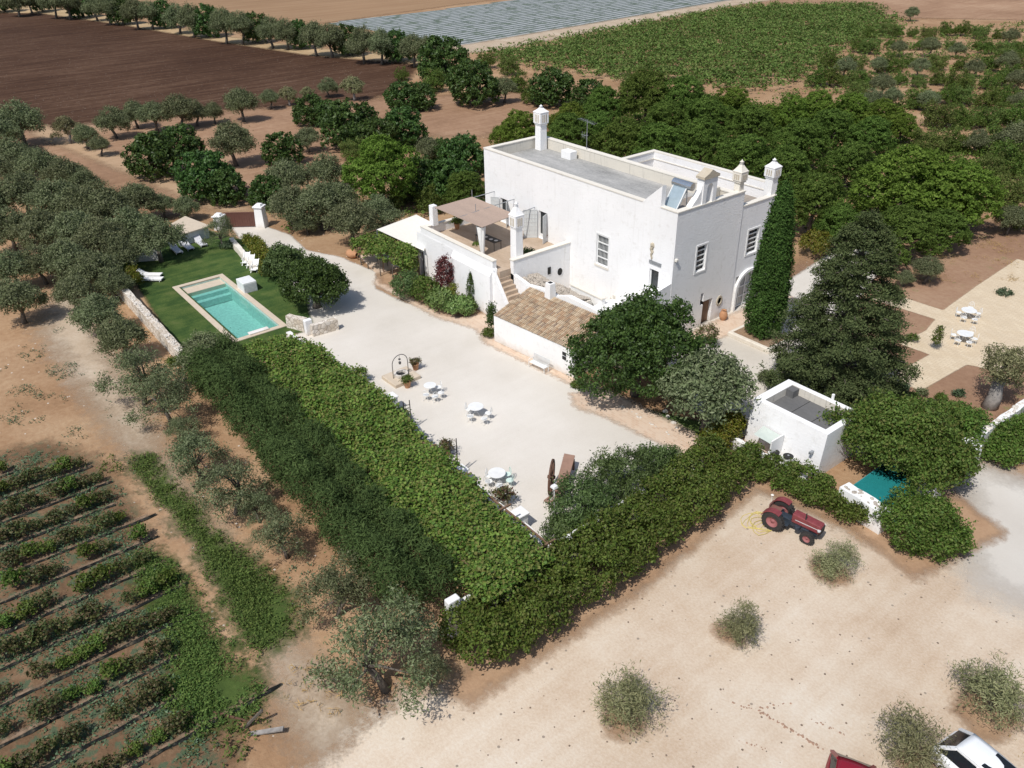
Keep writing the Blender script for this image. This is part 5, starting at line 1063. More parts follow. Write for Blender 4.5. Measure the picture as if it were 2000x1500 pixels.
def leaf_mesh(name, Cn, nrm, size, mat, seed, aspect=.6, spread=.9, along=0.0):
    """one small quad per centre; nrm = outward direction; along>0 lets long leaves point outwards"""
    r = np.random.RandomState(seed); n = len(Cn)
    nv = nrm+r.normal(0, spread, (n, 3)); nv /= np.linalg.norm(nv, axis=1, keepdims=True)+1e-9
    rv = r.normal(0, 1, (n, 3))+nrm*along*3
    ax = rv-(rv*nv).sum(1, keepdims=True)*nv; ax /= np.linalg.norm(ax, axis=1, keepdims=True)+1e-9
    bx = np.cross(nv, ax); s = size*r.uniform(.6, 1.35, (n, 1)); ax = ax*s*.5; bx = bx*s*.5*aspect
    bend = nv*s*.12
    V = np.stack([Cn-ax, Cn-bx+bend, Cn+ax, Cn+bx+bend], 1).reshape(-1, 3)
    F = np.arange(4*n).reshape(-1, 4)
    return mesh_np(name, V, F, LM[mat])
def lobes_points(lobes, ncl, per, sig, seed, zmin=-.45, shell=(.78, 1.03), flat=.8, inner=.15):
    r = np.random.RandomState(seed); Lb = np.array(lobes, float)      # x y z r rz
    wgt = Lb[:, 3]**2; wgt /= wgt.sum(); cc = []; nn = []
    tries = 0
    while len(cc) < ncl and tries < 40:
        tries += 1; k = r.choice(len(Lb), ncl*2, p=wgt); d = r.normal(0, 1, (ncl*2, 3)); d /= np.linalg.norm(d, axis=1, keepdims=True)
        ok = d[:, 2] > zmin; k, d = k[ok], d[ok]
        sh = r.uniform(shell[0], shell[1], (len(k), 1)); R3 = np.column_stack([Lb[k, 3], Lb[k, 3], Lb[k, 4]])
        p = Lb[k, :3]+d*R3*sh
        inside = np.zeros(len(p), bool)
        for j in range(len(Lb)):
            q = (p-Lb[j, :3])/np.array([Lb[j, 3], Lb[j, 3], Lb[j, 4]]); inside |= ((q**2).sum(1) < .62**2) & (k != j)
        keep = ~inside | (r.rand(len(p)) < inner)
        cc += list(p[keep]); nn += list(d[keep])
    cc = np.array(cc[:ncl]); nn = np.array(nn[:ncl])
    P = np.repeat(cc, per, 0)+r.normal(0, 1, (len(cc)*per, 3))*np.array([sig, sig, sig*flat]); Nn = np.repeat(nn, per, 0)
    P[:, 2] = np.maximum(P[:, 2], .02)
    return P, Nn
def limbs(trunk_r, h0, tips, seed, lean=(0, 0), nb=6):
    r = random.Random(seed); mb = MB(); top = (lean[0], lean[1], h0)
    mb.tube([(0, 0, -.05), (lean[0]*.3+r.uniform(-.03, .03), lean[1]*.3, h0*.45), top], [trunk_r*1.35, trunk_r, trunk_r*.8], 8)
    for (x, y, z) in tips:
        m1 = (top[0]+(x-top[0])*.45+r.uniform(-.06, .06), top[1]+(y-top[1])*.45+r.uniform(-.06, .06), top[2]+(z-top[2])*.55)
        mb.tube([top, m1, (x, y, z)], [trunk_r*.6, trunk_r*.36, trunk_r*.12], 6)
    return mb
PROTO = {}
def proto(kind, var, lobes, leafkw, ptskw, trunkkw, barkmat, crown_name='crown'):
    rg_ = random.Random(var*7+len(kind))
    if kind in ('olive', 'carob', 'greyolive', 'scrub'):
        for _ in range(9):
            a = rg_.uniform(0, 6.28); e = rg_.uniform(.0, 1.2); d = rg_.uniform(.82, 1.05); lobes = lobes+[(d*math.cos(a)*math.cos(e)*.95, d*math.sin(a)*math.cos(e)*.95, .95+.6*d*math.sin(e), rg_.uniform(.13, .24), rg_.uniform(.14, .26))]
    P, Nn = lobes_points(lobes, **ptskw)
    cm = leaf_mesh(kind+'_crown', P, Nn, **leafkw)
    tips = [(l[0]*.8, l[1]*.8, l[2]) for l in lobes][:trunkkw.pop('nt', 6)]
    mb = limbs(tips=tips, **trunkkw); tm = bpy.data.meshes.new(kind+'_trunk'); tm.from_pydata(mb.v, [], mb.f); tm.materials.append(barkmat); tm.shade_smooth()
    PROTO.setdefault(kind, []).append((cm, tm))
rp = random.Random(42)
def ring(n, rad, z, r, rz, j=.15, a0=0.0):
    return [(rad*math.cos(a0+2*math.pi*k/n)*rp.uniform(1-j, 1+j), rad*math.sin(a0+2*math.pi*k/n)*rp.uniform(1-j, 1+j), z*rp.uniform(1-j, 1+j*.6), r*rp.uniform(1-j, 1+j), rz*rp.uniform(1-j, 1+j)) for k in range(n)]
# kinds normalised to crown radius 1; crown centre heights in KC
KC = {'olive': 1.15, 'young': .62, 'carob': .92, 'pine': 1.15, 'pined': 1.1, 'scrub': .75, 'tidy': .95}
for v in range(4):
    proto('olive', v, ring(5, .52, 1.1, .42, .38, .22, v)+[(0, 0, 1.45, .5, .4), (.15, -.1, 1.1, .5, .42)]+ring(3, .7, .85, .25, .22, .3, v*2), dict(size=.088, mat='olive', seed=v, aspect=.42, along=.3), dict(ncl=420, per=27, sig=.085, seed=v, zmin=-.6, inner=.3), dict(trunk_r=.085, h0=.55, seed=v, lean=(.12*(v-1.5), .08)), M['trunk'])
for v in range(2):
    proto('greyolive', v, ring(5, .5, 1.15, .42, .38, .22, v+.5)+[(0, 0, 1.5, .48, .4)]+ring(3, .7, .85, .25, .22, .3, v*2), dict(size=.11, mat='olive2', seed=v+9, aspect=.38, along=.3), dict(ncl=250, per=22, sig=.07, seed=v+5, zmin=-.6, inner=.3), dict(trunk_r=.10, h0=.6, seed=v, lean=(.1, .08)), M['greybark'])
for v in range(3):
    proto('open', v, ring(5, .62, 1.05, .30, .28, .35, v*.8)+ring(3, .3, 1.4, .3, .26, .35, v)+ring(3, .78, .75, .22, .2, .35, v*2+.5), dict(size=.075, mat='olive', seed=v+15, aspect=.34, along=.5), dict(ncl=300, per=20, sig=.085, seed=v+15, zmin=-.8, shell=(.4, 1.15), inner=.5), dict(trunk_r=.065, h0=.6, seed=v+3, lean=(.22*(v-1), .15), nt=9), M['trunk'])
for v in range(3):
    proto('young', v, [(0, 0, .55, .6, .5), (.3, .2, .8, .45, .45), (-.3, .1, .75, .42, .45), (.05, -.3, .7, .45, .45), (0, 0, 1.1, .35, .4), (-.2, -.2, .35, .5, .33), (.25, .05, 1.25, .2, .3)], dict(size=.10, mat='olive2', seed=20+v, aspect=.2, along=1.6, spread=.5), dict(ncl=230, per=20, sig=.085, seed=30+v, zmin=-.8, shell=(.3, 1.3), inner=.6), dict(trunk_r=.05, h0=.3, seed=v), M['trunk'])
for v in range(3):
    proto('carob', v, ring(6, .5, .75, .5, .55, .2, v)+[(0, 0, 1.15, .62, .55), (.2, .2, 1.3, .4, .4)]+ring(5, .62, .42, .36, .38, .2, v*1.3), dict(size=.105, mat='carob', seed=40+v, aspect=.6, spread=.8), dict(ncl=400, per=22, sig=.055, seed=50+v, zmin=-.7, inner=.15), dict(trunk_r=.09, h0=.5, seed=v), M['trunk'])
for v in range(2):
    for kk, mt_ in (('pine', 'pine'), ('pined', 'pined')):
        proto(kk, v, ring(7, .58, 1.05, .40, .36, .2, v)+ring(4, .28, 1.45, .40, .32, .2, v*1.7)+[(0, 0, 1.55, .42, .32)]+ring(5, .70, .75, .3, .26, .25, v+1), dict(size=.058, mat=mt_, seed=60+v, aspect=.55, along=.8, spread=.6), dict(ncl=950, per=26, sig=.036, seed=70+v, zmin=-.5, inner=.1, flat=.6), dict(trunk_r=.06, h0=.7, seed=v, nt=8), M['trunk'])
for v in range(3):
    proto('scrub', v, ring(5, .45, .6, .42, .42, .3, v)+[(0, 0, .85, .5, .45)]+ring(3, .7, .4, .3, .3, .3, v*2), dict(size=.10, mat='hedge' if v == 0 else ('field' if v == 1 else 'hedge'), seed=80+v, aspect=.45, along=.2), dict(ncl=260, per=22, sig=.075, seed=85+v, zmin=-.6, inner=.3), dict(trunk_r=.06, h0=.35, seed=v), M['trunk'])
CT = {}
def T(kind, cx, cy, r, var=None, sx=1.0, sz=1.0, rz=None, zc=None):
    """tree whose crown centre shows at (cx, cy) with radius r px; returns (x, y, R, rz, var)"""
    kc = KC.get(kind, KC['olive'])*sz; R_ = 2.0
    for _ in range(12):
        x, y, _z = G(cx, cy, kc*R_); R_ = .5*R_+.5*r/PX((x, y, kc*R_))[2]
    return x, y, R_
def plant_tree(kind, cx, cy, r, label, cat='tree', name=None, group=None, sz=1.0, sxy=(1, 1), var=None):
    x, y, R_ = T(kind, cx, cy, r, sz=sz)
    L_ = PROTO[kind]; v = (CT.get(kind, 0)) % len(L_) if var is None else var; CT[kind] = CT.get(kind, 0)+1
    if kind == 'pined': R_ *= 1.12
    cm, tm = L_[v]; rr = random.Random(int(cx*31+cy*17))
    o = thing(name or 'tree', label, cat, (x, y, 0), rr.uniform(0, 6.28), group); o.scale = (R_*sxy[0], R_*sxy[1], R_*sz)
    for nm, me in (('trunk', tm), ('crown', cm)):
        c_ = bpy.data.objects.new(nm, me); COL.objects.link(c_); c_.parent = o
    return o
ORD = ['first', 'second', 'third', 'fourth', 'fifth', 'sixth', 'seventh', 'eighth', 'ninth', 'tenth', 'eleventh', 'twelfth', 'thirteenth', 'fourteenth', 'fifteenth', 'sixteenth', 'seventeenth', 'eighteenth', 'nineteenth', 'twentieth']
def ordn(k):
    if k < 20: return ORD[k]
    t_ = ['twenty', 'thirty'][(k+1)//10-2]; u = (k+1) % 10
    return t_ if u == 0 else t_+'-'+ORD[u-1]
def grove(rows, desc, place, cat, group, name):
    """rows: list of (rank phrase, [(kind, cx, cy, r[, sz])]); label = look + place + order in its rank from the left"""
    for rank, L_ in rows:
        L_ = sorted(L_, key=lambda q: q[1])
        for k, q in enumerate(L_):
            d = desc[q[0]] if isinstance(desc, dict) else desc
            lb = '%s %s, %s from left, %s' % (d, place, ordn(k), rank)
            plant_tree(q[0], q[1], q[2], q[3], lb, cat, name, group, q[4] if len(q) > 4 else 1.0)
# far hedge row beyond the ploughed field
line = [(-60, -6), (95, 2), (180, 10), (240, 22), (330, 30), (430, 45), (520, 58), (600, 70), (690, 80), (770, 90), (835, 98)]
def along(line, d):
    for i in range(len(line)-1):
        a, b2 = line[i], line[i+1]; l_ = math.hypot(b2[0]-a[0], b2[1]-a[1])
        if d <= l_: return a[0]+(b2[0]-a[0])*d/l_, a[1]+(b2[1]-a[1])*d/l_
        d -= l_
    return line[-1]
d = 60.0; k = 0; rr = random.Random(2)
while d < 905 and k < 39:
    x, y = along(line, d); r = 20+8*min(1, d/700)+rr.uniform(-1, 5)
    plant_tree('olive' if k % 3 else 'carob', x, y-3, r, 'dark clipped tree of the hedge beyond the ploughed field, %s from left' % ordn(k), 'tree', 'olive_tree', 'trees of the far hedge row', 1.15)
    d += r*1.08; k += 1
OD = {'olive': 'grey green olive tree', 'greyolive': 'silvery olive tree', 'carob': 'dark green rounded tree', 'pine': 'bright green pine', 'pined': 'dark green pine', 'scrub': 'low scrubby tree', 'young': 'young olive bush'}
grove([('front rank', [('olive', 35, 232, 46), ('olive', -12, 250, 46), ('greyolive', 128, 248, 28), ('olive', 163, 262, 26), ('olive', 192, 281, 21), ('olive', 218, 232, 33)]),
       ('rank at the field edge', [('olive', 262, 218, 28), ('olive', 300, 222, 31), ('olive', 345, 212, 36), ('olive', 378, 214, 28), ('olive', 415, 216, 22), ('olive', 468, 198, 34), ('olive', 525, 190, 20), ('greyolive', 563, 184, 19), ('greyolive', 600, 180, 14), ('olive', 640, 166, 20), ('greyolive', 690, 168, 24), ('scrub', 785, 145, 15)])],
      OD, 'below the ploughed field', 'tree', 'trees along the ploughed field', 'olive_tree')
grove([('front rank', [('carob', 300, 300, 52), ('carob', 405, 338, 56), ('olive', 452, 272, 46), ('carob', 355, 275, 40), ('carob', 438, 362, 40), ('carob', 548, 288, 37), ('carob', 640, 220, 30), ('carob', 605, 212, 34)]),
       ('middle rank', [('carob', 680, 240, 54), ('olive', 600, 268, 26), ('carob', 735, 262, 40), ('carob', 790, 245, 44), ('olive', 640, 328, 40), ('olive', 560, 345, 45), ('carob', 520, 372, 38), ('scrub', 690, 292, 26), ('olive', 838, 290, 30)]),
       ('rear rank', [('carob', 785, 186, 34), ('carob', 822, 186, 30), ('carob', 862, 112, 50), ('carob', 925, 158, 50), ('scrub', 845, 160, 26), ('olive', 985, 170, 26), ('scrub', 1010, 160, 24), ('carob', 1078, 168, 42), ('scrub', 1040, 182, 26), ('carob', 1150, 182, 34), ('scrub', 950, 118, 20), ('scrub', 990, 128, 24)])],
      OD, 'beyond the gate', 'tree', 'trees beyond the gate', 'tree')
grove([('front rank', [('olive', 570, 398, 46), ('olive', 625, 392, 52), ('olive', 688, 428, 50), ('olive', 740, 410, 42), ('olive', 598, 432, 24), ('olive', 655, 388, 44), ('scrub', 790, 378, 26), ('scrub', 772, 392, 24)]),
       ('rear rank', [('pine', 742, 322, 78), ('carob', 828, 345, 48), ('carob', 880, 352, 50), ('carob', 905, 300, 46), ('carob', 865, 295, 30), ('pined', 910, 375, 40), ('pine', 1010, 252, 48), ('scrub', 842, 392, 30), ('carob', 925, 410, 34)])],
      OD, 'left of the awning', 'tree', 'trees left of the farmhouse', 'tree')
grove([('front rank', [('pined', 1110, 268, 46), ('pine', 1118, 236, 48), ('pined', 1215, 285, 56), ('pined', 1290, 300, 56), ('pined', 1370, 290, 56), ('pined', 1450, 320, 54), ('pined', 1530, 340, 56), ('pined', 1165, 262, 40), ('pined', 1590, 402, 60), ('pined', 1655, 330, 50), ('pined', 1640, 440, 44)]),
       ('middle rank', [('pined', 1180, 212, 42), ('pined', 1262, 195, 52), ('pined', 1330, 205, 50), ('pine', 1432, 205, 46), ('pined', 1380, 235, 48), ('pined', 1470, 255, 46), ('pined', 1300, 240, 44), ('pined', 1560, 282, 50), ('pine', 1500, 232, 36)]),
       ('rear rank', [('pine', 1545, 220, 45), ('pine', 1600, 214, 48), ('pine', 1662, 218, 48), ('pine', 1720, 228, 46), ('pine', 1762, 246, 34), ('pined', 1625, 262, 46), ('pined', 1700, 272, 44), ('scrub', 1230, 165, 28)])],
      OD, 'behind the farmhouse', 'tree', 'pines behind the farmhouse', 'pine_tree')
plant_tree('pine', 1772, 352, 108, 'large bright green umbrella pine right of the cypress', 'tree', 'pine_tree', None, .82)
plant_tree('pine', 1868, 372, 92, 'second broad umbrella pine behind the right garden', 'tree', 'pine_tree', None, .82)
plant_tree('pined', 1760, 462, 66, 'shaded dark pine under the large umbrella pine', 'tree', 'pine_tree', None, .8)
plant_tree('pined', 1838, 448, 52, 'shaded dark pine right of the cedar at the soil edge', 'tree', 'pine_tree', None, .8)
rr = random.Random(17)
far = []
for (x0, x1, y, n, r0) in ((1650, 1990, 62, 11, 17), (1660, 2010, 90, 12, 19), (1600, 2010, 122, 13, 22), (1580, 2010, 155, 13, 25), (1660, 2010, 190, 10, 29), (1820, 2010, 228, 6, 34), (1800, 2010, 272, 5, 40), (1930, 2010, 318, 3, 42), (1950, 2020, 370, 2, 46), (1955, 2020, 422, 2, 44)):
    L_ = []
    for k in range(n):
        u = (k+.5)/n; L_.append((rr.choice(['scrub', 'scrub', 'olive', 'scrub', 'scrub']), x0+(x1-x0)*u+rr.uniform(-8, 8), y+rr.uniform(-7, 7), r0*rr.uniform(.62, 1.05)))
    far.append(L_)
names_ = ['farthest rank', 'second rank from back', 'third rank from back', 'fourth rank from back', 'fifth rank from back', 'sixth rank from back', 'seventh rank from back', 'rank above umbrella pine', 'rank beside umbrella pine', 'nearest rank']
grove(list(zip(names_, far)), {k: v for k, v in OD.items()}, 'in the upper right orchard', 'tree', 'orchard trees at the upper right', 'orchard_tree')
plant_tree('olive', 1782, 24, 14, 'lone round tree on the red field edge at the top right', 'tree', 'olive_tree')
# left olive grove
LG = [('back rank', [('olive', 22, 300, 42), ('olive', 75, 322, 44), ('olive', 122, 338, 40), ('olive', 165, 352, 34), ('olive', -20, 330, 44)]),
      ('second rank from back', [('olive', 40, 372, 50), ('olive', 105, 388, 50), ('olive', 160, 396, 48), ('olive', 212, 402, 50), ('olive', 265, 388, 42), ('olive', 315, 398, 26), ('olive', -20, 395, 46)]),
      ('middle rank', [('olive', 15, 440, 48), ('olive', 80, 448, 50), ('olive', 142, 448, 50), ('olive', 200, 462, 52), ('olive', 252, 440, 46), ('olive', 232, 490, 40)]),
      ('nearest rank', [('olive', 20, 520, 44), ('olive', 75, 508, 44), ('olive', 130, 505, 50), ('olive', 180, 525, 48), ('olive', 218, 548, 36), ('olive', 30, 580, 50), ('olive', 145, 570, 42)])]
grove(LG, OD, 'in the left grove', 'olive tree', 'olive trees of the left grove', 'olive_tree')
for q, lb in ((('open', 500, 985, 40), 'thin olive between the leaning olive and the bare trunked one'), (('open', 838, 1300, 50), 'scraggy olive at the foot of the dark hedge end by the posts'), (('open', 355, 830, 40), 'small airy olive below the stone wall end'), (('olive', 188, 610, 50), 'olive tree by the near end of the stone wall, above the worn track'), (('olive', 232, 655, 50), 'olive tree beside the stone wall halfway down the pool lawn'), (('open', 262, 722, 70), 'olive tree on the track side below the pool wall, wide open crown'),
              (('open', 318, 768, 66), 'olive tree next to the lower end of the stone wall'), (('open', 378, 872, 66), 'open olive tree beside the dark hedge level with the vine row ends'), (('open', 445, 940, 72), 'olive tree left of the dark hedge with a leaning trunk'),
              (('open', 552, 1040, 58), 'small olive tree with a bare curved trunk beside the weeds'), (('open', 650, 1135, 80), 'thin olive tree beside the lower end of the dark hedge'), (('open', 742, 1255, 122), 'large sprawling olive tree at the bottom corner of the hedge'),
              (('olive', 410, 690, 58), 'full olive tree hiding the near corner of the pool lawn'), (('olive', 302, 458, 50), 'olive tree on the lawn beside the shaded loungers'), (('open', 428, 448, 32), 'small olive tree between the hut and the gate'), (('olive', 362, 402, 26), 'small olive tree behind the flat roofed hut')):
    plant_tree(*q, lb, 'olive tree', 'olive_tree')
plant_tree('olive', 1385, 752, 96, 'big soft olive tree below the facade beside the carob', 'olive tree', 'olive_tree', None, .95)
plant_tree('olive', 1812, 522, 30, 'small olive tree with a leaning trunk under the umbrella pine', 'olive tree', 'olive_tree'); plant_tree('olive', 1768, 540, 18, 'tiny olive bush beside the cedar', 'olive tree', 'olive_tree')
for (cx, cy, r, sz, lb) in ((1630, 1095, 46, .9, 'dry sparse olive bush just below the tractor'), (1448, 1222, 42, 1.55, 'tall narrow young olive in the middle of the parking ground'), (1228, 1372, 66, .95, 'round young olive bush at the bottom centre of the parking ground'), (1945, 1352, 72, 1.0, 'olive bush above the white car at the right edge'), (1782, 1452, 68, 1.0, 'olive bush half covering the white car')):
    plant_tree('young', cx, cy, r, lb, 'olive bush', 'olive_bush', 'young olives on the parking ground', sz*1.12, (1.38, 1.38))
# ------------------------------------------------------------------ individual trees, hedges, climbers
def lobed(name, label, cat, org, lobes, leafkw, ptskw, trunk=None, group=None, rz=0.0, part='crown'):
    """one plant from lobes given relative to org"""
    o = thing(name, label, cat, org, rz, group); P, Nn = lobes_points(lobes, **ptskw); me = leaf_mesh(part, P, Nn, **leafkw)
    c_ = bpy.data.objects.new(part, me); COL.objects.link(c_); c_.parent = o
    if trunk: trunk.build('trunk', M['trunk'], o, (0, 0, 0), smooth=True)
    return o
def bigtree(name, label, cx, cy, r, mat, n, per, size, sig, seed, hc=.95, sz=1.0, aspect=.6, nl=9, trunk_r=.3, along=0.0, spread=.9, zmin=-.6, lr=.45, bark=None):
    x, y = cx, cy; R_ = r
    rr = random.Random(seed); lobes = []
    H_ = R_*hc
    for k in range(nl):
        a = 2*math.pi*k/nl+rr.uniform(-.25, .25); d = R_*(.5+.12*rr.random()); lobes.append((d*math.cos(a), d*math.sin(a), H_*rr.uniform(.55, 1.05), R_*lr*rr.uniform(.85, 1.15), R_*lr*sz*rr.uniform(.85, 1.1)))
    for k in range(5):
        a = rr.uniform(0, 6.28); d = R_*.22*rr.random(); lobes.append((d*math.cos(a), d*math.sin(a), H_*rr.uniform(1.2, 1.45), R_*lr*rr.uniform(.8, 1.1), R_*lr*sz*.95))
    tips = [(l[0]*.8, l[1]*.8, l[2]) for l in lobes]
    for k in range(20):
        a = rr.uniform(0, 6.28); e = rr.uniform(-.1, 1.35); d = rr.uniform(.88, 1.12); lobes.append((R_*d*math.cos(a)*math.cos(e), R_*d*math.sin(a)*math.cos(e), H_*.85+R_*sz*.7*d*math.sin(e), R_*rr.uniform(.10, .20), R_*rr.uniform(.14, .26)))
    o = thing(name, label, 'tree', (x, y, 0)); P, Nn = lobes_points(lobes, int(n*1.15), per, sig, seed, zmin, inner=.12)
    me = leaf_mesh('crown', P, Nn, size, mat, seed, aspect, spread, along); c_ = bpy.data.objects.new('crown', me); COL.objects.link(c_); c_.parent = o
    limbs(trunk_r, H_*.45, tips[:9], seed).build('trunk', bark or M['trunk'], o, (0, 0, 0), smooth=True)
    return o
def at_r(cx, cy, r, kc):
    R_ = 2.0
    for _ in range(12): x, y, _z = G(cx, cy, kc*R_); R_ = .5*R_+.5*r/PX((x, y, kc*R_))[2]
    return x, y, R_
x, y, R_ = at_r(1248, 672, 122, .95); bigtree('carob_tree', 'large dark glossy carob tree between tiled shed and facade', x, y, R_, 'carob', 1500, 26, .21, .17, 5, nl=9, aspect=.55)
x, y, R_ = at_r(612, 552, 63, .85); bigtree('carob_tree', 'large dark carob tree between the lawn and the drive', x, y, R_, 'carob', 1000, 24, .20, .16, 6, hc=.85, aspect=.55)
x, y, R_ = at_r(553, 512, 42, .8); bigtree('laurel_tree', 'bushy green laurel behind the deckchairs', x, y, R_, 'laurel', 420, 22, .18, .15, 7, hc=.8)
x, y, R_ = at_r(1766, 856, 120, .62); bigtree('fig_tree', 'broad low fig tree spreading over the turquoise pond', x, y, R_, 'fig', 2100, 24, .17, .21, 8, hc=.75, sz=.6, nl=10, lr=.40, bark=M['greybark'])
x, y, R_ = at_r(1868, 838, 52, .62); bigtree('fig_tree', 'smaller fig tree reaching over the white gateway pier', x, y, R_, 'fig', 560, 22, .17, .17, 18, hc=.9, sz=.7, nl=6, lr=.42, bark=M['greybark'])
x, y, R_ = at_r(1806, 1020, 74, .6); bigtree('mastic_bush', 'big rounded green bush at the corner beside the white drive', x, y, R_, 'hedge', 900, 24, .14, .14, 9, hc=.65, sz=.8, nl=8, lr=.5)
# cypress
cy_h = HZ(-31.3, 48.2, 365); o = thing('cypress_tree', 'tall dark cypress standing in front of the facade', 'cypress', (-31.3, 48.2, 0)); rr = np.random.RandomState(3)
n = 2200; zz = rr.uniform(.02, 1, n)**.9; rad = 1.5*np.clip(1-zz, 0, 1)**.5*np.where(zz < .22, .62+zz*1.75, 1); a = rr.uniform(0, 2*np.pi, n); q = rr.uniform(.76, 1.12, n)+.09*np.sin(a*5+zz*9)+.05*np.sin(a*9-zz*23)
Cn = np.column_stack([rad*q*np.cos(a), rad*q*np.sin(a), .3+zz*(cy_h-.3)]); Nn = np.column_stack([np.cos(a), np.sin(a), np.full(n, .5)])
P = np.repeat(Cn, 24, 0)+rr.normal(0, 1, (n*24, 3))*np.array([.12, .12, .2]); me = leaf_mesh('crown', P, np.repeat(Nn, 24, 0), .17, 'cypress', 4, .5, .7, .6); c_ = bpy.data.objects.new('crown', me); COL.objects.link(c_); c_.parent = o
MB().tube([(0, 0, 0), (0, 0, cy_h*.7)], [.28, .08], 8).build('trunk', M['trunk'], o, (0, 0, 0))
# planter at the cypress foot
pb = thing('planter', 'low stone planter around the foot of the cypress', 'planter', (-31.3, 48.0, 0)); MB().box(-1.9, 1.9, -1.5, 1.5, 0, .35).build('kerb', M['coping'], pb, (0, 0, 0), bevel=.05); MB().box(-1.6, 1.6, -1.2, 1.2, .35, .37).build('soil', M['bedsoil'], pb, (0, 0, 0))
# cedar: tiers of drooping sprays
cx_, cy_ = G(1625, 765)[:2]; ch = HZ(cx_, cy_, 412); o = thing('cedar_tree', 'tall layered conifer with drooping branches right of the cypress', 'conifer', (cx_, cy_, 0)); rr = np.random.RandomState(12)
cc, nn_, tips = [], [], []
for tier in range(15):
    f = tier/14; z = 1.0+(ch-1.4)*f; R0 = 4.4*(1-f)**.52*(.88+.24*rr.rand())+.3; nb = int(11-5*f)
    for k in range(nb):
        a = 2*np.pi*(k+rr.rand()*.6)/nb+tier*.7; Rb = R0*rr.uniform(.78, 1.1); tips.append((Rb*.85*math.cos(a), Rb*.85*math.sin(a), z+.1))
        m_ = int(14+34*Rb/4.3); u = rr.uniform(.30, 1.0, m_)**.7; w_ = rr.normal(0, .20+.16*u*Rb/2.5, m_)
        cc.append(np.column_stack([Rb*u*np.cos(a)-w_*np.sin(a), Rb*u*np.sin(a)+w_*np.cos(a), z+.25*np.sin(u*2.6)-.42*u**2+rr.normal(0, .08, m_)])); nn_.append(np.column_stack([np.cos(a)*np.ones(m_)*.3, np.sin(a)*np.ones(m_)*.3, np.full(m_, .9)]))
Cn = np.concatenate(cc); Nn = np.concatenate(nn_); P = np.repeat(Cn, 26, 0)+rr.normal(0, 1, (len(Cn)*26, 3))*np.array([.19, .19, .09])
me = leaf_mesh('crown', P, np.repeat(Nn, 26, 0), .17, 'cedar', 13, .42, .55, .4); c_ = bpy.data.objects.new('crown', me); COL.objects.link(c_); c_.parent = o
mb = MB().tube([(0, 0, 0), (0, 0, ch*.95)], [.38, .05], 8); [mb.tube([(0, 0, t_[2]-.1), t_], [.07, .02], 5) for t_ in tips]; mb.build('trunk', M['trunk'], o, (0, 0, 0))
# ancient olive trunk
ax_, ay_ = G(1932, 795)[:2]; 
an2 = thing('olive_tree', 'ancient olive tree with a thick pale twisted trunk on the brown soil', 'olive tree', (ax_, ay_, 0)); MB().tube([(0, 0, -.1), (.1, .1, .8), (-.05, .3, 1.5), (.15, .5, 2.2)], [.55, .42, .36, .2], 10).tube([(-.05, .25, 1.4), (-.3, .5, 2.0), (-.2, 1.4, 2.8)], [.3, .22, .1], 8).build('trunk', M['greybark'], an2, (0, 0, 0), smooth=True)

P, Nn = lobes_points([(0, .2, 3.0, 1.0, .8), (-.7, .9, 3.2, .8, .6), (.3, 1.7, 3.0, .9, .6), (-.2, -.6, 2.5, .6, .5), (.6, .4, 2.3, .6, .45)], 260, 22, .17, 77, -.6, inner=.3); c_ = bpy.data.objects.new('crown', leaf_mesh('crown', P, Nn, .17, 'olive2', 77, .4, .9, .3)); COL.objects.link(c_); c_.parent = an2

def hedge_lobes(pts, wdt, h, step, seed, jig=.15):
    rr = random.Random(seed); out = []
    for i in range(len(pts)-1):
        a, b2 = pts[i], pts[i+1]; L_ = math.hypot(b2[0]-a[0], b2[1]-a[1]); n = max(1, int(L_/step)); nx, ny = -(b2[1]-a[1])/L_, (b2[0]-a[0])/L_
        for k in range(n):
            u = (k+.5)/n
            for s in (-.5, .5):
                r_ = wdt*.36*rr.uniform(1-jig, 1+jig); hz = h*.5*rr.uniform(1-jig, 1+jig*1.2)
                out.append((a[0]+(b2[0]-a[0])*u+nx*s*wdt*.62+rr.uniform(-.15, .15), a[1]+(b2[1]-a[1])*u+ny*s*wdt*.62, hz*.98, r_, hz))
    return out
def hedge(name, label, pts, wdt, h, mat, dens, size, sig, seed, aspect=.6, along=0.0, spread=.9, step=.9, per=22, jig=.15, inner=.1, zmin=-.3):
    org = (sum(p[0] for p in pts)/len(pts), sum(p[1] for p in pts)/len(pts), 0); rel = [(p[0]-org[0], p[1]-org[1]) for p in pts]
    L_ = sum(math.hypot(pts[i+1][0]-pts[i][0], pts[i+1][1]-pts[i][1]) for i in range(len(pts)-1))
    lb = hedge_lobes(rel, wdt, h, step, seed, jig); o = thing(name, label, 'hedge', org)
    P, Nn = lobes_points(lb, int(L_*dens), per, sig, seed, zmin, inner=inner); me = leaf_mesh('foliage', P, Nn, size, mat, seed, aspect, spread, along)
    c_ = bpy.data.objects.new('foliage', me); COL.objects.link(c_); c_.parent = o
    return o
hedge('hedge', 'long clipped mastic hedge between the courtyard wall and the parking ground', [(-21.0, 13.2), (-20.95, 18), (-21.0, 23), (-21.5, 28), (-22.1, 32.4)], 2.55, 2.45, 'hedge', 150, .16, .13, 21)
hedge('hedge', 'long dark feathery hedge beside the vine pergola', [(-52.3, 13.9), (-46, 13.9), (-38, 13.8), (-30, 13.7), (-23.8, 13.4)], 2.8, 3.3, 'feather', 190, .24, .20, 22, .20, 1.3, .5, inner=.2)
hedge('hedge', 'loose green hedge in front of the fan units', [(-22.6, 34.2), (-20, 34.5), (-17.2, 34.9)], 1.6, 1.35, 'hedge', 100, .15, .14, 23, jig=.25)
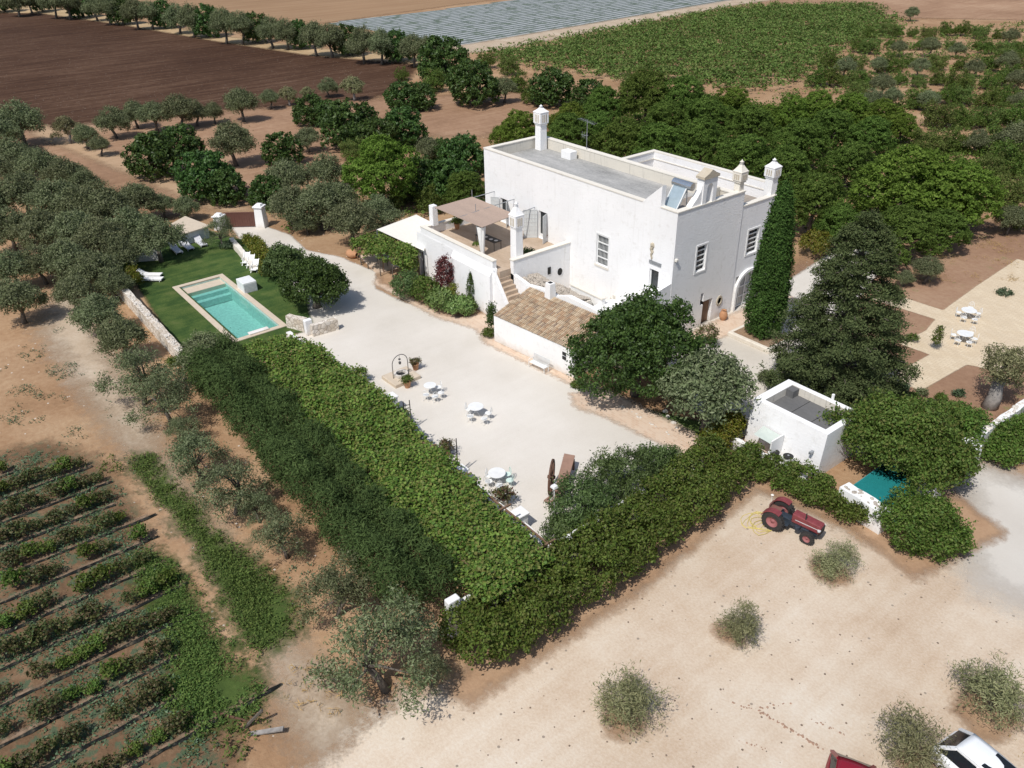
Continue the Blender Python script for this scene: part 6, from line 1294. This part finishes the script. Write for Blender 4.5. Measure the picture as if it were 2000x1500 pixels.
hedge('hedge', 'yellowing green shrubs beside the tractor bonnet at the pond wall', [(-16.9, 34.9), (-15.8, 34.7), (-14.9, 34.4)], 1.2, 1.05, 'hedge', 90, .15, .15, 24, jig=.3)
hedge('hedge', 'yellow green hedge arm between the carob lawn and the pool house', [(-23.6, 32.6), (-24.2, 34.8), (-25.0, 36.8)], 1.2, 1.7, 'yellow', 100, .15, .13, 25)
hedge('hedge', 'green hedge outside the white roadside wall at the right edge', [(-13.0, 45.2), (-12.9, 50), (-12.9, 60)], 1.5, 1.5, 'hedge', 110, .15, .13, 26)
hedge('hedge', 'row of small laurels along the beige wall behind the deckchairs', [(-75.3, 26.6), (-72, 26.1), (-68.5, 25.4), (-66.5, 24.8)], 1.0, .95, 'yellow', 70, .16, .15, 27, jig=.35)
# oleander thicket inside the courtyard corner
for k, (px, py, r, lb) in enumerate(((1140, 985, 62, 'pale green oleander bush nearest the cart'), (1215, 930, 60, 'dark oleander bush with white blossom behind the hedge middle'), (1290, 905, 46, 'oleander bush at the far end of the courtyard corner'), (1100, 1035, 34, 'small oleander bush at the courtyard corner by the lamp'))):
    x, y, R_ = at_r(px, py, r*1.12, .8); o = bigtree('oleander_bush', lb, x, y, R_, 'laurel', 420 if k < 2 else 260, 20, .17, .13, 60+k, hc=.8, nl=7, aspect=.32, along=1.2, spread=.6, trunk_r=.08, lr=.5)
    o['category'] = 'bush'; o['group'] = 'oleanders in the courtyard corner'
# vine canopy over the long pergola
def canopy(name, label, quad, z, mat, dens, size, sig, seed, drop=.35, per=20, cat='vine', group=None):
    rr = np.random.RandomState(seed); q = np.array([p[:2] for p in quad]); org = (*q.mean(0), 0)
    A = abs(sum(q[i][0]*q[(i+1) % len(q)][1]-q[(i+1) % len(q)][0]*q[i][1] for i in range(len(q)))/2); n = int(A*dens)
    pts = []
    mn, mx = q.min(0)-.4, q.max(0)+.4
    while len(pts) < n:
        p = rr.uniform(mn, mx, (n*2, 2)); s = polysd(p, [tuple(v) for v in q]); pts += [(a, b2, c2) for (a, b2), c2 in zip(p, s) if c2 > -.15-.25*rr.rand()]
    p = np.array(pts[:n]); bumpz = .24*np.sin(p[:, 0]*1.7+np.sin(p[:, 1]*1.1)*1.5)*np.sin(p[:, 1]*1.9)+.14*np.sin(p[:, 0]*.63+1)+rr.normal(0, .07, n)
    hole = (np.sin(p[:, 0]*2.3+p[:, 1]*1.1)*np.sin(p[:, 1]*2.9-p[:, 0]*.7) > .80); p = p[~hole]; bumpz = bumpz[~hole]
    edge = np.clip(.5-p[:, 2], 0, 1); zz = z+bumpz-edge*drop*rr.rand(len(p))*2.2
    C3 = np.column_stack([p[:, 0]-org[0], p[:, 1]-org[1], zz]); P = np.repeat(C3, per, 0)+rr.normal(0, 1, (len(C3)*per, 3))*np.array([sig, sig, sig*.6]); Nn = np.tile([[0, 0, 1.0]], (len(P), 1))
    o = thing(name, label, cat, org, 0, group); c_ = bpy.data.objects.new('foliage', leaf_mesh('foliage', P, Nn, size, mat, seed, .85, .55)); COL.objects.link(c_); c_.parent = o
    vb = MB(); r2 = random.Random(seed); x0, x1, y0, y1 = mn[0]-org[0], mx[0]-org[0], mn[1]-org[1], mx[1]-org[1]
    for k in range(int(6+A/14)):
        x = r2.uniform(x0+.6, x1-.6); y = r2.choice((y0+.7, y1-.7)); vb.tube([(x, y, 0), (x+r2.uniform(-.1, .1), y, z*.5), (x+.2, y*.9, z-.1), (x+r2.uniform(-1, 1), y*.2, z)], [.05, .04, .035, .02], 6)
    vb.build('vine_stem', M['trunk'], o, (0, 0, 0)); return o
canopy('grape_vine', 'bright green grape vine covering the long pergola beside the courtyard', [(-50.2, 15.6), (-49.9, 18.2), (-47.8, 19.7), (-42, 20.0), (-33.5, 19.5), (-28.5, 19.0), (-21.7, 18.6), (-21.4, 15.2), (-30, 15.2), (-42, 15.3)], 2.62, 'vine', 40, .165, .17, 31)
canopy('grape_vine', 'yellow green vine on the small pergola before the canvas awning', [G(690, 466, 2.5), G(735, 450, 2.5), G(808, 486, 2.5), G(800, 512, 2.5), G(740, 490, 2.5)], 2.5, 'vine', 34, .19, .15, 32, drop=.6)
# terrace bed plants
def clump(name, label, cat, px, py, r, h, mat, n, size, sig, seed, aspect=.5, along=.6, spread=.7, z0=0.0, group=None, part='foliage', sp_=(0, 0)):
    x, y, _ = G(px, py, z0+h*.4); lb = [(0, 0, h*.5, r*.8, h*.5), (r*.3, .1, h*.6, r*.5, h*.42), (-r*.3, -.1, h*.45, r*.5, h*.42)]
    o = thing(name, label, cat, (x, y, z0), 0, group); P, Nn = lobes_points(lb, n, 16, sig, seed, -.5, inner=.3); c_ = bpy.data.objects.new(part, leaf_mesh(part, P, Nn, size, mat, seed, aspect, spread, along)); COL.objects.link(c_); c_.parent = o; return o
clump('bed_shrub', 'dark green shrub at the left end of the terrace bed', 'shrub', 795, 562, 1.6, 2.3, 'laurel', 220, .17, .13, 41)
clump('bed_shrub', 'olive green shrub second in the terrace bed', 'shrub', 828, 570, 1.5, 2.1, 'hedge', 200, .18, .13, 42)
clump('prunus_bush', 'purple leaved shrub against the white terrace wall', 'shrub', 868, 548, .85, 3.6, 'purple', 170, .16, .12, 43, along=.9)
clump('bed_shrub', 'light green spiky shrub in the middle of the terrace bed', 'shrub', 862, 588, 1.5, 1.7, 'cactus', 190, .26, .13, 44, .35, 1.2)
clump('bed_shrub', 'yellow green shrub under the purple bush', 'shrub', 884, 582, .6, 2.1, 'yellow', 80, .13, .1, 45)
clump('bed_shrub', 'pale green spiky shrub right of the bed centre', 'shrub', 898, 600, 1.4, 1.4, 'cactus', 190, .26, .12, 46, .35, 1.2)
clump('bed_shrub', 'low green shrub between pale shrub and slim cypress', 'shrub', 912, 600, .9, 1.2, 'hedge', 110, .16, .1, 47)
x, y, _ = G(921, 600); o = thing('slim_cypress', 'slim young cypress against the white terrace wall', 'cypress', (x, y, 0)); h_ = HZ(x, y, 535); rr = np.random.RandomState(8); n = 190; zz = rr.rand(n); rad = .33*np.sin(np.pi*np.clip(zz*.8+.2, 0, 1))**.8; a = rr.uniform(0, 6.28, n)
Cn = np.column_stack([rad*np.cos(a), rad*np.sin(a), .2+zz*(h_-.2)]); P = np.repeat(Cn, 16, 0)+rr.normal(0, 1, (n*16, 3))*np.array([.05, .05, .12]); c_ = bpy.data.objects.new('crown', leaf_mesh('crown', P, np.repeat(np.column_stack([np.cos(a), np.sin(a), np.full(n, .6)]), 16, 0), .10, 'cypress', 9, .4, .6, .8)); COL.objects.link(c_); c_.parent = o; MB().tube([(0, 0, 0), (0, 0, h_*.8)], [.05, .02], 6).build('trunk', M['trunk'], o, (0, 0, 0))
def agave(label, px, py, r, seed, cat='agave', mat='agave', z=0.0):
    x, y, _ = G(px, py, z); mb = MB(); rr = random.Random(seed)
    for k in range(22):
        a = 2*math.pi*k/22*3.1; t_ = .35+.9*(k/22); L_ = r*rr.uniform(.8, 1.1); d = (math.cos(a)*math.cos(t_), math.sin(a)*math.cos(t_), math.sin(t_)); s = (-math.sin(a)*.09*r/.6, math.cos(a)*.09*r/.6, 0)
        p = lambda u, o_: (d[0]*L_*u+s[0]*o_, d[1]*L_*u+s[1]*o_, d[2]*L_*u-.15*u*u*L_*(1-t_/1.5)+.03*abs(o_))
        mb.add([p(0, -1), p(.5, -1.2), p(1, 0), p(.5, 1.2), p(0, 1), p(.5, 0)], [(0, 1, 5), (1, 2, 5), (5, 2, 3), (0, 5, 3, 4)])
    return tag(mb.build('agave', LM[mat], None, (x, y, z)), label, cat)
agave('blue grey agave at the right end of the terrace bed', 908, 618, .95, 1); agave('small grey agave beside the larger one at the bed corner', 925, 612, .6, 2)
# climber on the shed corner, tree in the yard, small shrubs
clump('climber', 'dark green climber on the left corner of the tiled shed', 'climber', 961, 628, .38, 2.5, 'carob', 90, .15, .11, 48)
clump('bed_shrub', 'round green shrub at the foot of the shed corner climber', 'shrub', 954, 652, .5, .75, 'hedge', 60, .13, .09, 49)
clump('yard_tree', 'dark green bushy tree in the yard behind the terrace stair', 'tree', 1030, 528, 1.0, 3.1, 'carob', 240, .17, .12, 50, z0=1.4)
clump('bed_shrub', 'low shrub at the right end of the tiled shed', 'shrub', 1128, 752, .45, .55, 'hedge', 50, .12, .08, 51)
clump('bed_shrub', 'reddish green shrub below the cypress beside the white paving', 'shrub', 1380, 660, .9, 1.9, 'flower', 90, .14, .12, 52); clump('yellow_bush', 'yellowish bush between the cypress and the cedar', 'shrub', 1590, 482, 1.6, 2.4, 'yellow', 160, .2, .18, 53); clump('bed_shrub', 'small grey shrub above the pool house', 'shrub', 1495, 738, .55, .9, 'olive', 70, .13, .1, 54)
clump('bed_shrub', 'yellow green bush in the lawn corner by the pair of loungers', 'shrub', 258, 546, 1.0, 1.9, 'yellow', 150, .16, .13, 55); clump('bed_shrub', 'dark bush at the far left corner of the lawn', 'shrub', 232, 520, 1.3, 2.2, 'carob', 160, .18, .15, 56)
clump('bed_shrub', 'grey green plants at the rear edge of the lawn', 'shrub', 445, 480, .9, .5, 'greyweed', 80, .15, .12, 57); clump('bed_shrub', 'small shrub below the stone wall on the dry grass', 'shrub', 340, 707, .55, .5, 'hedge', 50, .13, .1, 58); clump('bed_shrub', 'little green shrub on the terrace parapet beside the curtain', 'shrub', 931, 478, .35, .35, 'vine', 30, .1, .06, 59, z0=4.5)
clump('bed_shrub', 'green shrub on the courtyard side of the pergola below the well', 'shrub', 705, 735, .55, 1.1, 'hedge', 60, .14, .1, 61); clump('bed_shrub', 'small leafy shrub beside the pergola by the first ladder', 'shrub', 782, 812, .6, .9, 'laurel', 60, .13, .1, 62)
# potted plants
def potted(label, px, py, r, mat, seed, z=0.0, pot='terracotta', ph_=.45, pr_=.26):
    x, y, _ = G(px, py, z); o = thing('potted_plant', label, 'potted plant', (x, y, z), 0, 'potted plants around the courtyard'); MB().lathe([(pr_*.65, 0), (pr_, ph_), (pr_*1.1, ph_+.02), (pr_*1.1, ph_+.07), (pr_*.85, ph_+.07), (pr_*.8, ph_-.04)], 18, cap=False).build('pot', M[pot], o, (0, 0, 0), smooth=True)
    P, Nn = lobes_points([(0, 0, ph_+r*.6, r, r*.75)], 34, 16, r*.2, seed, -.4, inner=1, shell=(.5, 1.15)); c_ = bpy.data.objects.new('foliage', leaf_mesh('foliage', P, Nn, r*.38, mat, seed, .35, .6, 1.0)); COL.objects.link(c_); c_.parent = o
    return o
potted('potted plant behind the well on the house side', 812, 722, .36, 'flower', 71); potted('potted plant in front of the well', 796, 757, .36, 'hedge', 72); potted('potted plant with pinkish flowers near the front table', 984, 985, .55, 'flower', 73, pot='coping', ph_=.4, pr_=.3); potted('reddish potted plant against the pergola beside the second ladder', 872, 890, .45, 'flower', 74)
potted('yellow green potted plant on the terrace beside the door', 1072, 468, .42, 'yellow', 75, 3.8); potted('potted plant on top of the terracotta oil jar', 1411, 606, .2, 'hedge', 76, .0); potted('round potted plant at the far left of the terrace', 893, 447, .5, 'hedge', 77, 3.8); potted('small potted plant at the end of the pink stone path', 1135, 745, .3, 'yellow', 78)
# row of dry garden shrubs above the fig tree
for k, (px, py, r) in enumerate(((1762, 758, 11), (1780, 775, 9), (1800, 768, 11), (1815, 792, 13), (1838, 778, 10), (1855, 800, 14), (1872, 770, 9), (1880, 812, 18), (1910, 830, 16), (1820, 815, 14), (1862, 838, 15), (1750, 775, 8), (1745, 790, 9), (1912, 810, 9), (1790, 790, 8))):
    x, y, R_ = at_r(px, py, r, .5); lb_ = 'small garden shrub on the brown soil above the fig tree, %s in the bed' % ordn(k)
    clump('garden_shrub', 'small shrub in the brown bed above the fig tree, %s from the left' % ordn(sorted([1762, 1780, 1800, 1815, 1838, 1855, 1872, 1880, 1910, 1820, 1862, 1750, 1745, 1912, 1790]).index(px)), 'shrub', px, py, R_, R_*1.5, ('greyweed', 'hedge', 'olive')[k % 3], 34, .13, .09, 90+k, group='small shrubs in the brown bed')
clump('climber', 'leafy creeper climbing the dark pole on the paving', 'climber', 1829, 665, .28, 1.9, 'hedge', 60, .12, .1, 110); clump('garden_shrub', 'small brown green shrub at the left corner of the yellow paving', 'shrub', 1782, 662, .45, .6, 'hedge', 40, .12, .09, 111); clump('garden_shrub', 'low plants at the foot of the rusty pole', 'shrub', 1962, 572, .7, .4, 'greyweed', 50, .13, .1, 112)

# ------------------------------------------------------------------ ground cover and vineyard
def cover(name, label, poly, dens, per, size, h, mat, seed, sig=.12, thr=None, aspect=.5, rowfn=None, edge=1.3):
    rr = np.random.RandomState(seed); q = np.array([p[:2] for p in poly]); mn, mx = q.min(0), q.max(0); n = int((mx-mn).prod()*dens); p = rr.uniform(mn, mx, (n, 2)); s = polysd(p, [tuple(v) for v in q])
    f = np.sin(p[:, 0]*.9+np.sin(p[:, 1]*.7)*1.3)*np.sin(p[:, 1]*1.1+1.3*np.sin(p[:, 0]*.5)); keep = s > rr.uniform(-.4*edge, edge, n)
    if thr is not None: keep &= f > thr+rr.normal(0, .25, n)
    if rowfn is not None: keep &= rowfn(p)
    p = p[keep]; hh = h*(.45+.55*np.clip(f[keep]*.5+.5, 0, 1))*rr.uniform(.4, 1, len(p)); C3 = np.column_stack([p, hh])
    P = np.repeat(C3, per, 0)+rr.normal(0, 1, (len(p)*per, 3))*np.array([sig, sig, sig*.5]); P[:, 2] = np.maximum(P[:, 2], .03); Nn = np.tile([[0, 0, 1.0]], (len(P), 1))
    o = bpy.data.objects.new(name, leaf_mesh(name, P, Nn, size, mat, seed, aspect, .7)); COL.objects.link(o); o['kind'] = 'stuff'; o['label'] = label; return o
cover('weeds', 'bright green weeds between the vineyard and the worn track', pp((262, 893), (300, 893), (312, 925), (340, 965), (375, 985), (400, 1040), (470, 1080), (520, 1120), (572, 1175), (572, 1240), (545, 1262), (520, 1262), (500, 1280), (470, 1235), (440, 1180), (415, 1120), (385, 1060), (345, 1005), (300, 960), (270, 920)), 60, 14, .12, .3, 'weed', 201, thr=-.75)
cover('weeds', 'green weeds covering the ends of the vine rows', pp((270, 1085), (330, 1090), (375, 1165), (405, 1235), (465, 1300), (515, 1345), (495, 1400), (430, 1410), (380, 1440), (340, 1420), (320, 1360), (345, 1280), (310, 1200), (270, 1130)), 60, 14, .12, .28, 'weed', 202, thr=-.45)
cover('weeds', 'weed patch at the lower vineyard corner', pp((400, 1450), (470, 1410), (530, 1420), (520, 1450), (440, 1480)), 22, 9, .16, .3, 'weed', 203); cover('weeds', 'small weed patch by the first vine row ends', pp((185, 905), (220, 890), (242, 905), (232, 925), (195, 925)), 22, 9, .15, .3, 'weed', 204)
cover('weeds', 'grey green weeds scattered between the vine rows', pp((-80, 890), (120, 880), (250, 980), (290, 1080), (350, 1200), (330, 1330), (420, 1450), (420, 1600), (-300, 1700)), 20, 9, .13, .12, 'greyweed', 205, thr=-.25)
cover('weeds', 'scattered weed tufts on the worn track', pp((20, 640), (180, 690), (240, 800), (330, 940), (250, 930), (160, 850), (20, 860)), 2.2, 9, .15, .15, 'greyweed', 206, thr=.45, sig=.16); cover('dry_grass', 'dry yellow grass tufts under the olives by the stone wall', pp((230, 560), (350, 700), (380, 790), (330, 830), (260, 720), (215, 620)), 9, 8, .2, .25, 'dry', 207, thr=.1, aspect=.12)
cover('dry_grass', 'dry yellow grass beside the sprawling olive', pp((560, 1300), (640, 1290), (700, 1360), (640, 1440), (580, 1400)), 9, 9, .3, .3, 'dry', 208, thr=.0, aspect=.08); cover('weeds', 'sparse weeds under the olives along the dark hedge', pp((380, 800), (470, 860), (600, 1020), (760, 1200), (860, 1330), (760, 1400), (620, 1250), (480, 1050), (400, 950)), 3, 8, .14, .12, 'greyweed', 209, thr=.3)
# overgrown green field: rows running away to the upper right
fd = pp((955, 108), (1180, 62), (1450, 14), (1700, 12), (1760, 50), (1700, 92), (1650, 100), (1600, 150), (1480, 186), (1330, 165), (1180, 155), (1010, 128), (940, 122))
cover('green_field', 'overgrown green field of rows behind the farmhouse', fd, 2.6, 10, .55, 1.6, 'field', 210, sig=.42, edge=7, rowfn=lambda p: (np.sin((p[:, 0]*math.cos(.45)-p[:, 1]*math.sin(.45))*2*math.pi/5.0+.6*np.sin(p[:, 1]*.15)) > -.5))
cover('undergrowth', 'dull green undergrowth below the right hand orchard', pp((1480, 200), (1600, 165), (1680, 110), (1760, 60), (2100, 40), (2100, 420), (1960, 440), (1900, 330), (1780, 260), (1600, 230)), .8, 12, .45, .7, 'field', 211, sig=.4, thr=.15)
cover('undergrowth', 'low undergrowth between the trees beyond the gate', pp((480, 400), (720, 360), (930, 330), (1000, 260), (930, 410), (760, 440), (560, 460)), 2.8, 11, .28, 1.0, 'hedge', 212, sig=.25, thr=.0)
cover('undergrowth', 'dark undergrowth below the pines behind the farmhouse', pp((960, 290), (1150, 200), (1400, 190), (1700, 240), (1950, 300), (1960, 420), (1750, 470), (1600, 480), (1400, 340), (1100, 280)), 1.6, 12, .4, .9, 'pined', 213, sig=.35)
# grape vines in rows
VPRO = []
for v in range(4):
    P, Nn = lobes_points([(0, 0, .55, .34, .36), (.1, .28, .6, .28, .3), (-.05, -.28, .5, .28, .3)], 34, 15, .09, 300+v, -.7, shell=(.5, 1.15), inner=.5); cm = leaf_mesh('vine_leaves', P, Nn, .13, 'vineyard' if v else 'hedge', 300+v, .7, .8)
    tm = MB().tube([(0, 0, 0), (.03, .02, .3), (-.02, 0, .6)], [.03, .025, .015], 5); me = bpy.data.meshes.new('vine_trunk'); me.from_pydata(tm.v, [], tm.f); me.materials.append(M['trunk']); VPRO.append((cm, me))
rr = random.Random(77)
for i, rx in enumerate(ROWS):
    ye = [0.5, 4.2, 4.6, 4.4, 5.4, 5.0, 4.6, 5.0, 4.4, 3.2, 2.4, 2.6][i]; y = ye-.3; k = 0; vis = []
    while y > -9:
        q = PX((rx-.55, y, .5))
        if q[0] > -30 and q[1] < 1530: vis.append(y)
        y -= rr.uniform(.7, 1.0)
    for k, y in enumerate(vis):
        if rr.random() < .14: continue
        cm, tm = VPRO[rr.randrange(4)]; o = thing('grape_vine_plant', 'young grape vine, %s from the right end of vine row %d counted from the back' % (ordn(k), i+1), 'grape vine', (rx-.5+rr.uniform(-.12, .12), y, 0), rr.uniform(-.3, .3)+(math.pi if rr.random() < .5 else 0), 'grape vines in the vineyard rows'); s = rr.uniform(.65, 1.2); o.scale = (s, s, s*rr.uniform(.8, 1.15))
        for nm, me in (('trunk', tm), ('leaves', cm)): c_ = bpy.data.objects.new(nm, me); COL.objects.link(c_); c_.parent = o
# stones on the ground
mb = MB(); rr = random.Random(5)
for (x0, y0, x1, y1, n, r0, r1) in ((1210, 795, 1310, 850, 26, .05, .14), (1280, 780, 1330, 850, 5, .1, .25), (100, 60, 280, 95, 0, .1, .2)):
    for k in range(n): u = rr.random(); x, y, _ = G(x0+(x1-x0)*u, y0+(y1-y0)*u+rr.uniform(-3, 3)); mb.rock((x, y, .03), rr.uniform(r0, r1), rr)
o = mb.build('edging_stones', M['rubblewhite'], None, G(1260, 825)); o['kind'] = 'stuff'; o['label'] = 'loose edging stones between the gravel and the pink path'
for k, (px, py, r, lb) in enumerate(((1318, 822, .55, 'large grey boulder under the carob tree'), (1300, 828, .3, 'smaller grey boulder beside the large one'), (1255, 790, .35, 'low pale boulder on the lawn patch under the carob'))):
    x, y, _ = G(px, py); mb = MB(); mb.rock((0, 0, r*.4), r, random.Random(k+3)); tag(mb.build('boulder', M['greybark'], None, (x, y, 0), smooth=True), lb, 'boulder')

# loose stones and clods on the parking ground, lines of stones marking bays, rings of reddish soil under the young olives
def scatter(name, label, pts, r0, r1, mat, seed):
    mb = MB(); rr = random.Random(seed)
    for x, y in pts: mb.rock((x, y, .02), rr.uniform(r0, r1), rr, .5)
    o = mb.build(name, mat); o['kind'] = 'stuff'; o['label'] = label; return o
rr = random.Random(31); P_ = []
for _ in range(230):
    px, py = rr.uniform(900, 2000), rr.uniform(960, 1500)
    x, y, _z = G(px, py)
    if polysd(np.array([[x, y]]), [tuple(v[:2]) for v in pp((900, 1370), (1130, 1240), (1300, 1140), (1440, 980), (1500, 1040), (1700, 1090), (1900, 1120), (2010, 1200), (2010, 1510), (760, 1510))])[0] > 0: P_.append((x, y))
M['clod'] = plain('brown clods', (.20, .15, .11), .95, 0, .4, 3)
scatter('loose_stones', 'small stones and clods strewn over the parking ground', P_, .015, .06, M['clod'], 32)
P_ = []
for (a, b_, n) in (((1430, 1372), (1470, 1385), 12), ((1470, 1385), (1545, 1375), 10), ((1480, 1388), (1612, 1466), 70), ((1430, 1440), (1500, 1465), 10), ((1580, 1405), (1650, 1435), 14)):
    for k in range(n): u = rr.random(); x, y, _z = G(a[0]+(b_[0]-a[0])*u+rr.gauss(0, 1.2), a[1]+(b_[1]-a[1])*u+rr.gauss(0, 1.2)); P_.append((x, y))
scatter('stone_line', 'thin broken lines of brown stones marking bays on the parking ground', P_, .02, .06, plain('reddish stones', (.36, .23, .16), .95, 0, .3, 3), 33)
for k, (px, py, r, nm) in enumerate(((1622, 1118, 36, 'below the tractor'), (1425, 1240, 26, 'in the middle of the parking ground'), (1215, 1405, 38, 'at the bottom centre'), (1930, 1400, 60, 'above the white car'), (1790, 1490, 40, 'beside the white car'))):
    x, y, _z = G(px, py); R_ = r/PX((x, y, 0))[2]
    sheet('soil_ring', [(x+R_*math.cos(a)*rr.uniform(.7, 1.1), y+R_*math.sin(a)*rr.uniform(.7, 1.1)) for a in np.linspace(0, 6.0, 12)], M['bedsoil'], .044+.0005*k, .2, .8, 'ring of reddish soil under the young olive '+nm)
cover('dry_grass', 'dry grass tufts around the young olives and the car edge', pp((1900, 1360), (1960, 1330), (2010, 1400), (2010, 1500), (1960, 1450), (1880, 1400)), 10, 8, .16, .14, 'dry', 220, thr=-.2, aspect=.12)
# low scrub on the dry ground at the left
cover('weeds', 'sparse weeds on the dry ground left of the track', pp((-60, 640), (120, 640), (250, 820), (180, 880), (-60, 880)), 4, 9, .12, .12, 'greyweed', 221, thr=.55)
cover('dry_grass', 'dry vine prunings and grass on the brown soil at the right', pp((1760, 490), (1990, 430), (2010, 560), (1900, 550), (1800, 560)), 5, 8, .25, .15, 'dry', 222, thr=.2, aspect=.1, sig=.2)
